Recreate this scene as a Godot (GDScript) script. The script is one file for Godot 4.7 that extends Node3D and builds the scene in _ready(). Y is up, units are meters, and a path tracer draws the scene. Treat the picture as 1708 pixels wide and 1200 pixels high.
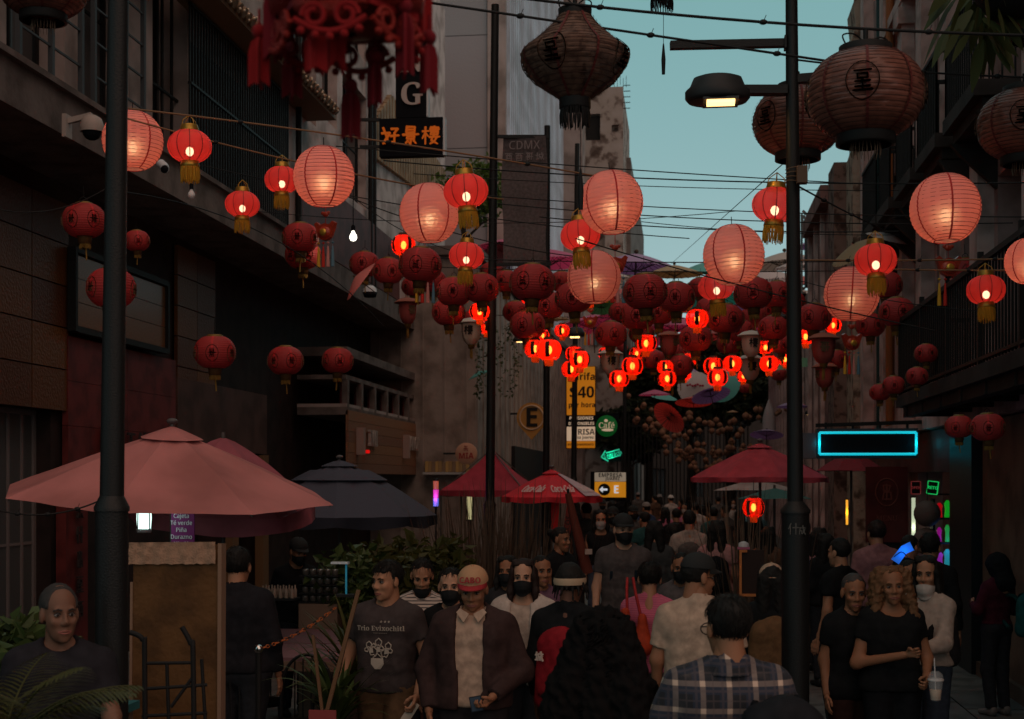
extends Node3D
# A pedestrian street at dusk, hung with lanterns. Street runs along -Z; camera at the origin, EYE metres up, turned a little to the side of the street.

const F := 2372.0
const CX := 854.0
const HY := 800.0
const EYE := 2.2
var yaw := atan(286.0 / F)
var right := Vector3.RIGHT
var ahead := Vector3.FORWARD
var used := {}
var labels := {}
var M := {}
var T := {}
var rng := RandomNumberGenerator.new()


# ---------------------------------------------------------------- mesh builder
class MB:
	var v := PackedVector3Array()
	var n := PackedVector3Array()
	var uv := PackedVector2Array()
	var ix := PackedInt32Array()

	func tri(a: Vector3, b: Vector3, c: Vector3) -> void:
		var nn := (b - a).cross(c - a).normalized()
		var i := v.size()
		v.append(a); v.append(c); v.append(b)
		n.append(nn); n.append(nn); n.append(nn)
		uv.append(Vector2.ZERO); uv.append(Vector2.ZERO); uv.append(Vector2.ZERO)
		ix.append(i); ix.append(i + 1); ix.append(i + 2)

	func quad(a: Vector3, b: Vector3, c: Vector3, d: Vector3) -> void:
		var nn := (c - a).cross(d - b).normalized()
		var i := v.size()
		v.append(a); v.append(b); v.append(c); v.append(d)
		for k in 4:
			n.append(nn)
		uv.append(Vector2(0, 0)); uv.append(Vector2(1, 0)); uv.append(Vector2(1, 1)); uv.append(Vector2(0, 1))
		ix.append(i); ix.append(i + 2); ix.append(i + 1)
		ix.append(i); ix.append(i + 3); ix.append(i + 2)

	func box(c: Vector3, s: Vector3, b := Basis()) -> MB:
		var x := b.x * s.x * 0.5
		var y := b.y * s.y * 0.5
		var z := b.z * s.z * 0.5
		quad(c - x - y + z, c + x - y + z, c + x + y + z, c - x + y + z)
		quad(c + x - y - z, c - x - y - z, c - x + y - z, c + x + y - z)
		quad(c + x - y + z, c + x - y - z, c + x + y - z, c + x + y + z)
		quad(c - x - y - z, c - x - y + z, c - x + y + z, c - x + y - z)
		quad(c - x + y + z, c + x + y + z, c + x + y - z, c - x + y - z)
		quad(c - x - y - z, c + x - y - z, c + x - y + z, c - x - y + z)
		return self

	func span(lo: Vector3, hi: Vector3) -> MB:
		return box((lo + hi) * 0.5, hi - lo)

	# a box between two points
	func bar(a: Vector3, b: Vector3, w: float, h: float) -> MB:
		var y := (b - a).normalized()
		var x := y.cross(Vector3(0, 0, 1))
		if x.length() < 0.01:
			x = y.cross(Vector3(1, 0, 0))
		x = x.normalized()
		return box((a + b) * 0.5, Vector3(w, (b - a).length(), h), Basis(x, y, x.cross(y)))

	func grid(p: PackedVector3Array, rows: int, cols: int, wrap: bool) -> void:
		var base := v.size()
		for i in rows:
			var i0 := maxi(i - 1, 0)
			var i1 := mini(i + 1, rows - 1)
			for j in cols:
				var j0 := (j + cols - 1) % cols if wrap else maxi(j - 1, 0)
				var j1 := (j + 1) % cols if wrap else mini(j + 1, cols - 1)
				var du := p[i * cols + j1] - p[i * cols + j0]
				if du.length_squared() < 1e-10:
					var k := i + 1 if i < rows / 2 else i - 1
					du = p[k * cols + j1] - p[k * cols + j0]
				var nn := du.cross(p[i1 * cols + j] - p[i0 * cols + j])
				v.append(p[i * cols + j])
				n.append(nn.normalized() if nn.length_squared() > 1e-16 else Vector3.UP)
				uv.append(Vector2(float(j) / maxi(cols - 1, 1), float(i) / maxi(rows - 1, 1)))
		for i in rows - 1:
			for j in (cols if wrap else cols - 1):
				var a := base + i * cols + j
				var b := base + i * cols + (j + 1) % cols
				var c := b + cols
				var d := a + cols
				ix.append(a); ix.append(c); ix.append(b)
				ix.append(a); ix.append(d); ix.append(c)

	# profile of (radius, height), bottom to top
	func lathe(prof: PackedVector2Array, seg: int, at := Vector3.ZERO, b := Basis()) -> MB:
		var p := PackedVector3Array()
		for q in prof:
			for j in seg:
				var a := TAU * j / seg
				p.append(at + b * Vector3(q.x * cos(a), q.y, -q.x * sin(a)))
		grid(p, prof.size(), seg, true)
		return self

	func ellip(c: Vector3, r: Vector3, rows := 10, cols := 14, b := Basis()) -> MB:
		var p := PackedVector3Array()
		for i in rows + 1:
			var t := PI * (float(i) / rows - 0.5)
			for j in cols:
				var a := TAU * j / cols
				p.append(c + b * Vector3(r.x * cos(t) * cos(a), r.y * sin(t), -r.z * cos(t) * sin(a)))
		grid(p, rows + 1, cols, true)
		return self

	func tube(path: PackedVector3Array, r0: float, sides := 6, r1 := -1.0) -> MB:
		if r1 < 0.0:
			r1 = r0
		var m := path.size()
		var p := PackedVector3Array()
		var side := Vector3.ZERO
		for i in m:
			var t := (path[mini(i + 1, m - 1)] - path[maxi(i - 1, 0)]).normalized()
			if side == Vector3.ZERO:
				side = t.cross(Vector3.UP)
				if side.length() < 0.05:
					side = t.cross(Vector3.RIGHT)
			side = (side - t * side.dot(t)).normalized()
			var up := t.cross(side)
			var r := lerpf(r0, r1, float(i) / (m - 1))
			for j in sides:
				var a := TAU * j / sides
				p.append(path[i] + (side * cos(a) + up * sin(a)) * r)
		grid(p, m, sides, true)
		for e in [0, m - 1]:
			for j in sides:
				var x := p[e * sides + j]
				var y := p[e * sides + (j + 1) % sides]
				if e == 0:
					tri(path[e], y, x)
				else:
					tri(path[e], x, y)
		return self

	# outline in the xy plane, thickened along z from z0 to z1, then moved by t
	func prism(poly: PackedVector2Array, z0: float, z1: float, t := Transform3D()) -> MB:
		if Geometry2D.is_polygon_clockwise(poly):
			poly = poly.duplicate()
			poly.reverse()
		var ids := Geometry2D.triangulate_polygon(poly)
		for k in range(0, ids.size(), 3):
			var a := poly[ids[k]]
			var b := poly[ids[k + 1]]
			var c := poly[ids[k + 2]]
			if (b - a).cross(c - a) < 0:
				var s := b
				b = c
				c = s
			tri(t * Vector3(a.x, a.y, z1), t * Vector3(b.x, b.y, z1), t * Vector3(c.x, c.y, z1))
			tri(t * Vector3(a.x, a.y, z0), t * Vector3(c.x, c.y, z0), t * Vector3(b.x, b.y, z0))
		for k in poly.size():
			var a := poly[k]
			var b := poly[(k + 1) % poly.size()]
			quad(t * Vector3(a.x, a.y, z0), t * Vector3(b.x, b.y, z0), t * Vector3(b.x, b.y, z1), t * Vector3(a.x, a.y, z1))
		return self

	func put(o: MB, t: Transform3D) -> MB:
		var base := v.size()
		var flip := t.basis.determinant() < 0
		for k in o.v.size():
			v.append(t * o.v[k])
			n.append((t.basis * o.n[k]).normalized())
		uv.append_array(o.uv)
		for k in range(0, o.ix.size(), 3):
			ix.append(base + o.ix[k])
			ix.append(base + o.ix[k + (2 if flip else 1)])
			ix.append(base + o.ix[k + (1 if flip else 2)])
		return self

	func mesh() -> ArrayMesh:
		var a := []
		a.resize(Mesh.ARRAY_MAX)
		a[Mesh.ARRAY_VERTEX] = v
		a[Mesh.ARRAY_NORMAL] = n
		a[Mesh.ARRAY_TEX_UV] = uv
		a[Mesh.ARRAY_INDEX] = ix
		var m := ArrayMesh.new()
		m.add_surface_from_arrays(Mesh.PRIMITIVE_TRIANGLES, a)
		return m


# ---------------------------------------------------------------- objects
func numbered(called: String) -> String:
	if not used.has(called):
		used[called] = 0
		return called
	used[called] += 1
	return "%s_%03d" % [called, used[called]]


func tag(o: Node, label: String, category: String, group := "") -> Node:
	o.set_meta("label", label)
	o.set_meta("category", category)
	if group:
		o.set_meta("group", group)
	if labels.has(label) and not group:
		print("SAME LABEL: ", label)
	labels[label] = true
	return o


func thing(called: String, label: String, category: String, at := Vector3.ZERO, group := "", turn := 0.0) -> Node3D:
	var o := Node3D.new()
	o.name = numbered(called)
	add_child(o)
	o.position = at
	o.rotation.y = turn
	tag(o, label, category, group)
	return o


func obj(called: String, mesh: Variant, m: Material, parent: Node = null, at := Vector3.ZERO) -> MeshInstance3D:
	var o := MeshInstance3D.new()
	o.mesh = mesh.mesh() if mesh is MB else mesh
	o.material_override = m
	o.position = at
	if parent == null:
		o.name = numbered(called)
		add_child(o)
	else:
		o.name = called
		parent.add_child(o, true)
	return o


func stuff(o: Node) -> Node:
	o.set_meta("kind", "stuff")
	return o


func struct(called: String, mesh: Variant, m: Material) -> MeshInstance3D:
	var o := obj(called, mesh, m)
	o.set_meta("kind", "structure")
	return o


# a copy of a thing with its parts (and its lamp)
func dup(src: Node3D, label: String, at: Vector3, turn := 0.0, group := "") -> Node3D:
	var r: Node3D = src.duplicate()
	r.name = numbered(src.name.rstrip("0123456789").trim_suffix("_"))
	add_child(r)
	r.position = at
	r.rotation.y = turn
	tag(r, label, src.get_meta("category"), group if group else str(src.get_meta("group", "")))
	return r


# ---------------------------------------------------------------- where things stand
func at(px: float, py: float, d: float) -> Vector3:
	return Vector3(0, EYE, 0) + ahead * d + right * (d * (px - CX) / F) + Vector3.UP * (d * (HY - py) / F)


# the point of the plane x = X that lies in that direction
func on_x(px: float, py: float, X: float) -> Vector3:
	var r := at(px, py, 1.0) - Vector3(0, EYE, 0)
	return Vector3(0, EYE, 0) + r * (X / r.x)


func on_z(px: float, py: float, Z: float) -> Vector3:
	var r := at(px, py, 1.0) - Vector3(0, EYE, 0)
	return Vector3(0, EYE, 0) + r * (Z / r.z)


func w(px: float, d: float) -> float:
	return px * d / F


# ---------------------------------------------------------------- materials
func tex(key: String) -> Texture2D:
	if T.has(key):
		return T[key]
	var t := NoiseTexture2D.new()
	t.width = 512
	t.height = 512
	t.seamless = true
	var f := FastNoiseLite.new()
	f.seed = key.hash() % 1000
	f.noise_type = FastNoiseLite.TYPE_SIMPLEX_SMOOTH
	f.fractal_octaves = 5
	var g := Gradient.new()
	match key:
		"stain":
			f.frequency = 0.008
			g.colors = PackedColorArray([Color(0.76, 0.75, 0.74), Color(0.94, 0.935, 0.93), Color(1, 1, 1)])
			g.offsets = PackedFloat32Array([0.15, 0.55, 0.9])
		"peel":
			f.frequency = 0.012
			f.fractal_octaves = 6
			g.colors = PackedColorArray([Color(0.5, 0.45, 0.42), Color(0.68, 0.64, 0.62), Color(0.93, 0.92, 0.9), Color(1, 1, 1)])
			g.offsets = PackedFloat32Array([0.18, 0.33, 0.45, 0.9])
		"fine":
			f.frequency = 0.06
			g.colors = PackedColorArray([Color(0.78, 0.78, 0.78), Color(1, 1, 1)])
			g.offsets = PackedFloat32Array([0.25, 0.8])
		"cloth":
			f.frequency = 0.02
			g.colors = PackedColorArray([Color(0.82, 0.82, 0.82), Color(1, 1, 1)])
			g.offsets = PackedFloat32Array([0.2, 0.8])
		"bump":
			f.frequency = 0.05
			g.colors = PackedColorArray([Color.BLACK, Color.WHITE])
	t.noise = f
	t.color_ramp = g
	T[key] = t
	return t


# colours are linear, real-world values
func mat(key: String, c := Color.BLACK, rough := 0.8, o := {}) -> StandardMaterial3D:
	if M.has(key):
		return M[key]
	var m := StandardMaterial3D.new()
	m.resource_name = key
	var s := c.linear_to_srgb()
	s.a = o.get("alpha", 1.0)
	m.albedo_color = s
	m.roughness = rough
	m.metallic = o.get("metal", 0.0)
	m.metallic_specular = o.get("spec", 0.3)
	if o.has("alpha"):
		m.transparency = BaseMaterial3D.TRANSPARENCY_ALPHA
	if o.has("tex"):
		m.albedo_texture = tex(o.tex)
		m.uv1_triplanar = true
		m.uv1_world_triplanar = o.get("world", true)
		m.uv1_scale = Vector3.ONE * o.get("ts", 0.35)
	if o.has("bump"):
		m.heightmap_enabled = true
		m.heightmap_texture = tex("bump")
		m.heightmap_scale = o.bump
		m.uv1_triplanar = true
		m.uv1_world_triplanar = o.get("world", true)
		m.uv1_scale = Vector3.ONE * o.get("ts", 0.35)
	if o.has("back"):
		m.backlight_enabled = true
		m.backlight = o.back
	if o.has("emit"):
		m.emission_enabled = true
		m.emission = o.emit
		m.emission_energy_multiplier = o.get("e", 1.0)
	if o.has("clear"):
		m.clearcoat_enabled = true
		m.clearcoat = o.clear
		m.clearcoat_roughness = 0.15
	if o.has("sheen"):
		m.rim_enabled = true
		m.rim = o.sheen
		m.rim_tint = 0.6
	m.cull_mode = BaseMaterial3D.CULL_DISABLED
	M[key] = m
	return m


func lamp(parent: Node3D, at_: Vector3, c: Color, e: float, size := 0.03) -> void:
	var l := OmniLight3D.new()
	l.name = "bulb_light"
	l.light_color = c
	l.light_energy = e
	l.light_size = size
	l.shadow_enabled = true
	l.omni_range = 25.0
	l.omni_attenuation = 2.0
	parent.add_child(l, true)
	l.position = at_


func words(s: String, size: float, depth := 0.004, font := "Droid Sans", bold := false) -> TextMesh:
	var t := TextMesh.new()
	var f := SystemFont.new()
	f.font_names = PackedStringArray([font])
	if bold:
		f.font_weight = 700
	t.font = f
	t.text = s
	t.font_size = 64
	t.pixel_size = size / 64.0
	t.depth = depth
	t.curve_step = 2.0
	return t


func catmull(p: Array, steps := 5) -> PackedVector3Array:
	var out := PackedVector3Array()
	for i in p.size() - 1:
		var a: Vector3 = p[maxi(i - 1, 0)]
		var b: Vector3 = p[i]
		var c: Vector3 = p[i + 1]
		var d: Vector3 = p[mini(i + 2, p.size() - 1)]
		for k in steps:
			out.append(b.cubic_interpolate(c, a, d, float(k) / steps))
	out.append(p[-1])
	return out


func sagging(a: Vector3, b: Vector3, sag: float, steps := 14) -> PackedVector3Array:
	var out := PackedVector3Array()
	for i in steps + 1:
		var t := float(i) / steps
		out.append(a.lerp(b, t) - Vector3.UP * sag * 4.0 * t * (1.0 - t))
	return out


# a wall seen from outside, u to the viewer's right, with holes Rect2(u, height, width, height); reveals go in by `deep`
func facade(mb: MB, o: Vector3, u: Vector3, width: float, height: float, holes: Array, deep := 0.25) -> void:
	var n := u.cross(Vector3.UP)
	var us := [0.0, width]
	var ys := [0.0, height]
	for h in holes:
		us.append_array([h.position.x, h.end.x])
		ys.append_array([h.position.y, h.end.y])
	us.sort()
	ys.sort()
	for i in us.size() - 1:
		for j in ys.size() - 1:
			if us[i + 1] - us[i] < 0.001 or ys[j + 1] - ys[j] < 0.001:
				continue
			var mid := Vector2((us[i] + us[i + 1]) / 2, (ys[j] + ys[j + 1]) / 2)
			var open := false
			for h in holes:
				open = open or h.has_point(mid)
			if not open:
				var p := func(a: float, b: float): return o + u * a + Vector3.UP * b
				mb.quad(p.call(us[i], ys[j]), p.call(us[i + 1], ys[j]), p.call(us[i + 1], ys[j + 1]), p.call(us[i], ys[j + 1]))
	for h in holes:
		var a: Vector3 = o + u * h.position.x + Vector3.UP * h.position.y
		var b: Vector3 = a + u * h.size.x
		var c: Vector3 = b + Vector3.UP * h.size.y
		var d: Vector3 = a + Vector3.UP * h.size.y
		var k := -n * deep
		mb.quad(a, b, b + k, a + k)
		mb.quad(b, c, c + k, b + k)
		mb.quad(c, d, d + k, c + k)
		mb.quad(d, a, a + k, d + k)


# a window in a facade's hole: frame > pane, both real bars and glass
func window(parent: Node, o: Vector3, u: Vector3, h: Rect2, deep: float, fm: Material, pm: Material, cols := 2, rows := 1) -> void:
	var n := u.cross(Vector3.UP)
	var b := Basis(u, Vector3.UP, n)
	var c := o + u * (h.position.x + h.size.x / 2) + Vector3.UP * (h.position.y + h.size.y / 2) - n * deep
	var mb := MB.new()
	var t := 0.06
	for s in [-1, 1]:
		mb.box(b * Vector3(s * (h.size.x - t) / 2, 0, 0), Vector3(t, h.size.y, t), b)
		mb.box(b * Vector3(0, s * (h.size.y - t) / 2, 0), Vector3(h.size.x - 2 * t, t, t), b)
	for k in range(1, cols):
		mb.box(b * Vector3(h.size.x * (float(k) / cols - 0.5), 0, 0), Vector3(t * 0.7, h.size.y - 2 * t, t * 0.8), b)
	for k in range(1, rows):
		mb.box(b * Vector3(0, h.size.y * (float(k) / rows - 0.5), 0), Vector3(h.size.x - 2 * t, t * 0.5, t * 0.6), b)
	var f := obj("window", mb, fm, parent, c)
	obj("pane", MB.new().box(Vector3.ZERO, Vector3(h.size.x - t, h.size.y - t, 0.012), b), pm, f)


# an upright bar railing from a to b
func railing(parent: Node, a: Vector3, b: Vector3, h: float, m: Material, gap := 0.13, called := "railing") -> void:
	var mb := MB.new()
	mb.bar(a + Vector3.UP * h, b + Vector3.UP * h, 0.045, 0.045)
	mb.bar(a + Vector3.UP * 0.08, b + Vector3.UP * 0.08, 0.03, 0.03)
	var k := maxi(1, int((b - a).length() / gap))
	for i in k + 1:
		var p := a.lerp(b, float(i) / k)
		mb.bar(p + Vector3.UP * 0.08, p + Vector3.UP * (h - 0.02), 0.016, 0.016)
	obj(called, mb, m, parent)


func setup() -> void:
	rng.seed = 7
	right = Vector3(cos(yaw), 0, -sin(yaw))
	ahead = Vector3(-sin(yaw), 0, -cos(yaw))
	var cam := Camera3D.new()
	cam.name = "camera"
	cam.near = 0.05
	cam.far = 400.0
	cam.projection = Camera3D.PROJECTION_FRUSTUM
	cam.size = 0.05 * 1200.0 / F
	cam.frustum_offset = Vector2(0, 0.05 * 200.0 / F)
	cam.position = Vector3(0, EYE, 0)
	cam.rotation.y = yaw
	add_child(cam)
	cam.current = true
	var film := CameraAttributesPhysical.new()
	film.frustum_focal_length = 50.0
	film.frustum_focus_distance = 10.0
	film.frustum_near = 0.05
	film.frustum_far = 400.0
	film.exposure_aperture = 4.5
	cam.attributes = film
	var env := Environment.new()
	env.background_mode = Environment.BG_SKY
	env.sky = Sky.new()
	var sky := ProceduralSkyMaterial.new()
	sky.sky_top_color = Color(0.44, 0.645, 0.655)
	sky.sky_horizon_color = Color(0.80, 0.85, 0.86)
	sky.sky_curve = 0.10
	sky.ground_bottom_color = Color(0.1, 0.09, 0.08)
	sky.ground_horizon_color = Color(0.3, 0.3, 0.3)
	sky.sun_angle_max = 1.0
	env.sky.sky_material = sky
	env.background_energy_multiplier = 1.0
	env.tonemap_mode = Environment.TONE_MAPPER_LINEAR
	env.tonemap_exposure = 1.0
	env.sdfgi_enabled = true
	env.ssao_enabled = true
	env.ssil_enabled = true
	var we := WorldEnvironment.new()
	we.name = "world"
	we.environment = env
	add_child(we)
	var sun := DirectionalLight3D.new()
	sun.name = "sun"
	sun.light_color = Color(1.0, 0.68, 0.53)
	sun.light_energy = 0.42
	sun.light_angular_distance = 85.0
	sun.shadow_enabled = true
	sun.sky_mode = DirectionalLight3D.SKY_MODE_LIGHT_ONLY
	add_child(sun)
	sun.look_at_from_position(Vector3(4.5, 9.5, 2), Vector3(0, 0, -4))


func _ready() -> void:
	setup()
	ground()
	left_side()
	right_side()
	far_end()
	street_furniture()
	lanterns()
	cables()
	street_level()
	people()


# ---------------------------------------------------------------- ground and buildings
func ground() -> void:
	struct("ground", MB.new().span(Vector3(-150, -0.3, -200), Vector3(150, 0, 60)), mat("asphalt", Color(0.06, 0.055, 0.052), 0.75, {"tex": "stain", "ts": 0.3}))
	var road := struct("pavement", MB.new().span(Vector3(-7, 0.004, -90), Vector3(3.6, 0.02, 2)), mat("joint", Color(0.05, 0.045, 0.042), 0.9))
	var kinds := []
	for k in 4:
		var m := MB.new()
		var h := 0.022 + 0.002 * k
		m.box(Vector3(0, h / 2, 0), Vector3(0.93, h, 1.15 + 0.004 * k))
		kinds.append(m.mesh())
	var tones := []
	for k in 3:
		tones.append(mat("slab%d" % k, Color(0.105 + 0.02 * k, 0.097 + 0.017 * k, 0.093 + 0.015 * k), 0.5 + 0.1 * k, {"tex": "stain", "ts": 0.5 + 0.1 * k, "bump": 0.15}))
	for i in 11:
		for j in 24:
			var o := obj("paving_slab", kinds[rng.randi() % 4], tones[rng.randi() % 3], road)
			o.position = Vector3(-6.4 + i * 0.95, 0.022, -8.5 - j * 1.17 - 0.4 * (i % 2))
	var far := MB.new()
	for i in 11:
		for j in 44:
			far.box(Vector3(-6.4 + i * 0.95, 0.034, -36.8 - j * 1.17 - 0.4 * (i % 2)), Vector3(0.93, 0.026, 1.15))
	stuff(obj("far_paving", far, tones[1], road))


func leaf_cloud(mb: MB, c: Vector3, r: Vector3, count: int, size: float, droop := 0.0) -> void:
	for k in count:
		var d := Vector3(rng.randfn(), rng.randfn(), rng.randfn()).normalized()
		var p := c + d * r * pow(rng.randf(), 0.4)
		var t := Vector3(rng.randfn(), rng.randfn() * 0.6 - droop, rng.randfn()).normalized()
		var s := t.cross(Vector3(rng.randfn(), rng.randfn(), rng.randfn())).normalized()
		var l := size * rng.randf_range(0.6, 1.3)
		var u := t.cross(s) * l * 0.18
		mb.tri(p - s * l * 0.28 + t * l * 0.45 + u, p, p + t * l)
		mb.tri(p, p + s * l * 0.28 + t * l * 0.45 + u, p + t * l)


func tree(called: String, label: String, p: Vector3, h: float, r: float, m: Material, n: int, leaf: float, group := "") -> Node3D:
	var o := thing(called, label, "tree", p, group)
	var tr := MB.new()
	tr.tube(catmull([Vector3.ZERO, Vector3(0.1, h * 0.3, 0), Vector3(-0.05, h * 0.6, 0.1), Vector3(0.05, h * 0.9, 0)]), r * 0.09, 7, r * 0.03)
	for k in 6:
		var a := TAU * k / 6.0 + 0.4
		var b := Vector3(0, h * (0.45 + 0.06 * k), 0)
		tr.tube(PackedVector3Array([b, b + Vector3(cos(a) * r * 0.4, r * 0.3, sin(a) * r * 0.4), b + Vector3(cos(a) * r * 0.75, r * 0.45, sin(a) * r * 0.75)]), r * 0.035, 5, 0.01)
	obj("trunk", tr, mat("bark", Color(0.06, 0.045, 0.035), 0.9), o)
	var cr := MB.new()
	for k in 9:
		var a := rng.randf() * TAU
		var q := Vector3(cos(a) * r * 0.55, h * 0.72 + rng.randf_range(-0.3, 0.45) * r, sin(a) * r * 0.55)
		leaf_cloud(cr, q, Vector3.ONE * r * rng.randf_range(0.35, 0.6), n / 9, leaf)
	obj("crown", cr, m, o)
	return o


func zx(px: float, X: float) -> float:
	return on_x(px, HY, X).z


func left_side() -> void:
	var stone := mat("old_stone", Color(0.36, 0.29, 0.27), 0.85, {"tex": "stain", "ts": 0.25, "bump": 0.3})
	var concrete := mat("ledge_concrete", Color(0.16, 0.125, 0.115), 0.9, {"tex": "stain", "ts": 0.4, "bump": 0.4})
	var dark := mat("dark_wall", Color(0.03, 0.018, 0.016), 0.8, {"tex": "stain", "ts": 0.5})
	var iron := mat("black_iron", Color(0.012, 0.011, 0.011), 0.6)
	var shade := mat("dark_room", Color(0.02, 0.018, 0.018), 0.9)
	var glass := mat("dull_glass", Color(0.02, 0.025, 0.028), 0.12, {"spec": 0.7})
	var u := Vector3(0, 0, -1)
	# the corner building with the barred windows
	var a := thing("corner_building", "dark corner building with barred windows and bar screen above a long concrete ledge", "building", Vector3.ZERO)
	var z0 := -5.0
	var z1 := zx(481, -6.2)
	var L := z0 - z1
	var holes := []
	var o := Vector3(-6.25, 6.0, z0)
	for p in [[10.0, 107.0, 0.12, 2.6], [137.0, 214.0, 0.12, 2.6], [254.0, 312.0, 0.05, 3.2]]:
		var s := z0 - zx(p[0], -6.25)
		holes.append(Rect2(s, p[2], z0 - zx(p[1], -6.25) - s, p[3] - p[2]))
	var hs := z0 - zx(318, -6.25)
	holes.append(Rect2(hs, 0.05, L - hs - 0.3, 2.1))
	var mb := MB.new()
	facade(mb, o, u, L, 9.0, holes, 0.4)
	mb.quad(Vector3(-6.25, 6, z1), Vector3(-12, 6, z1), Vector3(-12, 15, z1), Vector3(-6.25, 15, z1))
	obj("wall", mb, stone, a)
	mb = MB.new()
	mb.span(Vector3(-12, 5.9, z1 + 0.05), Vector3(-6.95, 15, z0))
	obj("dark_core", mb, shade, a)  # solid dark core added to keep light from leaking through the building
	for k in 2:
		window(a, o, u, holes[k], 0.3, iron, glass, 2, 2)
		# bars before the window
		var h: Rect2 = holes[k]
		mb = MB.new()
		var s := Vector3(-6.1, 6.05, z0 - h.position.x + 0.06)
		var e := Vector3(-6.1, 6.05, z0 - h.end.x - 0.06)
		for r in 8:
			mb.bar(s + Vector3.UP * r * 0.36, e + Vector3.UP * r * 0.36, 0.02, 0.02)
		for q in 3:
			mb.bar(s.lerp(e, q / 2.0), s.lerp(e, q / 2.0) + Vector3.UP * 2.55, 0.05, 0.05)
		obj("window_bars", mb, mat("grey_iron", Color(0.05, 0.055, 0.06), 0.6), a)
	# pipes in the alcove
	mb = MB.new()
	for q in [262.0, 270.0, 286.0, 297.0, 309.0]:
		var z := zx(q, -6.4)
		mb.tube(PackedVector3Array([Vector3(-6.4, 6.0, z), Vector3(-6.4, 9.2, z)]), 0.02 + 0.015 * (int(q) % 2), 6)
	mb.bar(Vector3(-6.38, 7.0, zx(252, -6.38)), Vector3(-6.38, 7.0, zx(312, -6.38)), 0.03, 0.03)
	mb.bar(Vector3(-6.38, 8.9, zx(252, -6.38)), Vector3(-6.38, 8.9, zx(312, -6.38)), 0.03, 0.03)
	obj("drain_pipe", mb, iron, a)
	mb = MB.new()
	var sz := zx(316, -6.05)
	var ez := zx(480, -6.05)
	var nb := int((sz - ez) / 0.105)
	for k in nb + 1:
		var z := lerpf(sz, ez, float(k) / nb)
		mb.box(Vector3(-6.05, 7.05, z), Vector3(0.022, 2.1, 0.022))
	for y in [6.05, 7.1, 8.08]:
		mb.bar(Vector3(-6.05, y, sz), Vector3(-6.05, y, ez), 0.03, 0.05)
	stuff(obj("bar_screen", mb, iron, a))
	mb = MB.new()
	mb.span(Vector3(-7.6, 5.56, z1 - 19.0), Vector3(-6.0, 5.98, z0))
	mb.span(Vector3(-6.3, 5.98, z1), Vector3(-5.94, 6.04, z0))
	obj("ledge", mb, concrete, a)
	# tiled eave with a string of small bulbs
	var eave := MB.new()
	var tile := mat("eave_tile", Color(0.24, 0.15, 0.09), 0.7, {"tex": "fine", "ts": 2.0})
	for k in 46:
		var z := -14.2 - k * 0.19
		eave.tube(PackedVector3Array([Vector3(-6.25, 8.62, z), Vector3(-5.62, 8.22, z)]), 0.075, 6)
	eave.span(Vector3(-6.24, 8.14, -23.0), Vector3(-5.7, 8.2, -14.1))
	var ev := obj("tiled_eave", eave, tile, a)
	var beads := MB.new()
	for k in 90:
		beads.ellip(Vector3(-5.6 + 0.03 * sin(k * 1.7), 8.24 + 0.06 * sin(k * 2.3), -14.2 - k * 0.095), Vector3.ONE * 0.018, 4, 6)
	stuff(obj("light_string", beads, mat("bead", Color(0.7, 0.55, 0.4), 0.3), ev))
	# ground floor, set back under the ledge
	var g := Vector3(-7.0, 0, z0)
	holes = []
	for p in [[-60.0, 84.0, 0.0, 2.95], [398.0, 436.0, 0.0, 2.7], [300.0, 366.0, 0.0, 2.55]]:
		var s := z0 - zx(p[0], -7.0)
		holes.append(Rect2(s, p[2] + 0.02, z0 - zx(p[1], -7.0) - s, p[3]))
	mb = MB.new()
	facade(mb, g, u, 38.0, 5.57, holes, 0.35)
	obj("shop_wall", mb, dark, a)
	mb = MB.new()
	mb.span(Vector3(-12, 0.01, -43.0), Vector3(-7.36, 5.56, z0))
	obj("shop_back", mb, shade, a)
	window(a, g, u, holes[0], 0.2, mat("grey_frame", Color(0.17, 0.14, 0.135), 0.6), mat("frosted", Color(0.07, 0.07, 0.07), 0.4), 6, 2)
	# brown glazed tiles and the red panel
	var brown := []
	for k in 3:
		brown.append(mat("glazed%d" % k, Color(0.085 + 0.02 * k, 0.03 + 0.008 * k, 0.013), 0.45, {"bump": 0.5, "ts": 0.8}))
	for r in 5:
		for c in 6:
			var zt := zx(113, -6.93) + 0.02 + c * 0.92
			obj("tile", MB.new().box(Vector3(-6.94, 3.2 + r * 0.47, zt + 0.45), Vector3(0.05, 0.455, 0.9)), brown[rng.randi() % 3], a)
	for r in 5:
		for c in 2:
			obj("tile", MB.new().box(Vector3(-6.94, 3.55 + r * 0.42, zx(294, -6.93) - 0.4 - c * 0.8), Vector3(0.05, 0.405, 0.785)), brown[rng.randi() % 3], a)
	var red := mat("red_paint", Color(0.15, 0.026, 0.024), 0.55, {"tex": "stain", "ts": 0.6})
	for c in 2:
		for r in 3:
			var za := lerpf(zx(113, -6.9), zx(293, -6.9), c / 2.0)
			var zb := lerpf(zx(113, -6.9), zx(293, -6.9), (c + 1) / 2.0)
			obj("red_panel", MB.new().span(Vector3(-6.97, 2.3 + r * 0.51, zb + 0.004), Vector3(-6.9, 2.805 + r * 0.51, za - 0.004)), red, a)
	obj("red_pier", MB.new().span(Vector3(-6.97, 0.02, zx(146, -6.85)), Vector3(-6.85, 2.28, zx(110, -6.85))), red, a)
	for k in 5:
		hanzi("panel_letter", 3 + k, Vector3(-6.82, 1.85 - k * 0.28, zx(127, -6.85)), Vector3(0, 0, -1), 0.2, mat("dark_letter", Color(0.03, 0.02, 0.02), 0.6), a)
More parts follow.
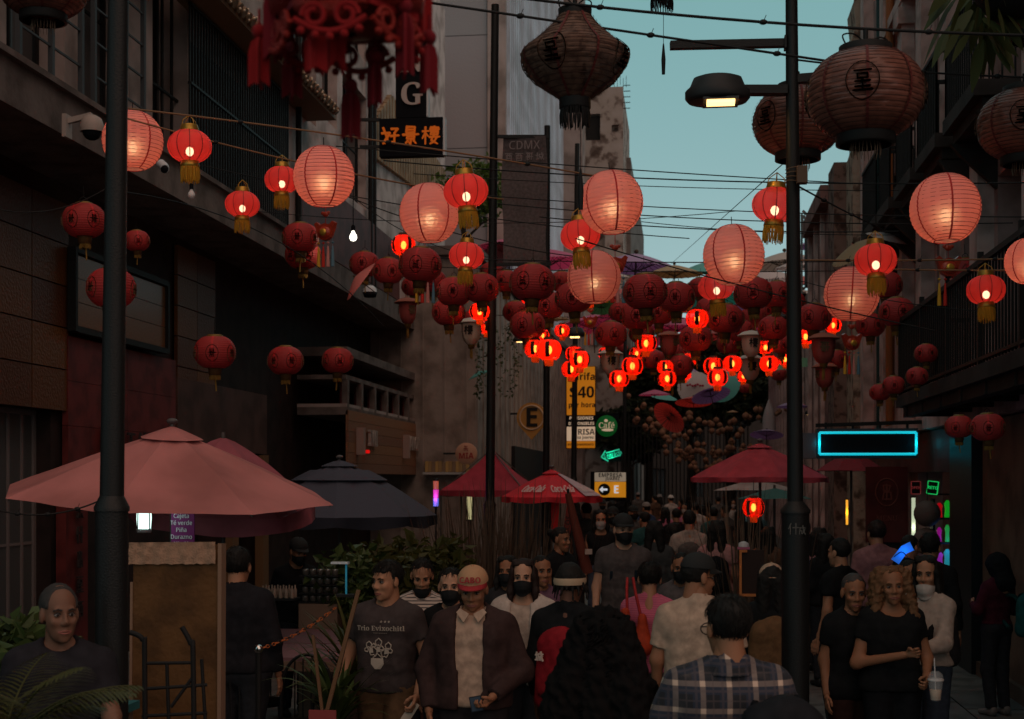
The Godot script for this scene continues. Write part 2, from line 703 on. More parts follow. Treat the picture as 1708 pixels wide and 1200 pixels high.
	hanzi("panel_letter", 5, Vector3(-6.86, 2.62, zx(172, -6.9)), u, 0.5, M["dark_letter"], a)
	for k in 3:
		hanzi("panel_letter", 3 + k, Vector3(-6.86, 2.62, zx(212 + 19 * k, -6.9)), u, 0.36, M["dark_letter"], a)
	# door reveals under the panel
	mb = MB.new()
	mb.span(Vector3(-7.0, 2.62, zx(445, -6.9)), Vector3(-6.9, 3.6, zx(296, -6.9)))
	obj("fascia_board", mb, mat("brown_board", Color(0.10, 0.05, 0.04), 0.6, {"tex": "stain"}), a)
	mb = MB.new()
	for p in [[386.0, 396.0], [437.0, 446.0]]:
		mb.span(Vector3(-7.0, 0.02, zx(p[1], -6.88)), Vector3(-6.86, 2.6, zx(p[0], -6.88)))
	obj("door_frame", mb, mat("ochre_wood", Color(0.16, 0.085, 0.04), 0.6), a)
	# the framed wooden board above the red panel
	var bd := thing("wooden_signboard", "blank wooden signboard in a dark frame fixed above the red panel", "signboard", Vector3(-6.86, 4.35, (zx(120, -6.86) + zx(272, -6.86)) / 2))
	var half := (zx(120, -6.86) - zx(272, -6.86)) / 2
	for k in 3:
		obj("plank", MB.new().box(Vector3(0, -0.27 + 0.27 * k, 0), Vector3(0.05, 0.262, half * 2)), mat("wood_board", Color(0.20, 0.095, 0.04), 0.35, {"tex": "fine", "ts": 1.2, "clear": 0.15}), bd)
	mb = MB.new()
	for s in [-1, 1]:
		mb.box(Vector3(0.02, 0, s * (half + 0.03)), Vector3(0.1, 0.95, 0.06))
		mb.box(Vector3(0.02, s * 0.45, 0), Vector3(0.1, 0.07, half * 2))
	obj("frame", mb, iron, bd)

	# the pale stone building next to it
	var b := thing("pale_stone_building", "pale stone building with tall dark windows and maroon band over the bamboo awning", "building")
	z0 = z1 - 0.01
	z1 = zx(742, -6.2)
	o = Vector3(-6.2, 5.99, z0)
	holes = []
	for p in [[484.0, 527.0, 2.2, 4.0], [537.0, 562.0, 2.5, 4.6], [571.0, 611.0, 1.5, 3.7], [571.0, 611.0, 4.4, 6.5]]:
		var s := z0 - zx(p[0], -6.2)
		holes.append(Rect2(s, p[2], z0 - zx(p[1], -6.2) - s, p[3] - p[2]))
	mb = MB.new()
	facade(mb, o, u, z0 - z1, 8.5, holes, 0.3)
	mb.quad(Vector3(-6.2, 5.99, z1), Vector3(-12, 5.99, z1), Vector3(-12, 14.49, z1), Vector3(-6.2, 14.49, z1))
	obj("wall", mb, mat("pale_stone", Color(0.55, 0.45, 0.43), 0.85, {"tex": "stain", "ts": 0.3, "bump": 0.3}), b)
	obj("dark_core", MB.new().span(Vector3(-12, 5.99, z1 + 0.05), Vector3(-6.7, 14.4, z0 - 0.05)), shade, b)  # added core that stops light leaking in behind the windows
	for h in holes:
		window(b, o, u, h, 0.2, iron, mat("sky_glass", Color(0.05, 0.06, 0.065), 0.06, {"metal": 0.7}), 2, 2)
	obj("maroon_band", MB.new().span(Vector3(-6.19, 6.05, zx(665, -6.1)), Vector3(-6.08, 7.25, zx(502, -6.1))), mat("maroon", Color(0.13, 0.04, 0.035), 0.6, {"tex": "stain"}), b)
	# slanting relief of ribs
	var hood := MB.new()
	var band := PackedVector2Array([Vector2(624, 200), Vector2(652, 158), Vector2(742, 285), Vector2(742, 318), Vector2(716, 330), Vector2(624, 262)])
	var poly := PackedVector2Array()
	for q in band:
		var p := on_x(q.x, q.y, -6.12)
		poly.append(Vector2(-p.z, p.y))
	var za := poly[0].x
	while za < poly[2].x:
		var cut := Geometry2D.intersect_polygons(poly, PackedVector2Array([Vector2(za, 0), Vector2(za + 0.2, 0), Vector2(za + 0.2, 20), Vector2(za, 20)]))
		for q in cut:
			hood.prism(q, 0, 0.1, Transform3D(Basis(Vector3(0, 0, -1), Vector3.UP, Vector3(1, 0, 0)), Vector3(-6.2, 0, 0)))
		za += 0.29
	stuff(obj("ribbed_relief", hood, mat("tan_rib", Color(0.33, 0.22, 0.13), 0.7, {"tex": "stain"}), b))
	mb = MB.new()
	for q in [498.0, 618.0, 624.0]:
		mb.tube(PackedVector3Array([Vector3(-6.1, 6.0, zx(q, -6.1)), Vector3(-6.1, 12.5, zx(q, -6.1))]), 0.05, 6)
	obj("drain_pipe", mb, iron, b)

	# the shop with the plank sign
	var c := thing("shop_with_plank_sign", "two storey shop with row of small posts above a plank sign with metal letters", "building")
	z0 = zx(577, -6.0)
	z1 = zx(713, -6.0)
	mb = MB.new()
	mb.span(Vector3(-6.9, 4.42, z1), Vector3(-5.98, 4.58, z0))
	mb.span(Vector3(-6.9, 3.36, z1), Vector3(-5.97, 3.50, z0))
	mb.span(Vector3(-6.9, 4.0, z1), Vector3(-6.0, 4.08, z0))
	obj("parapet", mb, concrete, c)
	for k in 8:
		obj("post", MB.new().box(Vector3(-6.03, 3.75, lerpf(z0 - 0.1, z1 + 0.1, k / 7.0)), Vector3(0.1, 0.5, 0.14)), concrete, c)
		if k < 7:
			obj("red_panel", MB.new().box(Vector3(-6.2, 3.75, lerpf(z0 - 0.1, z1 + 0.1, (k + 0.5) / 7.0)), Vector3(0.04, 0.49, 0.5)), red, c)
	for k in 6:
		obj("plank", MB.new().box(Vector3(-5.98, 2.4 + k * 0.19, (z0 + z1) / 2), Vector3(0.05, 0.184, z0 - z1)), mat("sign_plank%d" % (k % 3), Color(0.25 + 0.03 * (k % 3), 0.12 + 0.012 * (k % 3), 0.075), 0.6, {"tex": "fine", "ts": 0.9}), c)
	var steel := mat("letter_steel", Color(0.5, 0.42, 0.38), 0.35, {"metal": 0.6})
	for q in [["IK", 603.0], ["IWI", 622.0], ["IANON", 690.0]]:
		var t := words(q[0], 0.42, 0.05, "Droid Sans", true)
		var l := obj("letters", t, steel, c, Vector3(-5.9, 2.98, zx(q[1], -5.9)))
		l.rotation.y = PI / 2
	obj("sign_base", MB.new().span(Vector3(-6.9, 3.50, z1), Vector3(-5.99, 3.56, z0)), stone, c)
	obj("red_lamp", MB.new().box(Vector3(-5.9, 2.72, zx(612, -5.9)), Vector3(0.06, 0.06, 0.2)), mat("red_led", Color(0.5, 0.02, 0.02), 0.4, {"emit": Color(1, 0.03, 0.03), "e": 0.6}), c)
	for q in [["sign_box", 602.0, 0.16], ["sign_box", 678.0, 0.1]]:
		obj(q[0], MB.new().box(Vector3(-5.88, 2.9, zx(q[1], -5.88)), Vector3(0.14, 0.5, q[2])), mat("box_grey", Color(0.3, 0.2, 0.17), 0.6), c)
	# tiled awning beyond the sign
	var aw := thing("bamboo_awning", "sloping bamboo awning beside the plank sign, above the round sign", "awning", at(743, 790, 31.5))
	for k in 26:
		var row := k / 13
		var x := -0.46 + 0.077 * (k % 13) + 0.02 * row
		obj("shingle", MB.new().bar(Vector3(x - 0.12 + 0.06 * row, 0.74 - 0.38 * row, -0.9 + 0.45 * row), Vector3(x - 0.03 + 0.05 * row, 0.36 - 0.34 * row, -0.42 + 0.44 * row), 0.07, 0.025 + 0.006 * (k % 3)), mat("bamboo%d" % ((k * 5) % 3), Color(0.13 + 0.06 * ((k * 5) % 3), 0.085 + 0.035 * ((k * 5) % 3), 0.055), 0.8), aw)
	obj("gutter", MB.new().box(Vector3(0, 0.0, 0.03), Vector3(1.0, 0.05, 0.06)).box(Vector3(-0.1, 0.74, -0.92), Vector3(1.0, 0.06, 0.06)), steel, aw)
	obj("bracket", MB.new().bar(Vector3(-0.45, 0, 0), Vector3(-0.55, 0.7, -0.9), 0.05, 0.05), iron, aw)

	# ribbed hall with the parking signs
	var d := thing("ribbed_concrete_hall", "low grey hall with ribbed concrete front behind the round letter sign", "building")
	var ribbed := mat("ribbed_concrete", Color(0.30, 0.235, 0.205), 0.85, {"tex": "stain", "ts": 0.3, "bump": 0.4})
	mb = MB.new()
	mb.span(Vector3(-12, 0, -57), Vector3(-4.6, 7.2, -31.4))
	obj("wall", mb, ribbed, d)
	mb = MB.new()
	for k in 25:
		mb.box(Vector3(-4.585, 3.6, -31.5 - k * 1.02), Vector3(0.03, 7.15, 0.05))
	for k in 5:
		mb.box(Vector3(-4.8 - k * 0.5, 3.6, -31.385), Vector3(0.04, 7.1, 0.03))
	stuff(obj("ribs", mb, ribbed, d))
	obj("coping", MB.new().span(Vector3(-12, 7.2, -57), Vector3(-4.5, 7.4, -31.2)), concrete, d)
	obj("doorway", MB.new().span(Vector3(-4.62, 0.0, -46), Vector3(-4.5, 3.1, -38)), shade, d)

	# the tall office block
	var e := thing("tall_office_block", "tall office block with blank brown front and pale ribbed flank against the sky", "building")
	mb = MB.new()
	mb.span(Vector3(-14, 0, -58.6), Vector3(-5.0, 34, -40))
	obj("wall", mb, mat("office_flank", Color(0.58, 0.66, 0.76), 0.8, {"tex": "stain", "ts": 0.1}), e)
	for r in 10:
		for q in 4:
			obj("panel", MB.new().span(Vector3(-5.52 - (q + 1) * 1.5 + 0.01, 2 + r * 3.2 + 0.01, -40.05), Vector3(-5.52 - q * 1.5 - 0.01, 5.2 + r * 3.2 - 0.01, -39.9)), mat("office_panel%d" % ((r + q) % 2), Color(0.26 + 0.015 * ((r + q) % 2), 0.242, 0.25), 0.8, {"bump": 0.3, "ts": 0.4}), e)
	obj("pier", MB.new().span(Vector3(-5.5, 0, -40.06), Vector3(-4.98, 34, -39.8)), mat("pale_pier", Color(0.36, 0.28, 0.26), 0.8, {"tex": "stain", "ts": 0.2}), e)
	mb = MB.new()
	for k in 37:
		mb.box(Vector3(-4.96, 17, -40.4 - k * 0.5), Vector3(0.1, 34, 0.2 + 0.1 * sin(k * 5.0)))
	stuff(obj("ribs", mb, M["office_flank"], e))
	obj("end_pier", MB.new().span(Vector3(-6, 0, -60.5), Vector3(-4.15, 34, -58.7)), mat("pale_pier2", Color(0.33, 0.27, 0.25), 0.8, {"tex": "stain", "ts": 0.2}), e)

	# the weathered block that stands out into the street
	var f := thing("weathered_block", "weathered grey block with peeling plaster and one boarded window under the sky", "building")
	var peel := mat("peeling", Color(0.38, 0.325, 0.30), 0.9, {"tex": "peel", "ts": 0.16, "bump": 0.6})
	mb = MB.new()
	facade(mb, Vector3(-4.6, 0, -62), Vector3.RIGHT, 2.0, 19.3, [Rect2(0.35, 17.0, 0.65, 1.15), Rect2(1.5, 17.35, 0.3, 0.3), Rect2(0.5, 12.3, 0.7, 1.3)], 0.3)
	mb.span(Vector3(-9, 0, -70), Vector3(-2.63, 19.3, -62.35))
	obj("wall", mb, peel, f)
	obj("shutter", MB.new().span(Vector3(-4.22, 17.05, -62.3), Vector3(-3.62, 18.1, -62.2)), iron, f)
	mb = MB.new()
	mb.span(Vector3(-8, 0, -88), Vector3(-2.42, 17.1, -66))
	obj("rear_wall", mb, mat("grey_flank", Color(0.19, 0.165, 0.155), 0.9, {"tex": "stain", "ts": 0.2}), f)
	mb = MB.new()
	for k in 5:
		mb.box(Vector3(-3.0 + 0.13 * k, 19.5 + 0.1 * (k % 3), -62.3), Vector3(0.02, 0.5, 0.02))
		mb.bar(Vector3(-2.62, 18.4 + 0.25 * k, -62.2), Vector3(-2.3, 18.4 + 0.25 * k, -62.2), 0.03, 0.03)
	obj("rod", mb, iron, f)

	tree("roof_tree", "small leafy tree growing on the hall roof behind the grey cloth banner", at(775, 500, 34.5), 3.2, 1.15, mat("roof_leaf", Color(0.075, 0.10, 0.03), 0.6, {"back": Color(0.2, 0.3, 0.05)}), 1500, 0.2)
	var vine := thing("trailing_vine", "thin vine trailing down from the hall roof beside the dark post", "vine", at(828, 560, 29.5))
	mb = MB.new()
	for k in 7:
		var p := Vector3(rng.randf_range(-0.35, 0.45), 0.2, rng.randf_range(-0.2, 0.2))
		for q in 20:
			leaf_cloud(mb, p, Vector3.ONE * 0.05, 2, 0.09, 0.5)
			p += Vector3(rng.randf_range(-0.05, 0.05), -0.075, 0)
	stuff(obj("leaves", mb, mat("vine_leaf", Color(0.05, 0.06, 0.025), 0.6), vine))


func right_side() -> void:
	var pink := mat("pink_stucco", Color(0.46, 0.27, 0.25), 0.85, {"tex": "stain", "ts": 0.3, "bump": 0.25})
	var pilaster := mat("pilaster", Color(0.58, 0.38, 0.35), 0.85, {"tex": "stain", "ts": 0.4})
	var iron: Material = M["black_iron"]
	var shade: Material = M["dark_room"]
	var glass: Material = M["dull_glass"]
	var slate := mat("dark_slab", Color(0.045, 0.035, 0.033), 0.8, {"tex": "stain"})
	var u := Vector3(0, 0, 1)
	var a := thing("pink_balcony_building", "pink plastered building with tall dark windows and iron balconies over the neon sign", "building")
	var zf := -27.0
	var o := Vector3(3.4, 0, zf)
	var holes := []
	var spans := [[-11.2, -9.9], [-16.0, -14.7], [-17.9, -16.9], [-19.75, -18.7], [-21.4, -20.6], [-23.3, -22.0], [-25.6, -24.4]]
	for fl in [[3.2, 5.5], [6.2, 8.9], [9.6, 12.2]]:
		for s in spans:
			holes.append(Rect2(s[0] - zf, fl[0], s[1] - s[0], fl[1] - fl[0]))
	for s in [[-21.3, -17.4, 0.05, 2.75], [-26.0, -22.2, 0.05, 2.7]]:
		holes.append(Rect2(s[0] - zf, s[2], s[1] - s[0], s[3] - s[2]))
	var mb := MB.new()
	facade(mb, o, u, 22.0, 15.0, holes, 0.35)
	obj("wall", mb, pink, a)
	obj("dark_core", MB.new().span(Vector3(5.5, 0.02, zf), Vector3(9, 15, -5)), shade, a)  # dark core added behind the storeys against leaking light
	obj("storey_floor", MB.new().span(Vector3(3.76, 2.9, zf + 0.1), Vector3(5.5, 3.15, -5)).span(Vector3(3.76, 5.7, zf + 0.1), Vector3(5.5, 6.0, -5)).span(Vector3(3.76, 9.1, zf + 0.1), Vector3(5.5, 9.4, -5)).span(Vector3(3.42, 14.8, zf + 0.1), Vector3(5.5, 15, -5)), shade, a)
	for k in 21:
		window(a, o, u, holes[k], 0.28, mat("window_wood", Color(0.06, 0.045, 0.04), 0.6), glass, 2, 4)
	for z in [-26.4, -23.85, -21.85, -20.15, -18.3, -16.4, -13.9, -12.1]:
		obj("pilaster", MB.new().span(Vector3(3.22, 3.0, z - 0.22), Vector3(3.402, 14.5, z + 0.22)), pilaster, a)
		obj("capital", MB.new().span(Vector3(3.16, 8.95, z - 0.28), Vector3(3.40, 9.2, z + 0.28)), pilaster, a)
	obj("string_course", MB.new().span(Vector3(3.14, 2.86, zf), Vector3(3.41, 3.02, -5)).span(Vector3(3.2, 9.3, zf), Vector3(3.41, 9.45, -5)), pilaster, a)
	for q in [[1469.0, "drain_green", Color(0.02, 0.045, 0.045)], [1485.0, "drain_rust", Color(0.3, 0.09, 0.03)]]:
		var z := zx(q[0], 3.25)
		obj("drain_pipe", MB.new().tube(PackedVector3Array([Vector3(3.25, 3, z), Vector3(3.25, 14.5, z)]), 0.07, 8), mat(q[1], q[2], 0.5), a)
	# one balcony to a window on the upper floor
	for s in [[-16.2, -14.5], [-18.1, -16.7], [-19.9, -18.5], [-21.6, -20.4], [-23.5, -21.8]]:
		var bl := Node3D.new()
		mb = MB.new()
		mb.span(Vector3(2.85, 6.0, s[0]), Vector3(3.4, 6.16, s[1]))
		mb.span(Vector3(2.95, 5.88, s[0] + 0.08), Vector3(3.4, 6.0, s[1] - 0.08))
		for z in [s[0] + 0.15, s[1] - 0.15]:
			mb.prism(PackedVector2Array([Vector2(0, 0), Vector2(-0.5, 0), Vector2(-0.4, -0.12), Vector2(0, -0.5)]), -0.05, 0.05, Transform3D(Basis(), Vector3(3.4, 5.87, z)))
		var root := obj("balcony", mb, slate, a)
		mb = MB.new()
		for p in [[Vector3(2.88, 6.16, s[0] + 0.03), Vector3(2.88, 6.16, s[1] - 0.03)], [Vector3(2.88, 6.16, s[1] - 0.03), Vector3(3.38, 6.16, s[1] - 0.03)], [Vector3(2.88, 6.16, s[0] + 0.03), Vector3(3.38, 6.16, s[0] + 0.03)]]:
			mb.bar(p[0] + Vector3.UP * 0.95, p[1] + Vector3.UP * 0.95, 0.045, 0.045)
			var k := int((p[1] - p[0]).length() / 0.11)
			for i in k + 1:
				var q: Vector3 = p[0].lerp(p[1], float(i) / k)
				mb.bar(q, q + Vector3.UP * 0.93, 0.018, 0.018)
		stuff(obj("railing", mb, iron, root))
		bl.free()
	# the long balcony lower down
	mb = MB.new()
	mb.span(Vector3(2.55, 3.06, -17.6), Vector3(3.4, 3.2, -8.0))
	mb.span(Vector3(2.62, 2.94, -17.5), Vector3(2.74, 3.06, -8.0))
	for k in 9:
		mb.box(Vector3(3.0, 3.0, -17.2 + k * 1.1), Vector3(0.8, 0.12, 0.1))
	var long := obj("balcony", mb, slate, a)
	mb = MB.new()
	mb.span(Vector3(2.57, 4.08, -17.57), Vector3(2.62, 4.13, -8.0))
	mb.span(Vector3(2.57, 3.24, -17.57), Vector3(2.62, 3.27, -8.0))
	for k in 80:
		mb.box(Vector3(2.595, 3.65, -17.56 + k * 0.12), Vector3(0.018, 0.86, 0.018))
	for k in 7:
		mb.box(Vector3(2.595, 3.7, -17.56 + k * 1.55), Vector3(0.05, 1.0, 0.05))
		mb.box(Vector3(2.7 + k * 0.11, 3.65, -17.56), Vector3(0.018, 0.86, 0.018))
	mb.span(Vector3(2.57, 4.08, -17.58), Vector3(3.4, 4.13, -17.53))
	stuff(obj("railing", mb, iron, long))
	# plinth and shopfront
	obj("plinth", MB.new().span(Vector3(3.26, 0.03, -16.1), Vector3(3.402, 2.84, -5)), mat("tan_plaster", Color(0.22, 0.125, 0.085), 0.75, {"tex": "stain", "ts": 0.35, "bump": 0.3}), a)
	obj("kerb_base", MB.new().span(Vector3(3.2, 0.03, -16.15), Vector3(3.262, 0.2, -5)), mat("tan_base", Color(0.16, 0.10, 0.075), 0.8, {"tex": "stain"}), a)
	obj("dark_pier", MB.new().span(Vector3(3.16, 0.03, -17.5), Vector3(3.41, 2.85, -16.2)), mat("pier_black", Color(0.012, 0.013, 0.016), 0.35), a)
	obj("fascia", MB.new().span(Vector3(3.25, 2.3, -26.2), Vector3(3.41, 2.84, -17.55)), mat("fascia_red", Color(0.13, 0.04, 0.035), 0.6, {"tex": "stain"}), a)

	# a crumbling end pier at the far corner
	var b := thing("crumbling_end_wall", "narrow crumbling end wall with peeling plaster at the far corner of the pink building", "wall", Vector3(3.25, 0, -27.6))
	mb = MB.new()
	mb.prism(PackedVector2Array([Vector2(0.5, 0.02), Vector2(-0.1, 0.02), Vector2(-0.12, 8.3), Vector2(-0.02, 8.6), Vector2(-0.06, 9.6), Vector2(-0.24, 9.8), Vector2(-0.2, 10.1), Vector2(-0.06, 10.7), Vector2(-0.1, 11.1), Vector2(0.02, 11.3), Vector2(0.05, 14), Vector2(0.5, 14)]), -0.5, 0.55)
	obj("wall", mb, mat("crumble", Color(0.42, 0.30, 0.24), 0.9, {"tex": "peel", "ts": 0.35, "bump": 1.0}), b)
	obj("lower_wall", MB.new().span(Vector3(-0.35, 0.02, -1.6), Vector3(0.5, 8.35, -0.52)), mat("crumble2", Color(0.22, 0.13, 0.11), 0.9, {"tex": "peel", "ts": 0.4}), b)

	# lower houses farther on
	var n := 0
	for q in [[-29.3, -33.6, 8.1, 2.95, Color(0.26, 0.13, 0.115), "rose plastered low house with slim pilasters beside the crumbling end wall"], [-33.7, -45.0, 6.9, 3.35, Color(0.17, 0.10, 0.09), "dark low house behind the hanging parasols, past the rose house"], [-45.1, -60.0, 8.0, 3.6, Color(0.16, 0.12, 0.11), "plain grey brown house standing before the dark trees"], [-60.1, -78.0, 9.5, 4.4, Color(0.14, 0.11, 0.10), "farthest tall house, half hidden by the dark trees"]]:
		var h := thing("street_house", q[5], "house")
		var hl := []
		var len: float = q[0] - q[1]
		var nw := int(len / 1.5)
		for k in nw:
			for f in [[0.05, 2.3], [3.2, 5.3]]:
				hl.append(Rect2(0.4 + k * 1.5, f[0], 0.75, f[1] - f[0]))
		mb = MB.new()
		var oo := Vector3(q[3], 0, q[1])
		facade(mb, oo, u, len, q[2], hl, 0.2)
		mb.quad(Vector3(9, 0, q[1]), Vector3(q[3], 0, q[1]), Vector3(q[3], q[2], q[1]), Vector3(9, q[2], q[1]))
		mb.quad(Vector3(q[3], 0, q[0]), Vector3(9, 0, q[0]), Vector3(9, q[2], q[0]), Vector3(q[3], q[2], q[0]))
		mb.quad(Vector3(q[3], q[2], q[0]), Vector3(9, q[2], q[0]), Vector3(9, q[2], q[1]), Vector3(q[3], q[2], q[1]))
		obj("wall", mb, mat("house_wall%d" % n, q[4], 0.85, {"tex": "stain", "ts": 0.4}), h)
		obj("dark_core", MB.new().span(Vector3(q[3] + 0.5, 0.02, q[1] + 0.05), Vector3(8.9, q[2] - 0.05, q[0] - 0.05)), shade, h)  # core added inside the house to block stray light
		for r in hl:
			window(h, oo, u, r, 0.15, M["window_wood"], glass, 2, 2)
		for k in nw + 1:
			obj("pilaster", MB.new().span(Vector3(q[3] - 0.08, 0.03, q[1] + k * 1.5 - 0.06), Vector3(q[3] + 0.02, q[2] - 0.3, q[1] + k * 1.5 + 0.16)), pilaster, h)
		obj("cornice", MB.new().span(Vector3(q[3] - 0.2, q[2] - 0.3, q[1]), Vector3(q[3] + 0.2, q[2] + 0.06, q[0])), M["house_wall%d" % n], h)
		n += 1
	# metal stair on the low roof
	var st := thing("roof_stair", "grey metal stair with handrails rising over the low roofs beside the lamp post", "stair", at(1372, 432, 35.0))
	mb = MB.new()
	for s in [-0.25, 0.25]:
		mb.bar(Vector3(-0.5, 1.15, s), Vector3(0.55, 0.2, s), 0.06, 0.04)
		mb.bar(Vector3(-0.5, 0.75, s), Vector3(0.5, -0.1, s), 0.06, 0.05)
		for k in 5:
			var p := Vector3(-0.45 + 0.22 * k, 0.7 - 0.2 * k, s)
			mb.bar(p, p + Vector3.UP * 0.4, 0.025, 0.025)
	mb.bar(Vector3(-0.5, -1.0, 0), Vector3(-0.5, 1.1, 0), 0.05, 0.05)
	mb.bar(Vector3(0.5, -1.0, 0), Vector3(0.5, 0.2, 0), 0.05, 0.05)
	obj("frame", mb, mat("grey_steel", Color(0.12, 0.13, 0.13), 0.5, {"metal": 0.4}), st)
	for k in 6:
		obj("step", MB.new().box(Vector3(-0.42 + 0.17 * k, 0.66 - 0.15 * k, 0), Vector3(0.18, 0.025, 0.48)), M["grey_steel"], st)
	var hut := thing("roof_hut", "small dark roof hut with a see through opening beside the metal stair", "hut", at(1374, 438, 36.5))
	obj("wall", MB.new().span(Vector3(-0.45, -0.6, -0.4), Vector3(-0.17, 0.95, 0.4)).span(Vector3(0.2, -0.6, -0.4), Vector3(0.45, 0.95, 0.4)).span(Vector3(-0.17, 0.55, -0.4), Vector3(0.2, 0.95, 0.4)).span(Vector3(-0.17, -0.6, -0.4), Vector3(0.2, 0.08, 0.4)), slate, hut)


func far_end() -> void:
	var dk := mat("dark_leaf", Color(0.028, 0.036, 0.018), 0.7, {"back": Color(0.05, 0.08, 0.02)})
	var spots := [[1080, 66, 8.5, 2.4, "dark tree"], [1150, 72, 9.5, 3.0, "tall dark tree"], [1215, 64, 9.0, 3.0, "broad dark tree"], [1290, 70, 9.6, 3.2, "dense dark tree"], [1350, 62, 8.0, 2.6, "dark round tree"], [1050, 62, 6.0, 1.6, "slim dark tree"]]
	var where := ["beside the weathered block", "behind the strings of small brown lanterns", "above the far crowd", "behind the pale steeple ornament", "against the low houses", "behind the green round sign"]
	for k in spots.size():
		var s: Array = spots[k]
		var p := at(s[0], 800, s[1])
		p.y = 0
		tree("street_tree", "%s at the street's far end %s" % [s[4], where[k]], p, s[2], s[3], dk, 3200, 0.42, "")
	var b := thing("far_building", "dark building closing the far end of the street behind the trees", "building")
	var mb := MB.new()
	var hl := []
	for k in 8:
		for r in 2:
			hl.append(Rect2(1 + k * 2.4, 1.0 + r * 3.2, 1.1, 1.9))
	facade(mb, Vector3(-8, 0, -92), Vector3.RIGHT, 20, 8, hl, 0.3)
	obj("wall", mb, mat("far_wall", Color(0.04, 0.034, 0.032), 0.9), b)
	obj("dark_core", MB.new().span(Vector3(-8, 0.02, -100), Vector3(12, 8, -92.5)), M["dark_room"], b)  # added core, holds back light behind the far windows
	for r in hl:
		window(b, Vector3(-8, 0, -92), Vector3.RIGHT, r, 0.2, M["window_wood"], M["dull_glass"])
	# iron fence of tall bars before the trees
	var f := thing("tall_bar_fence", "tall fence of slim dark bars across the far end of the street", "fence", at(1120, 800, 58) * Vector3(1, 0, 1))
	mb = MB.new()
	for k in 34:
		mb.box(Vector3(-2.2 + k * 0.16, 2.4, 0), Vector3(0.05, 4.8, 0.05))
	mb.box(Vector3(0.4, 0.4, 0.0), Vector3(5.6, 0.07, 0.03))
	mb.box(Vector3(0.4, 4.4, 0.0), Vector3(5.6, 0.07, 0.03))
	stuff(obj("bar", mb, M["black_iron"], f))


# brushed characters as thick strokes in a box of 100 by 100
const GLYPHS := [
	[[[12, 92], [40, 20]], [[5, 62], [48, 66], [22, 8]], [[48, 66], [12, 6]], [[56, 84], [92, 86], [74, 62]], [[74, 62], [74, 10], [60, 16]], [[52, 46], [98, 50]]],
	[[[28, 96], [72, 96], [72, 66], [28, 66], [28, 96]], [[28, 81], [72, 81]], [[50, 64], [52, 56]], [[8, 54], [94, 56]], [[32, 46], [70, 46], [70, 32], [32, 32], [32, 46]], [[51, 32], [51, 4], [42, 10]], [[36, 22], [24, 8]], [[66, 22], [80, 8]]],
	[[[20, 96], [20, 4]], [[4, 72], [38, 74]], [[20, 66], [4, 34]], [[20, 62], [36, 46]], [[48, 92], [90, 92], [90, 72], [48, 72], [48, 92]], [[69, 98], [69, 58]], [[44, 82], [96, 82]], [[50, 66], [88, 66], [88, 54], [50, 54], [50, 66]], [[42, 40], [98, 42]], [[66, 50], [52, 24], [86, 4]], [[82, 40], [70, 18], [46, 4]]],
	[[[20, 90], [80, 90]], [[50, 90], [50, 10]], [[10, 50], [90, 50]], [[30, 30], [14, 8]], [[70, 30], [86, 8]]],
	[[[30, 95], [10, 50]], [[24, 70], [24, 5]], [[45, 60], [95, 62]], [[70, 95], [70, 5]]],
	[[[30, 90], [70, 90], [64, 60], [34, 58], [30, 90]], [[34, 52], [72, 50], [78, 10], [28, 8], [34, 52]], [[50, 95], [50, 5]]],
	[[[15, 90], [85, 90]], [[30, 75], [70, 75], [70, 55], [30, 55], [30, 75]], [[20, 42], [80, 42]], [[50, 55], [50, 8]], [[20, 20], [80, 20]], [[10, 6], [90, 6]]],
	[[[8, 88], [92, 88]], [[20, 66], [80, 66], [80, 8], [20, 8], [20, 66]], [[40, 88], [36, 34]], [[60, 88], [64, 34]], [[20, 30], [80, 30]]],
	[[[10, 90], [90, 90]], [[24, 78], [52, 78], [52, 58], [24, 58], [24, 78]], [[8, 48], [92, 48]], [[74, 90], [74, 10]], [[24, 38], [52, 38], [52, 12], [24, 12], [24, 38]]],
	[[[18, 90], [18, 10]], [[4, 62], [32, 62]], [[4, 14], [34, 22]], [[40, 72], [96, 72]], [[44, 72], [38, 8]], [[44, 44], [62, 44], [58, 16]], [[70, 94], [78, 40], [96, 8]], [[88, 56], [66, 12]]],
]


func hanzi_mesh(k: int, size: float, depth := 0.02, fat := 0.1) -> MB:
	var mb := MB.new()
	var i := 0
	for stroke in GLYPHS[k]:
		for q in stroke.size() - 1:
			var a := Vector2(stroke[q][0] - 50, stroke[q][1] - 50) / 100.0 * size
			var b := Vector2(stroke[q + 1][0] - 50, stroke[q + 1][1] - 50) / 100.0 * size
			var s := (b - a).normalized().orthogonal() * size * fat * 0.5
			var e := (b - a).normalized() * size * 0.02
			i += 1
			var dz := depth + 0.0006 * i
			mb.prism(PackedVector2Array([a - e + s * 0.9, a - e * 2 - s * 0.5, a - s * 1.1, b - s * 0.6, b + e * 2, b + s * 0.8]), 0, dz)
	return mb


func hanzi(called: String, k: int, p: Vector3, u: Vector3, size: float, m: Material, parent: Node) -> MeshInstance3D:
	var o := obj(called, hanzi_mesh(k, size), m, parent, p)
	o.basis = Basis(u, Vector3.UP, u.cross(Vector3.UP))
	return o


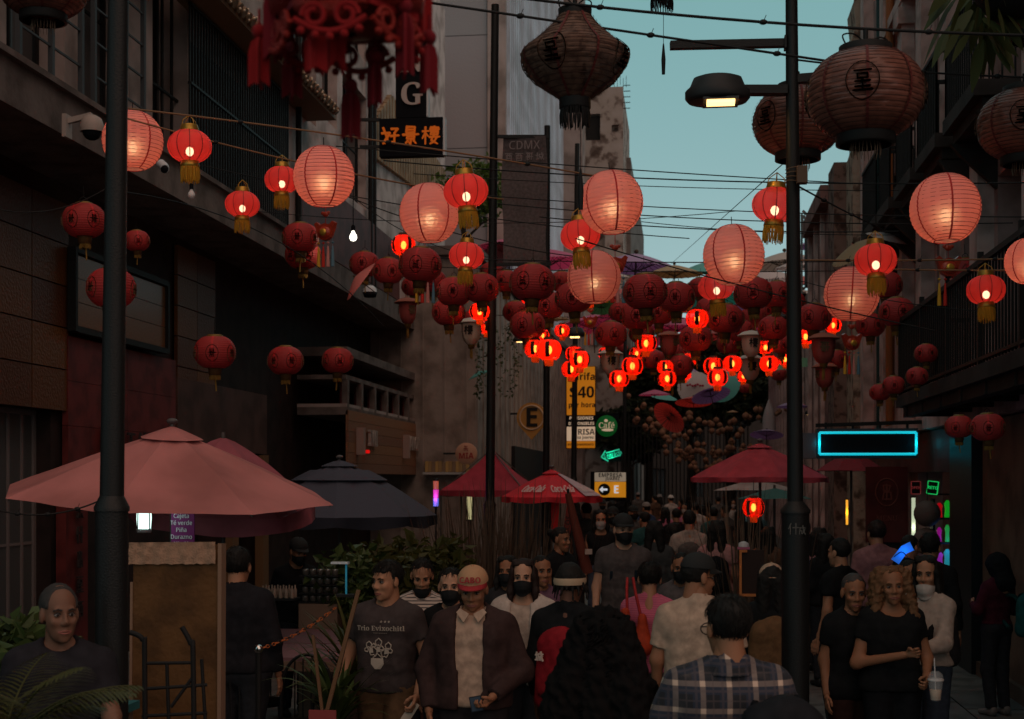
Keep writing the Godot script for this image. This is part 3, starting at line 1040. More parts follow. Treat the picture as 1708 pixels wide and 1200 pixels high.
# ---------------------------------------------------------------- posts, lamps, signs
func pole(label: String, pts: Array, d: float, wide: Array) -> Node3D:
	var o := thing("lamp_post", label, "post", Vector3.ZERO, "dark posts along the street")
	var base := at(pts[0][0], HY, d)
	base.y = 0.02
	o.position = base
	var mb := MB.new()
	var m := mat("post_paint", Color(0.009, 0.0085, 0.0085), 0.5, {"spec": 0.35, "bump": 0.15, "ts": 3.0})
	var j := at(pts[0][0], pts[0][1], d) - base
	var top := at(pts[1][0], pts[1][1], d) - base
	mb.tube(PackedVector3Array([Vector3.ZERO, j]), w(wide[0], d) / 2, 20)
	obj("base", mb, m, o)
	mb = MB.new()
	mb.lathe(PackedVector2Array([Vector2(w(wide[0], d) * 0.54, -0.02), Vector2(w(wide[0], d) * 0.54, 0.0), Vector2(w(wide[1], d) * 0.5, 0.05)]), 20, j)
	mb.tube(PackedVector3Array([j, top]), w(wide[1], d) / 2, 20, w(wide[2], d) / 2)
	obj("shaft", mb, m, o)
	return o


func lamp_head(label: String, p: Vector3, s: float, e: float) -> Node3D:
	var o := thing("street_lamp", label, "street lamp", p)
	var m := mat("lamp_case", Color(0.03, 0.03, 0.031), 0.5, {"metal": 0.3})
	var mb := MB.new()
	var pr := PackedVector2Array([Vector2(0.0, -0.045), Vector2(0.20, -0.045), Vector2(0.222, -0.02), Vector2(0.222, 0.03), Vector2(0.19, 0.06), Vector2(0.165, 0.12), Vector2(0.12, 0.135), Vector2(0, 0.137)])
	mb.lathe(pr, 24, Vector3.ZERO, Basis().scaled(Vector3(s, s, s * 0.75)))
	obj("case", mb, m, o)
	var bulb := obj("lamp_panel", MB.new().box(Vector3(0.02, -0.062, 0.075) * s, Vector3(0.19, 0.03, 0.11) * s), mat("warm_panel", Color(1, 0.8, 0.5), 0.5, {"emit": Color(1.0, 0.78, 0.48), "e": 3.0}), o)
	obj("lamp_frame", MB.new().box(Vector3(0.02, -0.048, 0.02) * s, Vector3(0.24, 0.016, 0.25) * s), mat("lamp_case2", Color(0.05, 0.05, 0.05), 0.5), o)
	var l := AreaLight3D.new()
	l.name = "panel_light"
	l.area_size = Vector2(0.18, 0.1) * s
	l.light_color = Color(1.0, 0.75, 0.45)
	l.light_energy = e
	l.shadow_enabled = true
	o.add_child(l)
	l.position = Vector3(0.02, -0.085, 0.07) * s
	l.rotation.x = -PI / 2
	if bulb:
		pass
	return o


func street_furniture() -> void:
	pole("thick dark post standing in front of the big pink parasol", [[186, 846], [198, -70]], 6.5, [54, 40, 33])
	var mid := pole("slim dark post carrying the grey cloth banner", [[817, 842], [826, 8]], 18.4, [20, 15.5, 13])
	pole("slim dark post that crosses the red umbrella with white script", [[911, 836], [913, 210]], 26.0, [14.5, 11.5, 10])
	pole("thin dark post crossing the yellow price sign", [[957, 800], [963, 240]], 32.4, [11, 9.5, 8])
	pole("thin dark post beside the green round sign", [[1041, 820], [1043, 560]], 46.0, [8, 7, 6])
	var rp := pole("dark post with scratched letters carrying the lit street lamp", [[1327, 851], [1320, -70]], 8.4, [46, 27, 19.5])
	var m: Material = M["post_paint"]
	var mb := MB.new()
	var b := rp.position
	mb.bar(at(1118, 76, 8.4) - b, at(1311, 72, 8.4) - b, 0.045, 0.05)
	mb.box(at(1310, 72, 8.4) - b, Vector3(0.012, 0.075, 0.08))
	obj("arm", mb, m, rp)
	mb = MB.new()
	mb.bar(at(1236, 151, 8.4) - b, at(1312, 151, 8.4) - b, 0.05, 0.078)
	mb.bar(at(1328, 132, 8.4) - b, at(1378, 128, 8.4) - b, 0.05, 0.05)
	obj("arm", mb, m, rp)
	obj("scratched_letter", hanzi_mesh(4, 0.07, 0.002), mat("scratch", Color(0.10, 0.09, 0.08), 0.6), rp, at(1322, 882, 8.4) - b + Vector3(0, 0, 0.079))
	obj("scratched_letter", hanzi_mesh(9, 0.06, 0.002), M["scratch"], rp, at(1334, 884, 8.4) - b + Vector3(0.0, 0, 0.078))
	mb = MB.new()
	mb.box(at(1338, 292, 8.3) - b, Vector3(0.06, 0.1, 0.07))
	for k in 4:
		mb.tube(sagging(at(1310, 284 + 6 * k, 8.33) - b, at(1340, 280 + 9 * k, 8.3) - b, -0.012, 5), 0.003, 4)
	obj("junction_box", mb, mat("box_brown", Color(0.12, 0.075, 0.05), 0.6), rp)
	lamp_head("lit street lamp with domed dark case on the scratched post", at(1197, 160, 8.4), 0.86, 0.12)
	lamp_head("small lit lamp hanging among the glowing red lanterns above the price sign", at(958, 558, 27), 0.95, 0.25)
	lamp_head("lit lamp head on a pale box near the grey banner", at(866, 568, 29), 0.6, 0.12)
	lamp_head("faint lit lamp low behind the third dark post", at(922, 594, 40), 0.9, 0.2)
	lamp_head("small bright lamp over the maroon market umbrella past the scratched post", at(1349, 690, 36), 0.45, 0.12)

	# banner
	var p := at(875, 228, 18.4)
	var bn := thing("cloth_banner", "worn grey cloth banner hanging from arms of a slim post", "banner", p)
	var grid := PackedVector3Array()
	var W := w(74, 18.4)
	var H := w(216, 18.4)
	for i in 13:
		for j in 9:
			var x := W * (j / 8.0 - 0.5) * (1.0 - 0.05 * sin(i * 0.6))
			grid.append(Vector3(x, -H + H * i / 12.0, 0.03 * sin(j * 1.4 + i * 0.25) * (1.2 - i / 12.0) + 0.02 * sin(i * 1.1)))
	mb = MB.new()
	mb.grid(grid, 13, 9, false)
	obj("cloth", mb, mat("banner_cloth", Color(0.13, 0.105, 0.105), 0.9, {"tex": "cloth", "ts": 2.0, "back": Color(0.1, 0.08, 0.08)}), bn)
	var ink := mat("banner_ink", Color(0.24, 0.20, 0.20), 0.9)
	obj("lettering", words("CDMX", 0.15, 0.004), ink, bn, Vector3(0, -0.12, 0.05))
	for k in 4:
		obj("lettering", hanzi_mesh([7, 7, 8, 9][k], 0.11, 0.004, 0.09), ink, bn, Vector3(-0.2 + 0.135 * k, -0.27, 0.05))
	obj("arm", MB.new().bar(at(818, 228, 18.4) - p, at(916, 228, 18.4) - p, 0.04, 0.04), m, bn)
	obj("arm", MB.new().bar(at(818, 442, 18.4) - p, at(920, 440, 18.4) - p, 0.04, 0.04), m, bn)

	# the black restaurant sign
	var D := 19.5
	p = at(690, 200, D)
	var sg := thing("restaurant_sign", "black upright sign with pale letter G above orange characters, braced to the stone wall", "sign", p)
	var black := mat("sign_black", Color(0.006, 0.0065, 0.009), 0.7, {"spec": 0.2})
	var edge := mat("sign_edge", Color(0.62, 0.62, 0.64), 0.5)
	var lo := at(633, 262, D) - p
	var hi := at(741, 199, D) - p
	obj("lower_board", MB.new().span(Vector3(lo.x, lo.y, -0.08), Vector3(hi.x, hi.y, 0.08)), black, sg)
	obj("side_edge", MB.new().span(Vector3(hi.x, lo.y, -0.07), Vector3(hi.x + 0.03, hi.y, 0.06)), edge, sg)
	var lo2 := at(661, 198, D) - p
	var hi2 := at(713, -90, D) - p
	obj("upper_board", MB.new().span(Vector3(lo2.x, lo2.y, -0.075), Vector3(hi2.x, hi2.y, 0.075)), black, sg)
	obj("side_edge", MB.new().span(Vector3(hi2.x, lo2.y + 0.01, -0.065), Vector3(hi2.x + 0.025, hi2.y, 0.055)), edge, sg)
	var amber := mat("amber_glow", Color(0.62, 0.17, 0.02), 0.5, {"emit": Color(1.0, 0.42, 0.06), "e": 0.16})  # orange characters carry a weak glow in their material
	for k in 3:
		obj("character", hanzi_mesh(k, w(31, D), 0.025, 0.125), amber, sg, at(653 + 34 * k, 229, D) - p + Vector3(0, 0, 0.085))
	obj("letter", words("G", w(52, D), 0.03, "Droid Serif", true), mat("pale_letter", Color(0.48, 0.40, 0.37), 0.6), sg, at(688, 160, D) - p + Vector3(0, 0, 0.09))
	obj("letter", words("N", w(52, D), 0.03, "Droid Serif", true), M["pale_letter"], sg, at(688, 105, D) - p + Vector3(0, 0, 0.09))
	obj("letter", words("O", w(52, D), 0.03, "Droid Serif", true), M["pale_letter"], sg, at(688, 48, D) - p + Vector3(0, 0, 0.09))
	obj("brace", MB.new().bar(at(600, 200, D) - p, at(635, 200, D) - p, 0.04, 0.04), m, sg)
	obj("brace", MB.new().bar(at(600, 245, D) - p, at(635, 245, D) - p, 0.04, 0.04), m, sg)

	# parking signs
	D = 44.0
	p = at(969, 680, D)
	var ys := thing("price_sign", "tall yellow parking price sign with dark and white panels below", "sign", p)
	var yel := mat("sign_yellow", Color(0.72, 0.36, 0.03), 0.5, {"emit": Color(1, 0.56, 0.08), "e": 0.22})
	var ivory := mat("sign_ivory", Color(0.75, 0.66, 0.55), 0.5, {"emit": Color(1, 0.85, 0.7), "e": 0.3})
	var ink2 := mat("ink", Color(0.015, 0.013, 0.012), 0.6)
	var rows := [[612, 693, yel], [693, 712, black], [712, 736, ivory], [736, 748, yel]]
	for r in rows:
		var c := at(969, (r[0] + r[1]) / 2.0, D) - p
		obj("sign_face", MB.new().box(c, Vector3(w(47, D), w(r[1] - r[0], D) - 0.01, 0.14)), r[2], ys)
	obj("case", MB.new().box(Vector3(-0.01, 0, -0.1), Vector3(w(50, D), w(138, D), 0.16)), black, ys)
	for t in [["Tarifa", 971, 629, 16, ink2], ["$40", 971, 655, 26, ink2], ["por hora", 971, 676, 11, ink2], ["PENSIONES", 970, 698, 7.4, ivory], ["DISPONIBLES", 970, 707, 6.8, ivory], ["PRISA", 974, 721, 13, ink2], ["plaza juarez", 972, 730, 6.5, ink2], ["ESTACIONAMIENTO", 969, 742, 4.6, ink2]]:
		obj("lettering", words(t[0], w(t[3], D), 0.012, "Droid Sans", true), t[4], ys, at(t[1], t[2], D) - p + Vector3(0, 0, 0.08))
	D = 36.0
	p = at(887, 697, D)
	var es := thing("parking_sign", "round tan sign with black letter E and a pointed foot", "sign", p)
	var drop := PackedVector2Array()
	for k in 25:
		var a := deg_to_rad(-40 + 260 * k / 24.0)
		drop.append(Vector2(cos(a), sin(a)) * w(25, D))
	drop.append(Vector2(0, -w(37, D)))
	obj("plate", MB.new().prism(drop, -0.06, 0.06), mat("tan_sign", Color(0.42, 0.20, 0.05), 0.6), es)
	var ring := PackedVector3Array()
	for k in 33:
		ring.append(Vector3(cos(TAU * k / 32), sin(TAU * k / 32), 0) * w(20, D) + Vector3(0, 0, 0.062))
	obj("ring", MB.new().tube(ring, 0.025, 5), mat("ring_paint", Color(0.5, 0.34, 0.22), 0.6), es)
	obj("letter", words("E", w(44, D), 0.02, "Droid Sans", true), ink2, es, Vector3(0, 0, 0.07))
	obj("bracket", MB.new().bar(Vector3(-w(36, D), 0.1, 0), Vector3(-w(24, D), 0.1, 0), 0.05, 0.05), m, es)
	D = 46.0
	p = at(1012, 711, D)
	var gs := thing("round_green_sign", "green sign with white tree drawing in a dark square case", "sign", p)
	obj("case", MB.new().box(Vector3(0, 0, -0.08), Vector3(w(40, D), w(42, D), 0.14)), black, gs)
	obj("sign_face", MB.new().lathe(PackedVector2Array([Vector2(0.0, 0.05), Vector2(w(18, D), 0.05), Vector2(w(18, D), -0.02), Vector2(0, -0.02)]), 24, Vector3.ZERO, Basis(Vector3.RIGHT, Vector3(0, 0, -1), Vector3.UP)), mat("sign_green", Color(0.01, 0.22, 0.06), 0.5, {"emit": Color(0.02, 0.5, 0.13), "e": 0.07}), gs)
	obj("lettering", words("Café", w(13, D), 0.01, "Droid Serif"), ivory, gs, Vector3(0, 0.02, 0.04))
	obj("drawing", MB.new().ellip(Vector3(0.03, -0.13, 0.04), Vector3(0.2, 0.045, 0.02), 6, 12).ellip(Vector3(-0.02, 0.17, 0.04), Vector3(0.06, 0.05, 0.02), 6, 10), ivory, gs)
	# neon arrow
	D = 44.0
	p = at(1019, 760, D)
	var ar := thing("neon_arrow", "green neon arrow pointing to the parking entrance below the green sign", "neon sign", p)
	var neon := mat("neon_green", Color(0.1, 0.8, 0.6), 0.5, {"emit": Color(0.12, 0.85, 0.66), "e": 0.32})
	var q: Array = []
	for c in [[-16, -3], [-9, 8], [-8, 4], [14, 10], [16, 0], [-5, -6], [-4, -10], [-16, -3]]:
		q.append(Vector3(w(c[0], D), w(c[1], D), 0))
	obj("neon_tube", MB.new().tube(PackedVector3Array(q), 0.022, 6), neon, ar)
	var t := obj("neon_lettering", words("Entrada", w(9, D), 0.012), neon, ar, Vector3(0.06, 0.03, 0))
	t.rotation.z = 0.25
	obj("backing", MB.new().box(Vector3(0.02, 0, -0.06), Vector3(w(34, D), w(20, D), 0.03)), black, ar)
	lamp(ar, Vector3(0, 0, 0.1), Color(0.2, 1, 0.8), 0.03)
	# lit entrance sign
	D = 40.0
	p = at(1018, 812, D)
	var ls := thing("lit_entrance_sign", "lit yellow and white parking sign with arrow and letter E over the crowd", "sign", p)
	obj("case", MB.new().box(Vector3(0, 0, -0.1), Vector3(w(66, D), w(50, D), 0.16)), black, ls)
	obj("sign_face", MB.new().box(at(1018, 817, D) - p, Vector3(w(52, D), w(26, D), 0.06)), mat("sign_yellow2", Color(0.7, 0.4, 0.04), 0.5, {"emit": Color(1, 0.62, 0.1), "e": 0.3}), ls)
	obj("sign_face", MB.new().box(at(1018, 796, D) - p, Vector3(w(52, D), w(15, D), 0.06)), mat("sign_grey", Color(0.5, 0.46, 0.4), 0.5, {"emit": Color(1, 0.92, 0.8), "e": 0.12}), ls)
	for k in 2:
		obj("disc", MB.new().lathe(PackedVector2Array([Vector2(0, 0.03), Vector2(w(10, D), 0.03), Vector2(w(10, D), 0), Vector2(0, 0)]), 20, at(1008 + 20 * k, 817, D) - p + Vector3(0, 0, 0.035), Basis(Vector3.RIGHT, Vector3(0, 0, -1), Vector3.UP)), black, ls)
	obj("letter", words("E", w(18, D), 0.012, "Droid Sans", true), mat("lit_white", Color(0.8, 0.8, 0.8), 0.5, {"emit": Color(0.9, 0.95, 1), "e": 0.45}), ls, at(1028, 817, D) - p + Vector3(0, 0, 0.075))
	mb = MB.new()
	mb.prism(PackedVector2Array([Vector2(-0.12, 0), Vector2(-0.02, 0.09), Vector2(-0.02, 0.03), Vector2(0.11, 0.03), Vector2(0.11, -0.03), Vector2(-0.02, -0.03), Vector2(-0.02, -0.09)]), 0, 0.012)
	obj("arrow", mb, M["lit_white"], ls, at(1007, 817, D) - p + Vector3(0, 0, 0.07))
	obj("lettering", words("EMPRESA", w(9, D), 0.01, "Droid Sans", true), ink2, ls, at(1018, 793, D) - p + Vector3(0, 0, 0.035))
	obj("lettering", words("JUAREZ", w(7, D), 0.01, "Droid Sans", true), ink2, ls, at(1022, 799, D) - p + Vector3(0, 0, 0.035))
	obj("post", MB.new().bar(Vector3(0.5, -0.3, -0.1), Vector3(0.5, -p.y, -0.1), 0.07, 0.07), m, ls)
	# round sign by the awning
	p = at(778, 757, 30.5)
	var rs := thing("round_shop_sign", "round tan shop sign with red letters beside the bamboo awning", "sign", p)
	obj("disc", MB.new().lathe(PackedVector2Array([Vector2(0, 0.06), Vector2(w(18, 30.5), 0.06), Vector2(w(18, 30.5), -0.06), Vector2(0, -0.06)]), 28, Vector3.ZERO, Basis(Vector3.RIGHT, Vector3(0, 0, -1), Vector3.UP)), mat("round_tan", Color(0.50, 0.27, 0.18), 0.6), rs)
	obj("lettering", words("MIA", 0.17, 0.01, "Droid Sans", true), mat("red_letter", Color(0.3, 0.03, 0.03), 0.5), rs, Vector3(0, -0.05, 0.064))
	obj("drawing", hanzi_mesh(3, 0.12, 0.008), M["red_letter"], rs, Vector3(0, 0.11, 0.064))
	obj("bracket", MB.new().bar(Vector3(-0.5, 0, 0), Vector3(-0.22, 0, 0), 0.04, 0.04), m, rs)
	# neon frame board over the shop on the other side
	D = 18.8
	p = at(1447, 740, D)
	var nb := thing("neon_frame_sign", "black sign board framed by a turquoise neon line under the long balcony", "neon sign", p)
	var fw := w(166, D)
	var fh := w(50, D)
	obj("case", MB.new().box(Vector3(0, 0, -0.13), Vector3(fw, fh, 0.24)), mat("case_grey", Color(0.045, 0.04, 0.045), 0.4), nb)
	obj("sign_face", MB.new().box(Vector3(0, 0, 0.0), Vector3(fw * 0.965, fh * 0.8, 0.02)), black, nb)
	obj("side_case", MB.new().box(Vector3(-fw / 2 - 0.11, -0.03, -0.2), Vector3(0.2, fh * 0.85, 0.5)), mat("case_side", Color(0.10, 0.09, 0.10), 0.5), nb)
	var turq := mat("neon_turquoise", Color(0.1, 0.7, 0.75), 0.5, {"emit": Color(0.04, 0.72, 0.80), "e": 0.95})
	var x := fw * 0.475
	var y := fh * 0.36
	for s in [[[-x, -y], [x, -y]], [[x, -y], [x, y]], [[x, y], [-x, y]], [[-x, y], [-x, -y]]]:
		obj("neon_tube", MB.new().tube(PackedVector3Array([Vector3(s[0][0], s[0][1], 0.035), Vector3(s[1][0], s[1][1], 0.035)]), 0.017, 8), turq, nb)
	mb = MB.new()
	mb.bar(Vector3(-fw * 0.5, fh * 0.62, -0.15), Vector3(fw * 0.55, fh * 0.72, -0.15), 0.05, 0.05)
	for k in 4:
		mb.bar(Vector3(-fw * 0.4 + fw * 0.27 * k, fh * 0.5, -0.15), Vector3(-fw * 0.4 + fw * 0.27 * k, fh * 0.72, -0.15), 0.03, 0.03)
	obj("bracket", mb, m, nb)
	for s in [-1, 1]:
		lamp(nb, Vector3(s * x, 0, 0.08), Color(0.1, 0.9, 1.0), 0.008)
	# cameras and loose bulbs on the ledge
	var cc := thing("dome_camera", "pale dome camera on a bracket under the window ledge", "camera", at(153, 210, 13.6))
	obj("hood", MB.new().lathe(PackedVector2Array([Vector2(0.11, -0.06), Vector2(0.115, 0.0), Vector2(0.09, 0.07), Vector2(0.04, 0.1), Vector2(0, 0.1)]), 16), mat("cam_white", Color(0.34, 0.28, 0.25), 0.5), cc)
	obj("dome", MB.new().ellip(Vector3(0, -0.06, 0), Vector3(0.09, 0.08, 0.09), 8, 14), black, cc)
	obj("bracket", MB.new().bar(Vector3(-0.25, 0.05, 0), Vector3(0, 0.1, 0), 0.05, 0.05).box(Vector3(-0.25, 0, 0), Vector3(0.04, 0.22, 0.14)), M["cam_white"], cc)
	cc = thing("small_camera", "small white camera with dark eye on the ledge soffit", "camera", at(276, 280, 15.5))
	obj("body", MB.new().tube(PackedVector3Array([Vector3(-0.06, 0.05, 0), Vector3(0.0, 0.0, 0.04), Vector3(0.02, -0.03, 0.08)]), 0.05, 10), mat("cam_bright", Color(0.6, 0.6, 0.62), 0.4), cc)
	obj("lens", MB.new().ellip(Vector3(0.02, -0.035, 0.09), Vector3(0.045, 0.045, 0.03), 6, 12), black, cc)
	cc = thing("white_dome_lamp", "white half dome fixture with dark base below the dark red lanterns", "fixture", at(617, 488, 24))
	obj("dome", MB.new().lathe(PackedVector2Array([Vector2(0.12, 0.0), Vector2(0.11, 0.06), Vector2(0.06, 0.11), Vector2(0, 0.12)]), 16), M["cam_bright"], cc)
	obj("base", MB.new().lathe(PackedVector2Array([Vector2(0, -0.09), Vector2(0.1, -0.08), Vector2(0.125, 0.0), Vector2(0, 0.001)]), 16), black, cc)
	for k in 2:
		var bl := thing("bare_bulb", ["unlit bare bulb dangling below the first small red lantern", "lit bare bulb hanging before the maroon wall"][k], "light bulb", at([319, 589][k], [326, 396][k], [10.5, 17.0][k]))
		var em := mat("bulb_off", Color(0.6, 0.58, 0.58), 0.2) if k == 0 else mat("bulb_on", Color(1, 1, 1), 0.3, {"emit": Color(1, 0.97, 0.9), "e": 3.0})
		obj("glass_bulb", MB.new().lathe(PackedVector2Array([Vector2(0, -0.032), Vector2(0.02, -0.026), Vector2(0.031, -0.005), Vector2(0.028, 0.015), Vector2(0.013, 0.04), Vector2(0.012, 0.05)]), 12, Vector3.ZERO, Basis().scaled(Vector3.ONE * (0.9 if k == 0 else 1.5))), em, bl)
		obj("socket", MB.new().lathe(PackedVector2Array([Vector2(0.017, 0.05), Vector2(0.017, 0.09), Vector2(0.004, 0.1), Vector2(0.003, 0.5)]), 10, Vector3.ZERO, Basis().scaled(Vector3.ONE * (0.9 if k == 0 else 1.5))), black, bl)
		if k == 1:
			lamp(bl, Vector3.ZERO, Color(1, 0.93, 0.82), 0.18, 0.04)


# ---------------------------------------------------------------- lanterns
# profile of a ribbed paper shade: radius as a function of height, with small bulges between the wires
func paper_profile(R: float, H: float, bands: int, lo: float, hi: float, power := 1.0, bulge := 0.012) -> PackedVector2Array:
	var p := PackedVector2Array()
	for i in bands * 3 + 1:
		var t := lerpf(lo, hi, float(i) / (bands * 3))
		var r := R * pow(maxf(cos(t), 0.0), power)
		p.append(Vector2(r + R * bulge * (0.0 if i % 3 == 0 else 1.0), H * sin(t)))
	return p


func radius_at(prof: PackedVector2Array, y: float) -> float:
	for i in prof.size() - 1:
		if y <= prof[i + 1].y:
			return lerpf(prof[i].x, prof[i + 1].x, clampf((y - prof[i].y) / maxf(prof[i + 1].y - prof[i].y, 1e-5), 0, 1))
	return prof[-1].x


# thin band up the shade at angle a
func meridian(prof: PackedVector2Array, a: float, wide: float, out: float) -> MB:
	var mb := MB.new()
	var g := PackedVector3Array()
	for q in prof:
		for s in [-1, 1]:
			var b: float = a + s * wide / maxf(q.x, 0.02) * 0.5
			g.append(Vector3(cos(b) * (q.x + out), q.y, -sin(b) * (q.x + out)))
	mb.grid(g, prof.size(), 2, false)
	return mb


# a flat drawing wrapped on the shade at angle a, height y
func wrapped(src: MB, prof: PackedVector2Array, a: float, y: float, out: float) -> MB:
	var mb := MB.new()
	mb.put(src, Transform3D())
	for k in mb.v.size():
		var p := mb.v[k]
		var r := radius_at(prof, y + p.y) + out + p.z
		var b := a - p.x / maxf(radius_at(prof, y), 0.02)
		# x to the viewer's right when seen from outside
		mb.v[k] = Vector3(cos(-b + PI / 2) * r, y + p.y, sin(-b + PI / 2) * r)
		var n := mb.n[k]
		mb.n[k] = (Vector3(cos(-b + PI / 2), 0, sin(-b + PI / 2)) * n.z + Vector3(-sin(-b + PI / 2), 0, cos(-b + PI / 2)) * -n.x + Vector3.UP * n.y).normalized()
	return mb


func oval(rx: float, ry: float, r: float) -> MB:
	var p := PackedVector3Array()
	for k in 25:
		p.append(Vector3(cos(TAU * k / 24) * rx, sin(TAU * k / 24) * ry, 0.0))
	return MB.new().tube(p, r, 5)


func fringe(r: float, top: float, length: float, count: int, thick: float, seed_ := 3) -> MB:
	var g := RandomNumberGenerator.new()
	g.seed = seed_
	var mb := MB.new()
	for k in count:
		var a := TAU * k / count + g.randf_range(-0.05, 0.05)
		var p := Vector3(cos(a) * r, top, -sin(a) * r)
		var q := p + Vector3(g.randf_range(-0.006, 0.006), -length * g.randf_range(0.82, 1.06), g.randf_range(-0.006, 0.006))
		mb.tube(PackedVector3Array([p, p.lerp(q, 0.5) + Vector3(cos(a), 0, -sin(a)) * 0.004, q]), thick, 3)
	return mb


func pink_lantern() -> Node3D:
	var o := thing("pink_paper_lantern", "", "lantern", Vector3.ZERO, "lit pink paper lanterns over the street")
	var prof := paper_profile(0.2, 0.205, 20, deg_to_rad(-70), deg_to_rad(78), 0.95, 0.022)
	var paper := mat("pink_paper", Color(0.74, 0.42, 0.41), 0.85, {"alpha": 0.82, "back": Color(1, 0.58, 0.55)})
	obj("paper_shade", MB.new().lathe(prof, 40), paper, o)
	var coil := PackedVector3Array()
	for i in 20 * 20 + 1:
		var t := float(i) / (20 * 20)
		var q := prof[mini(int(round(t * 20)) * 3, prof.size() - 1)]
		var ang := lerpf(deg_to_rad(-70), deg_to_rad(78), t)
		var r := 0.2 * pow(cos(ang), 0.95) + 0.0025
		coil.append(Vector3(cos(TAU * t * 20) * r, 0.205 * sin(ang) + q.y * 0.0, -sin(TAU * t * 20) * r))
	obj("wire_coil", MB.new().tube(coil, 0.002, 3), mat("coil", Color(0.22, 0.05, 0.045), 0.7), o)
	var rm := mat("red_thread", Color(0.42, 0.025, 0.03), 0.7)
	var rib := meridian(prof, 0.0, 0.0105, 0.003).mesh()
	for k in 6:
		var b := obj("rib", rib, rm, o)
		b.rotation.y = TAU * k / 6.0 + 0.35
	var rr := prof[0].x
	var ring := PackedVector3Array()
	for k in 25:
		ring.append(Vector3(cos(TAU * k / 24) * rr, prof[0].y, sin(TAU * k / 24) * rr))
	obj("rim_wire", MB.new().tube(ring, 0.0025, 4), rm, o)
	obj("hook", MB.new().tube(PackedVector3Array([Vector3(0, 0.19, 0), Vector3(0, 0.26, 0)]), 0.003, 4).bar(Vector3(-0.05, 0.2, 0), Vector3(0.05, 0.2, 0), 0.003, 0.003), mat("black_iron"), o)
	obj("bulb", MB.new().ellip(Vector3(0, -0.045, 0), Vector3(0.03, 0.04, 0.03), 8, 12), mat("lantern_bulb", Color(1, 0.9, 0.75), 0.4, {"emit": Color(1, 0.82, 0.6), "e": 7.0}), o)
	for k in 2:
		obj("added_halo_globe", MB.new().ellip(Vector3(0, -0.045, 0), Vector3.ONE * [0.06, 0.095][k], 10, 16), mat("globe%d" % k, Color(0.8, 0.8, 0.8), 0.9, {"alpha": [0.55, 0.30][k], "back": Color(1, 0.9, 0.8)}), o)  # unseen globes added to give the bulb a soft halo
	lamp(o, Vector3(0, -0.045, 0), Color(1, 0.80, 0.62), 0.036, 0.028)
	return o


func satin_lantern() -> Node3D:
	var o := thing("small_red_lantern", "", "lantern", Vector3.ZERO, "small lit red lanterns with gold fringe")
	var g := PackedVector3Array()
	var rows := 17
	var cols := 60
	for i in rows:
		var t := lerpf(deg_to_rad(-66), deg_to_rad(66), float(i) / (rows - 1))
		for j in cols:
			var a := TAU * j / cols
			var r := 0.14 * pow(cos(t), 0.85) * (0.965 + 0.05 * absf(sin(a * 5.0)))
			g.append(Vector3(cos(a) * r, 0.108 * sin(t), -sin(a) * r))
	var mb := MB.new()
	mb.grid(g, rows, cols, true)
	obj("satin_shade", mb, mat("red_satin", Color(0.55, 0.085, 0.085), 0.5, {"alpha": 0.84, "back": Color(1, 0.25, 0.24), "sheen": 0.4}), o)
	var prof := PackedVector2Array()
	for i in rows:
		var t := lerpf(deg_to_rad(-66), deg_to_rad(66), float(i) / (rows - 1))
		prof.append(Vector2(0.14 * pow(cos(t), 0.85) * 0.968, 0.108 * sin(t)))
	var gold := mat("gold_trim", Color(0.40, 0.22, 0.04), 0.35, {"metal": 0.7})
	var rib := meridian(prof, 0, 0.006, 0.002).mesh()
	for k in 10:
		var b := obj("rib", rib, mat("rib_red", Color(0.20, 0.02, 0.02), 0.5), o)
		b.rotation.y = TAU * k / 10.0
	for s in [-1, 1]:
		obj("gold_cap", MB.new().lathe(PackedVector2Array([Vector2(0.058, -0.018), Vector2(0.064, -0.01), Vector2(0.06, 0.004), Vector2(0.056, 0.022), Vector2(0.052, 0.03)]), 20, Vector3(0, s * 0.108 - (0.0 if s > 0 else 0.01), 0)), gold, o)
	mb = MB.new()
	for k in 4:
		var a := TAU * k / 4 + 0.4
		mb.tube(PackedVector3Array([Vector3(cos(a) * 0.055, 0.13, sin(a) * 0.055), Vector3(cos(a) * 0.045, 0.165, sin(a) * 0.045), Vector3(0, 0.2, 0)]), 0.003, 4)
	obj("hanger", mb, gold, o)
	stuff(obj("gold_fringe", fringe(0.056, -0.118, 0.115, 64, 0.0034), mat("gold_thread", Color(0.46, 0.24, 0.02), 0.5, {"back": Color(0.5, 0.25, 0.03)}), o))
	obj("bulb", MB.new().ellip(Vector3(0, -0.035, 0), Vector3(0.026, 0.03, 0.026), 8, 12), mat("satin_bulb", Color(1, 0.95, 0.85), 0.4, {"emit": Color(1, 0.86, 0.68), "e": 9.0}), o)
	lamp(o, Vector3(0, -0.035, 0), Color(1, 0.78, 0.66), 0.0056, 0.025)
	return o


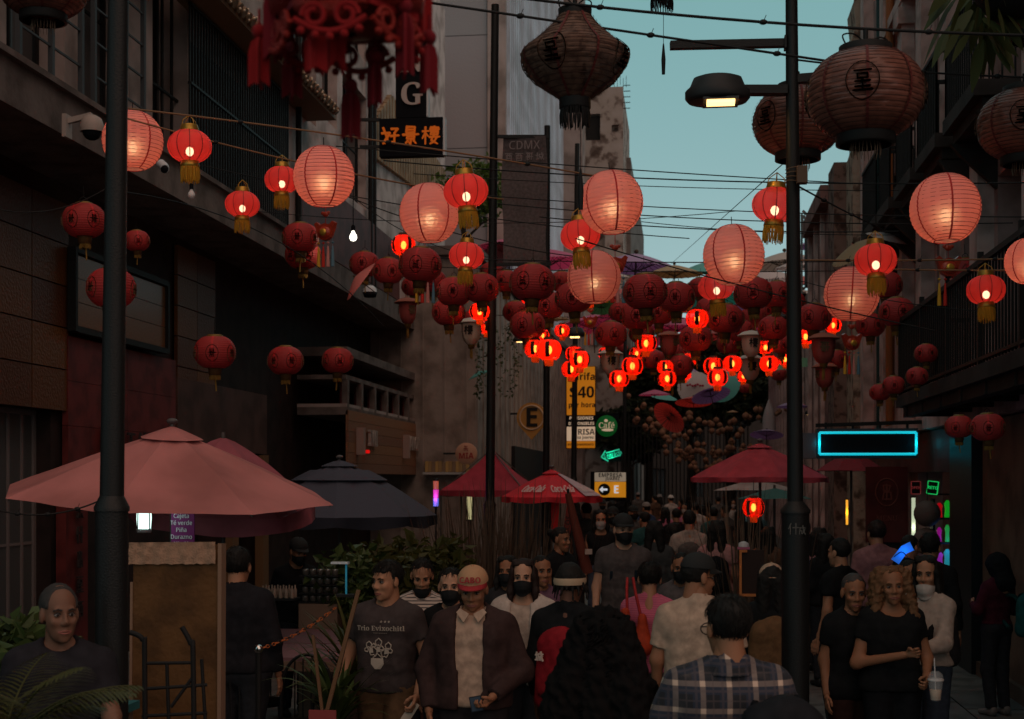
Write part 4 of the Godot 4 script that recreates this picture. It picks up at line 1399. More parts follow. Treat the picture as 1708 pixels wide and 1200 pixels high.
# dark red ribbed lantern with gold print
func ribbed_lantern(glyph: int) -> Node3D:
	var o := thing("ribbed_red_lantern", "", "lantern", Vector3.ZERO, "dark red ribbed lanterns with gold print")
	var prof := paper_profile(0.21, 0.175, 17, deg_to_rad(-68), deg_to_rad(68), 0.8, 0.03)
	obj("ribbed_shade", MB.new().lathe(prof, 36), mat("dark_red_silk", Color(0.40, 0.042, 0.042), 0.55, {"back": Color(0.62, 0.06, 0.055), "sheen": 0.2}), o)
	var band := meridian(prof, 0, 0.020, 0.004).mesh()
	for k in 6:
		var b := obj("red_band", band, mat("bright_red_band", Color(0.58, 0.03, 0.035), 0.5), o)
		b.rotation.y = TAU * k / 6.0
	var gold := mat("gold_print", Color(0.22, 0.12, 0.065), 0.45)
	var face := wrapped(oval(0.062, 0.085, 0.003), prof, 0, -0.01, 0.004)
	var sign_ := wrapped(hanzi_mesh(glyph, 0.085, 0.002, 0.085), prof, 0, -0.01, 0.003)
	face.put(sign_, Transform3D())
	var fm := face.mesh()
	for k in 6:
		var b := obj("gold_character", fm, gold, o)
		b.rotation.y = TAU * (k + 0.5) / 6.0
	obj("top_cap", MB.new().lathe(PackedVector2Array([Vector2(0.088, 0.145), Vector2(0.085, 0.175), Vector2(0.06, 0.185), Vector2(0.0, 0.186)]), 20), mat("old_gold", Color(0.20, 0.11, 0.03), 0.5, {"metal": 0.4}), o)
	obj("collar", MB.new().lathe(PackedVector2Array([Vector2(0.0, -0.235), Vector2(0.062, -0.235), Vector2(0.07, -0.17), Vector2(0.085, -0.15)]), 20), mat("collar_dark", Color(0.11, 0.055, 0.02), 0.6), o)
	stuff(obj("tassel", fringe(0.05, -0.23, 0.055, 40, 0.0045, 5).tube(PackedVector3Array([Vector3(0.01, -0.24, 0), Vector3(0.012, -0.4, 0.01)]), 0.008, 5), mat("tassel_gold", Color(0.26, 0.14, 0.03), 0.6), o))
	obj("hanger", MB.new().tube(PackedVector3Array([Vector3(-0.04, 0.18, 0), Vector3(-0.03, 0.22, 0), Vector3(0, 0.235, 0), Vector3(0.03, 0.22, 0), Vector3(0.04, 0.18, 0)]), 0.004, 4).tube(PackedVector3Array([Vector3(0, 0.235, 0), Vector3(0, 0.34, 0)]), 0.003, 4), mat("black_iron"), o)
	return o


func bell_lantern(white: bool) -> Node3D:
	var o := thing("white_bell_lantern" if white else "red_bell_lantern", "", "lantern", Vector3.ZERO, "bell shaped lanterns with a brim")
	var prof := PackedVector2Array([Vector2(0.05, -0.2), Vector2(0.09, -0.17), Vector2(0.125, -0.11), Vector2(0.14, -0.02), Vector2(0.145, 0.08), Vector2(0.15, 0.115)])
	var cream := mat("cream_silk", Color(0.66, 0.50, 0.40), 0.8, {"back": Color(0.6, 0.45, 0.35)}) if white else mat("faded_red_silk", Color(0.34, 0.07, 0.06), 0.8, {"back": Color(0.4, 0.06, 0.05)})
	obj("shade", MB.new().lathe(prof, 6), cream, o)
	obj("brim", MB.new().lathe(PackedVector2Array([Vector2(0.15, 0.1), Vector2(0.2, 0.105), Vector2(0.2, 0.115), Vector2(0.12, 0.165), Vector2(0.03, 0.185), Vector2(0.0, 0.186)]), 24), mat("brim_white", Color(0.55, 0.46, 0.40), 0.8) if white else mat("brim_red", Color(0.30, 0.10, 0.07), 0.8), o)
	var ink := mat("lantern_ink", Color(0.02, 0.015, 0.013), 0.8) if white else mat("lantern_ink2", Color(0.12, 0.07, 0.04), 0.8)
	var ch := hanzi_mesh(2 if white else 8, 0.13, 0.004, 0.16).mesh()
	for k in 3:
		var c := obj("character", ch, ink, o)
		var a := TAU * (k * 2 + 0.5) / 6.0
		c.basis = Basis(Vector3.UP, a + PI / 2)
		c.position = Vector3(cos(a), 0, -sin(a)) * 0.128 + Vector3.UP * 0.0
	obj("collar", MB.new().lathe(PackedVector2Array([Vector2(0, -0.255), Vector2(0.04, -0.255), Vector2(0.055, -0.2)]), 12), M["old_gold"], o)
	stuff(obj("tassel", fringe(0.012, -0.25, 0.15, 14, 0.004, 6), M["tassel_gold"], o))
	obj("hanger", MB.new().tube(PackedVector3Array([Vector3(0, 0.18, 0), Vector3(0, 0.36, 0)]), 0.003, 4), M["black_iron"], o)
	return o


func glowing_lantern() -> Node3D:
	var o := thing("glowing_red_lantern", "", "lantern", Vector3.ZERO, "glowing red lanterns deep in the street")
	var prof := PackedVector2Array()
	for i in 13:
		var t := lerpf(deg_to_rad(-64), deg_to_rad(64), i / 12.0)
		prof.append(Vector2(0.13 * pow(cos(t), 0.75), 0.115 * sin(t)))
	obj("lantern_shade", MB.new().lathe(prof, 24), mat("glow_red", Color(0.6, 0.05, 0.02), 0.5, {"alpha": 0.74, "back": Color(1, 0.13, 0.035)}), o)
	var bar := meridian(prof.slice(2, 11), 0, 0.040, 0.004).mesh()
	var thin := meridian(prof, 0, 0.008, 0.005).mesh()
	for k in 8:
		var b := obj("dark_strip" if k % 2 else "gold_rib", bar if k % 2 else thin, mat("strip_dark", Color(0.05, 0.008, 0.005), 0.6) if k % 2 else mat("strip_gold", Color(0.5, 0.10, 0.02), 0.5), o)
		b.rotation.y = TAU * k / 8.0
	var gold := mat("amber_collar", Color(0.45, 0.16, 0.03), 0.5, {"back": Color(0.8, 0.3, 0.05)})
	obj("collar", MB.new().lathe(PackedVector2Array([Vector2(0.045, -0.165), Vector2(0.05, -0.11), Vector2(0.056, -0.1)]), 16), gold, o)
	obj("top_cap", MB.new().lathe(PackedVector2Array([Vector2(0.056, 0.1), Vector2(0.052, 0.13), Vector2(0.0, 0.135)]), 16), mat("cap_dark", Color(0.08, 0.03, 0.02), 0.6), o)
	obj("hanger", MB.new().tube(PackedVector3Array([Vector3(0, 0.13, 0), Vector3(0, 0.3, 0)]), 0.003, 4), M["black_iron"], o)
	obj("bulb", MB.new().ellip(Vector3(0, 0.0, 0), Vector3(0.03, 0.045, 0.03), 8, 10), mat("glow_bulb", Color(1, 0.8, 0.5), 0.4, {"emit": Color(1, 0.62, 0.22), "e": 9.0}), o)
	lamp(o, Vector3.ZERO, Color(1, 0.58, 0.3), 0.042, 0.028)
	return o


func ornament() -> Node3D:
	var o := thing("tassel_ornament", "", "ornament", Vector3.ZERO, "red hanging ornaments with coloured tassels")
	var pts := PackedVector2Array([Vector2(-0.13, 0.09), Vector2(-0.1, 0.11), Vector2(-0.06, 0.075), Vector2(0, 0.09), Vector2(0.06, 0.075), Vector2(0.1, 0.11), Vector2(0.13, 0.09), Vector2(0.105, 0.02), Vector2(0.075, -0.06), Vector2(0.03, -0.09), Vector2(-0.03, -0.09), Vector2(-0.075, -0.06), Vector2(-0.105, 0.02)])
	var red := mat("glitter_red", Color(0.55, 0.05, 0.02), 0.3, {"clear": 0.5, "bump": 1.2, "ts": 6.0, "world": false})
	obj("body", MB.new().prism(pts, -0.03, 0.03).ellip(Vector3(0, -0.01, 0), Vector3(0.095, 0.075, 0.065), 8, 14), red, o)
	obj("gold_medallion", MB.new().ellip(Vector3(0, -0.01, 0.055), Vector3(0.045, 0.04, 0.02), 6, 12).ellip(Vector3(0, -0.01, -0.055), Vector3(0.045, 0.04, 0.02), 6, 12), mat("gold_bright", Color(0.6, 0.33, 0.05), 0.3, {"metal": 0.6}), o)
	obj("top_bow", MB.new().ellip(Vector3(0, 0.19, 0), Vector3(0.04, 0.03, 0.025), 6, 10).ellip(Vector3(-0.035, 0.205, 0), Vector3(0.025, 0.02, 0.015), 6, 8).ellip(Vector3(0.035, 0.205, 0), Vector3(0.025, 0.02, 0.015), 6, 8), red, o)
	obj("cord", MB.new().tube(PackedVector3Array([Vector3(0, 0.08, 0), Vector3(0, 0.4, 0)]), 0.004, 4), mat("red_cord", Color(0.4, 0.03, 0.03), 0.7), o)
	var tc := [Color(0.62, 0.32, 0.03), Color(0.55, 0.03, 0.02), Color(0.62, 0.25, 0.22), Color(0.10, 0.20, 0.26)]
	for k in 4:
		var x := -0.09 + 0.06 * k
		obj("tassel", MB.new().tube(PackedVector3Array([Vector3(x, -0.05, 0), Vector3(x, -0.17, 0)]), 0.002, 4).ellip(Vector3(x, -0.12, 0), Vector3(0.017, 0.012, 0.015), 6, 8).lathe(PackedVector2Array([Vector2(0.021, -0.38), Vector2(0.018, -0.28), Vector2(0.011, -0.19), Vector2(0.008, -0.16), Vector2(0.0, -0.155)]), 8, Vector3(x, 0, 0)), mat("tassel_thread%d" % k, tc[k], 0.7), o)
	return o


func big_lantern(diamond: bool) -> Node3D:
	var o := thing("weathered_lantern", "", "lantern", Vector3.ZERO, "large weathered lanterns hanging on thick cables")
	var prof: PackedVector2Array
	if diamond:
		var q := PackedVector2Array([Vector2(0.075, -0.19), Vector2(0.1, -0.17), Vector2(0.2, -0.1), Vector2(0.262, -0.02), Vector2(0.275, 0.035), Vector2(0.268, 0.055), Vector2(0.2, 0.11), Vector2(0.12, 0.185), Vector2(0.078, 0.24)])
		for i in 61:
			var y := lerpf(-0.19, 0.24, i / 60.0)
			prof.append(Vector2(radius_at(q, y) + (0.0 if i % 3 == 0 else 0.0035), y))
	else:
		prof = paper_profile(0.275, 0.215, 20, deg_to_rad(-66), deg_to_rad(70), 0.78, 0.014)
	var sg := 48
	var g := PackedVector3Array()
	var rg := RandomNumberGenerator.new()
	rg.seed = 11 if diamond else 12
	var nz := FastNoiseLite.new()
	nz.frequency = 3.0
	for i in prof.size():
		for j in sg:
			var a := TAU * j / sg
			var k := 1.0 + 0.035 * nz.get_noise_3d(cos(a), prof[i].y * 6.0, sin(a)) + (0.012 * rg.randf_range(-1, 1) if diamond else 0.0)
			g.append(Vector3(cos(a) * prof[i].x * k, prof[i].y, -sin(a) * prof[i].x * k))
	var mb := MB.new()
	mb.grid(g, prof.size(), sg, true)
	var skin := mat("weathered_paper", Color(0.17, 0.09, 0.065), 0.7, {"alpha": 0.94, "back": Color(0.45, 0.17, 0.10), "tex": "peel", "ts": 2.2, "world": false}) if diamond else mat("aged_silk", Color(0.24, 0.085, 0.06), 0.42, {"back": Color(0.5, 0.14, 0.09), "tex": "stain", "ts": 2.0, "world": false, "clear": 0.25})
	obj("paper_shade", mb, skin, o)
	var band := meridian(prof, 0, 0.012, 0.008).mesh()
	for k in 8:
		var b := obj("seam_band", band, mat("aged_band", Color(0.11, 0.02, 0.018), 0.7), o)
		b.rotation.y = TAU * k / 8.0 + 0.2
	mb = MB.new()
	for i in range(0, prof.size(), 3):
		var ring := PackedVector3Array()
		for k in 33:
			ring.append(Vector3(cos(TAU * k / 32) * (prof[i].x + 0.003), prof[i].y, sin(TAU * k / 32) * (prof[i].x + 0.003)))
		mb.tube(ring, 0.0016, 3)
	stuff(obj("wire_ring", mb, mat("aged_wire", Color(0.05, 0.022, 0.018), 0.7), o))
	var face := oval(0.075, 0.09, 0.003)
	face.put(hanzi_mesh(6, 0.11, 0.002, 0.09), Transform3D())
	var fm := wrapped(face, prof, 0, 0.0, 0.009).mesh()
	for k in 4:
		var b := obj("faded_print", fm, mat("faded_print", Color(0.085, 0.045, 0.028), 0.7), o)
		b.rotation.y = TAU * k / 4.0 + 0.9
	var dk := mat("char_black", Color(0.012, 0.011, 0.011), 0.6)
	var top := prof[-1]
	var low := prof[0]
	obj("top_cap", MB.new().lathe(PackedVector2Array([Vector2(top.x + 0.006, top.y - 0.012), Vector2(top.x + 0.008, top.y + 0.03), Vector2(top.x * 0.8, top.y + 0.035), Vector2(0, top.y + 0.03)]), 24), dk, o)
	obj("collar", MB.new().lathe(PackedVector2Array([Vector2(low.x * 0.9, low.y - 0.05), Vector2(low.x + 0.006, low.y - 0.045), Vector2(low.x + 0.006, low.y + 0.015)]), 24), dk, o)
	if diamond:
		var fr := fringe(low.x * 0.95, low.y - 0.04, 0.1, 70, 0.003, 8)
		fr.tube(PackedVector3Array([Vector3(0.03, low.y - 0.05, 0), Vector3(0.03, low.y - 0.4, 0.0)]), 0.002, 4)
		fr.lathe(PackedVector2Array([Vector2(0.012, -0.2), Vector2(0.016, -0.1), Vector2(0.006, 0.0), Vector2(0.0, 0.02)]), 8, Vector3(0.03, low.y - 0.36, 0))
		stuff(obj("black_fringe", fr, dk, o))
	else:
		stuff(obj("frayed_tail", fringe(low.x * 0.5, low.y - 0.04, 0.07, 24, 0.002, 9), mat("frayed", Color(0.2, 0.13, 0.09), 0.8), o))
	mb = MB.new()
	for s in [-1, 1]:
		mb.tube(catmull([Vector3(s * top.x * 0.9, top.y + 0.02, 0), Vector3(s * top.x * 1.1, top.y + 0.07, 0), Vector3(s * top.x * 0.6, top.y + 0.08, 0.01), Vector3(s * 0.01, top.y + 0.05, 0)], 5), 0.004, 5)
	mb.tube(PackedVector3Array([Vector3(0, top.y + 0.02, 0), Vector3(0, top.y + 0.11, 0)]), 0.012, 6)
	obj("hanger", mb, dk, o)
	return o


func parasol(tone: Color, key: String) -> Node3D:
	var o := thing("paper_parasol", "", "parasol", Vector3.ZERO, "paper parasols hung over the street")
	var g := PackedVector3Array()
	var n := 48
	for i in 7:
		var t := 1.0 - i / 6.0
		for j in n:
			var r := 0.4 * t * (1.0 if j % 2 else 0.985)
			g.append(Vector3(cos(TAU * j / n) * maxf(r, 0.004), 0.13 * (1.0 - pow(t, 1.35)) - (0.006 if j % 2 == 0 else 0.0) * t, -sin(TAU * j / n) * maxf(r, 0.004)))
	var mb := MB.new()
	mb.grid(g, 7, n, true)
	obj("canopy", mb, mat("parasol_" + key, tone, 0.75, {"back": Color(tone.r * 1.6, tone.g * 1.6, tone.b * 1.6).clamp()}), o)
	mb = MB.new()
	for k in 24:
		var a := TAU * k / 24
		mb.bar(Vector3(cos(a) * 0.015, 0.12, -sin(a) * 0.015), Vector3(cos(a) * 0.4, -0.006, -sin(a) * 0.4), 0.004, 0.005)
		mb.bar(Vector3(cos(a) * 0.012, -0.03, -sin(a) * 0.012), Vector3(cos(a) * 0.2, 0.062, -sin(a) * 0.2), 0.003, 0.004)
	var wood := mat("parasol_wood", Color(0.05, 0.03, 0.02), 0.7)
	stuff(obj("rib", mb, wood, o))
	obj("stick", MB.new().tube(PackedVector3Array([Vector3(0, -0.3, 0), Vector3(0, 0.15, 0)]), 0.008, 6).ellip(Vector3(0, 0.15, 0), Vector3(0.022, 0.02, 0.022), 6, 8), wood, o)
	return o


var first := {}


# a lantern that looks `wide` pixels across, its real width given; the first of a kind is the one that was built
func hang(kind: String, label: String, px: float, py: float, wide: float, real: float, turn := 0.0, d := -1.0, group := "") -> Node3D:
	if d < 0:
		d = real * F / wide
	var o: Node3D = first[kind]
	var p := at(px, py, d)
	if not o.has_meta("hung"):
		o.set_meta("hung", true)
		o.position = p
		o.rotation.y = turn
		tag(o, label, o.get_meta("category"), group if group else str(o.get_meta("group", "")))
	else:
		o = dup(o, label, p, turn, group)
	o.scale = Vector3.ONE * (wide * d / F / real)
	return o


func lanterns() -> void:
	first.pink = pink_lantern()
	first.satin = satin_lantern()
	first.ribbed = ribbed_lantern(1)
	first.ribbed2 = ribbed_lantern(6)
	first.white = bell_lantern(true)
	first.bell = bell_lantern(false)
	first.glow = glowing_lantern()
	first.orn = ornament()
	first.diamond = big_lantern(true)
	first.big = big_lantern(false)
	for q in [[221, 235, 98, "lit pink paper lantern half hidden by the thick post"], [540, 295, 100, "lit pink paper lantern with a red ornament hanging below it"], [716, 356, 98, "lit pink paper lantern under the black restaurant sign"], [1020, 338, 104, "lit pink paper lantern high before the weathered block"], [1224, 426, 100, "lit pink paper lantern with torn wire loop below its rim"], [991, 463, 88, "lit pink paper lantern partly covered by a small fringed red one and an ornament"], [1421, 491, 90, "lit pink paper lantern with a fringe hanging across its shoulder"], [1577, 348, 114, "lit pink paper lantern alone before the pink wall, largest of its kind"], [1716, 436, 76, "lit pink paper lantern cut off by the picture edge"]]:
		var o := hang("pink", q[3], q[0], q[1], q[2], 0.4, q[0] * 0.37, 9.0 if q[0] > 1700 else -1.0)
		o.rotation.z = rng.randf_range(-0.09, 0.09)
		o.rotation.x = rng.randf_range(-0.08, 0.05)
	for q in [[316, 244, 72, "small red fringed lantern nearest the thick post"], [470, 300, 58, "small red fringed lantern touching a pink paper lantern"], [404, 341, 57, "small red fringed lantern hanging lowest before the bar screen"], [777, 319, 74, "small red fringed lantern overlapping the pink one below the restaurant sign"], [778, 427, 58, "small red fringed lantern against the grey banner's post"], [968, 393, 66, "small red fringed lantern between two pink ones by the banner"], [1293, 342, 76, "small red fringed lantern beside the lamp carrying post"], [1195, 478, 60, "small red fringed lantern below the torn pink one"], [1461, 434, 70, "small red fringed lantern before a pink one by the pink wall"], [1645, 484, 64, "small red fringed lantern hanging by the balcony railing"]]:
		var o := hang("satin", q[3], q[0], q[1], q[2], 0.28, q[0] * 0.7)
		o.rotation.z = rng.randf_range(-0.12, 0.12)
	var rl := [[501, 397, 60, "beside the bright red ornament"], [505, 425, 58, "peeping out behind another at the ledge"], [608, 441, 50, "behind the tilted pink parasol"], [648, 452, 52, "next to the tilted pink parasol's top"], [701, 442, 70, "behind an ornament with four tassels"], [757, 487, 58, "below a gold fringe by the banner post"], [803, 481, 58, "against the banner post"], [888, 472, 74, "under the grey banner, big and alone"], [915, 510, 54, "tucked behind the one under the banner"], [957, 497, 62, "half covered by a pink lantern"], [1076, 487, 72, "in the middle of the cluster, with bright gold collar"], [1128, 497, 62, "touching the middle one of the cluster"], [1064, 527, 58, "just below the middle one of the cluster"], [1019, 558, 52, "hanging above a white lantern"], [1160, 565, 54, "below a glowing red lantern"], [1210, 532, 60, "below the small fringed lantern of the cluster"], [1256, 490, 64, "below the torn pink lantern's wire loop"], [1296, 492, 54, "cut by the lamp carrying post"], [1255, 530, 42, "small, between two larger ones by the post"], [880, 543, 58, "next to a lit lamp on the banner side"], [748, 521, 54, "over a white lantern at the dark shop"], [793, 535, 44, "dim, behind the banner post"], [1358, 530, 56, "past the lamp carrying post"], [1452, 543, 48, "under the pink lantern near the balcony house"], [1496, 521, 58, "before the dark windows of the pink house"], [1478, 476, 54, "hidden behind a small fringed lantern"], [1612, 456, 60, "behind an ornament near the balcony railing"], [1135, 610, 44, "dim, over the white fan parasols"], [1290, 548, 50, "dim, partly behind a white bell lantern"], [140, 368, 70, "barely seen in the dark under the ledge"], [185, 481, 80, "before the wooden signboard, cut by the thick post"], [228, 402, 42, "small, beside the thick post under the ledge"], [358, 588, 68, "before the glazed brown tiles"], [476, 602, 58, "before the dark doorway, second from the tiles"], [563, 602, 52, "in the dark beside the shop with small posts"], [1600, 712, 46, "under the long balcony, smaller of a pair"], [1648, 713, 56, "under the long balcony, larger of a pair"], [1468, 655, 34, "lowest of three along the balcony edge"], [1491, 643, 37, "middle of three along the balcony edge"], [1530, 628, 36, "highest of three along the balcony edge"], [1305, 575, 38, "faint, just beside the post's shaded side"], [1545, 590, 38, "dark, against the balcony's underside"], [820, 455, 40, "small, just past the banner post"], [1395, 600, 38, "before the low rose house"],
		[845, 470, 44, "between the banner post and the big lone one"], [985, 472, 48, "behind the covered pink paper lantern"], [1100, 521, 50, "wedged under the touching pair of the cluster"], [1184, 516, 46, "behind the small fringed lantern of the cluster"], [1236, 553, 44, "over the upper white bell lantern's shoulder"], [1321, 506, 46, "with its side cut by the lamp carrying post"], [1070, 556, 42, "over the cluster's middle glowing one"], [936, 470, 40, "dim, behind the lone one under the banner"], [1037, 521, 42, "between the middle one and the small hanging lamp"], [1142, 590, 40, "over the fan parasols, upper one"], [1090, 600, 38, "over the pale pink flat parasol"], [1216, 574, 40, "between two glowing ones near the white bells"], [722, 470, 46, "over the cream bell lantern's cord"], [690, 478, 40, "behind the bell with the faded red silk"], [1168, 480, 40, "against the pale sky, half covered"], [1275, 520, 40, "near the post, under the touching larger pair"], [860, 520, 42, "just over the lit lamp on its pale box"]]
	var n := 0
	for q in rl:
		var o := hang("ribbed2" if n % 3 == 1 else "ribbed", "dark red ribbed lantern, " + q[3], q[0], q[1], q[2], 0.42, q[0] * 0.9, -1.0 if n < 29 or n > 43 else [11.5, 10.5, 13.0, 13.0, 16.0, 18.5, 11.5, 10.8, 17.2, 15.8, 14.4, 24.0, 14.6, 23.0, 25.0][n - 29])
		o.rotation.z = rng.randf_range(-0.07, 0.07)
		n += 1
	for q in [[786, 552, 47, "cream bell lantern with black character before the dark shop"], [1253, 573, 46, "white bell lantern with black character, upper of a stacked pair"], [1252, 612, 45, "white bell lantern with black character, lower of a stacked pair"], [1018, 603, 44, "greyish white bell lantern over the yellow price sign's top"]]:
		hang("white", q[3], q[0], q[1], q[2], 0.4, rng.randf_range(-0.25, 0.25))
	for q in [[680, 518, 46, "faded red bell lantern under the tasselled ornament"], [1116, 572, 42, "dull red bell lantern between dark ribbed ones"], [1374, 580, 54, "dull red bell lantern close beside the lamp carrying post"], [1376, 625, 44, "dull red bell lantern hanging under another near the rose house"], [1122, 622, 38, "dull red bell lantern above the fan parasols"]]:
		hang("bell", q[3], q[0], q[1], q[2], 0.4, q[0] * 0.5)
	for q in [[673, 409, 40, "by the maroon wall, alone"], [884, 492, 36, "mostly behind the ribbed lantern under the banner"], [800, 520, 34, "behind the banner post"], [812, 545, 28, "lower, behind the banner post"], [893, 582, 36, "before the slim post, with pointed tail"], [916, 584, 42, "bright, brushing the third post"], [958, 591, 30, "paler, over the price sign"], [967, 600, 35, "overlapping a paler one over the price sign"], [953, 616, 33, "lowest at the price sign"], [1033, 632, 34, "lower of a pair by the parking sign"], [1055, 611, 36, "upper of a pair by the parking sign"], [1078, 573, 35, "in the middle of the cluster"], [1113, 632, 32, "above the red parasol, with dark strips"], [1110, 613, 28, "behind another above the red parasol"], [1163, 532, 38, "high in the cluster against the pale sky"], [1190, 611, 34, "over the white fan parasol"], [1197, 630, 35, "lowest of the pair over the white fan parasol"], [1222, 607, 32, "beside a white bell lantern"], [1283, 607, 32, "partly hidden by the stacked white lanterns"], [1277, 580, 26, "peeping past the upper white lantern"], [1390, 543, 28, "with bright bulb under a pink lantern"], [1344, 562, 30, "half behind the lamp carrying post"], [938, 552, 26, "beside the hanging lamp"], [985, 495, 30, "behind the covered pink lantern"], [1142, 625, 22, "sliver beside a dull bell lantern"], [1062, 590, 24, "small, over the parking sign pair"], [1150, 600, 26, "small, behind the dim one over the fans"], [1310, 600, 24, "hugging the lamp carrying post"], [905, 560, 24, "small, over the bright third post one"], [1010, 590, 24, "small, beside the greyish white bell"], [1240, 628, 22, "small, below the lower white bell"]]:
		hang("glow", "glowing red lantern " + q[3], q[0], q[1], q[2], 0.26, q[0] * 0.21)
	var low := hang("glow", "glowing red lantern hanging low under the teal market canopy", 1257, 847, 36, 0.26, 0.2, 17.0)
	low.scale.y *= 1.1
	for q in [[543, 387, 40, "bright red ornament with four coloured tassels beneath a pink lantern"], [709, 447, 40, "bright red ornament with four tassels before dark ribbed lanterns"], [1026, 444, 42, "dark red ornament with four tassels before a pink lantern"], [1582, 446, 44, "dark maroon ornament with ribbons near the balcony"], [1421, 572, 36, "red ornament with orange and blue tassels below the pink lantern"], [223, 322, 32, "red ornament beside the thick post under the first pink lantern"], [985, 538, 26, "small red ornament with yellow ribbon near the hanging lamp"]]:
		hang("orn", q[3], q[0], q[1], q[2], 0.26, rng.randf_range(-0.4, 0.4))
	hang("diamond", "large torn brown lantern with black fringe, hanging before the sky", 959, 104, 180, 0.55, 0.3)
	hang("big", "large aged lantern with silky sheen, before the pink building", 1444, 158, 190, 0.55, 0.5)
	hang("big", "large aged lantern overlapping the lamp post", 1331, 203, 147, 0.55, 1.4)
	hang("big", "large aged lantern cut off at the picture edge, below the plant", 1709, 208, 150, 0.55, 2.0)
	hang("big", "large dark lantern whose lower half shows before the barred windows", 72, -30, 150, 0.55, 0.2)
	hang("big", "large reddish lantern above the hanging plant", 1724, 2, 150, 0.55, 0.9)
	hang("diamond", "large fringed lantern of which only the bottom shows in the sky", 1104, -62, 135, 0.55, 1.2)
	foreground_ornament()
	parasols()
	small_lanterns()


func foreground_ornament() -> void:
	var d := 3.0
	var p := at(578, 18, d)
	var o := thing("palace_lantern", "big dark red palace lantern trimmed with scrolls and swallow tailed felt tassels", "lantern", p)
	var felt := mat("red_felt", Color(0.28, 0.010, 0.012), 0.95, {"sheen": 0.3, "tex": "fine", "ts": 8.0, "world": false})
	var felt2 := mat("maroon_felt", Color(0.14, 0.007, 0.012), 0.95, {"sheen": 0.3})
	var bright := mat("red_lacquer", Color(0.22, 0.014, 0.010), 0.45, {"bump": 0.6, "ts": 6.0, "world": false})
	# six sided body above, with panels and scroll work under it
	for k in 6:
		var a := TAU * k / 6.0
		var b := TAU * (k + 1) / 6.0
		var r := 0.15
		var mb := MB.new()
		var x := Vector3(cos(a) * r, 0, -sin(a) * r)
		var y := Vector3(cos(b) * r, 0, -sin(b) * r)
		var n := ((x + y) / 2).normalized()
		var t := (y - x).normalized()
		mb.box((x + y) / 2 + Vector3.UP * 0.17, Vector3(r * 0.98, 0.4, 0.012), Basis(t, Vector3.UP, t.cross(Vector3.UP)))
		obj("side_panel", mb, [felt2, bright, felt][k % 3], o)
		# scroll work below the panel
		mb = MB.new()
		for s in [-1, 1]:
			var c: Vector3 = (x + y) / 2 + Vector3.UP * -0.055 + t * s * 0.033
			var pts := PackedVector3Array()
			for i in 20:
				var f := i / 19.0
				var ang := f * TAU * 1.3
				pts.append(c + (t * cos(ang) * s + Vector3.UP * sin(ang)) * 0.026 * (1.0 - 0.55 * f) + n * 0.012)
			mb.tube(pts, 0.0062, 6)
		var arc := PackedVector3Array()
		for i in 9:
			arc.append(x.lerp(y, i / 8.0) + n * 0.012 + Vector3.UP * (-0.06 - 0.028 * sin(PI * i / 8.0)))
		mb.tube(arc, 0.007, 6)
		for i in 5:
			mb.ellip(x.lerp(y, 0.1 + 0.2 * i) + n * 0.015 + Vector3.UP * (-0.085 - 0.014 * sin(PI * i / 4.0)), Vector3.ONE * 0.009, 5, 8)
		obj("scroll_trim", mb, bright if k % 2 else felt, o)
		obj("bead", MB.new().ellip(x + n * 0.02 + Vector3.UP * 0.06, Vector3.ONE * 0.006, 6, 8), mat("gold_bright"), o)
	obj("corner_scroll", MB.new().lathe(PackedVector2Array([Vector2(0.02, -0.05), Vector2(0.1, -0.035), Vector2(0.16, -0.01), Vector2(0.165, 0.03), Vector2(0.155, 0.05)]), 24), bright, o)
	obj("flower", MB.new().ellip(Vector3(0.0, -0.035, 0.1), Vector3(0.06, 0.03, 0.05), 8, 12).ellip(Vector3(-0.05, -0.02, 0.12), Vector3(0.035, 0.03, 0.03), 8, 12).ellip(Vector3(0.05, -0.01, 0.11), Vector3(0.035, 0.03, 0.03), 8, 12), bright, o)
	# felt tassels with forked ends: pixel place of the top and of the tips
	for q in [[432, 62, 145, 36, 3.02, 0], [487, 90, 165, 34, 3.1, 1], [527, 50, 122, 38, 2.9, 0], [625, 104, 178, 30, 3.06, 1], [585, 152, 234, 34, 3.15, 1], [675, 20, 128, 34, 2.92, 1], [716, 72, 158, 30, 3.05, 1], [708, -40, 72, 26, 3.1, 0], [458, -30, 100, 40, 3.0, 1], [560, -20, 120, 36, 2.95, 0]]:
		var c := at(q[0], q[1], q[4]) - p
		var h := w(q[2] - q[1], q[4])
		var hw := w(q[3], q[4]) / 2
		var poly := PackedVector2Array([Vector2(-hw * 0.25, 0), Vector2(-hw * 0.72, -h * 0.1), Vector2(-hw, -h * 0.3), Vector2(-hw, -h), Vector2(-hw * 0.1, -h * 0.86), Vector2(hw * 0.1, -h * 0.86), Vector2(hw, -h), Vector2(hw, -h * 0.3), Vector2(hw * 0.72, -h * 0.1), Vector2(hw * 0.25, 0)])
		var mb := MB.new()
		mb.prism(poly, -0.003, 0.003, Transform3D(Basis(Vector3.UP, rng.randf_range(-0.5, 0.5)), c))
		mb.prism(poly, -0.003, 0.003, Transform3D(Basis(Vector3.UP, rng.randf_range(1.1, 1.9)), c))
		mb.ellip(c + Vector3.UP * 0.012, Vector3.ONE * 0.016, 8, 10)
		mb.tube(PackedVector3Array([c, Vector3(c.x, maxf(c.y + 0.06, -0.03), c.z)]), 0.0035, 5)
		obj("felt_tassel", mb, [felt, felt2][q[5]], o)
	obj("hanger", MB.new().tube(PackedVector3Array([Vector3(0, 0.3, 0), Vector3(0, 1.2, 0)]), 0.006, 6), M["black_iron"], o)
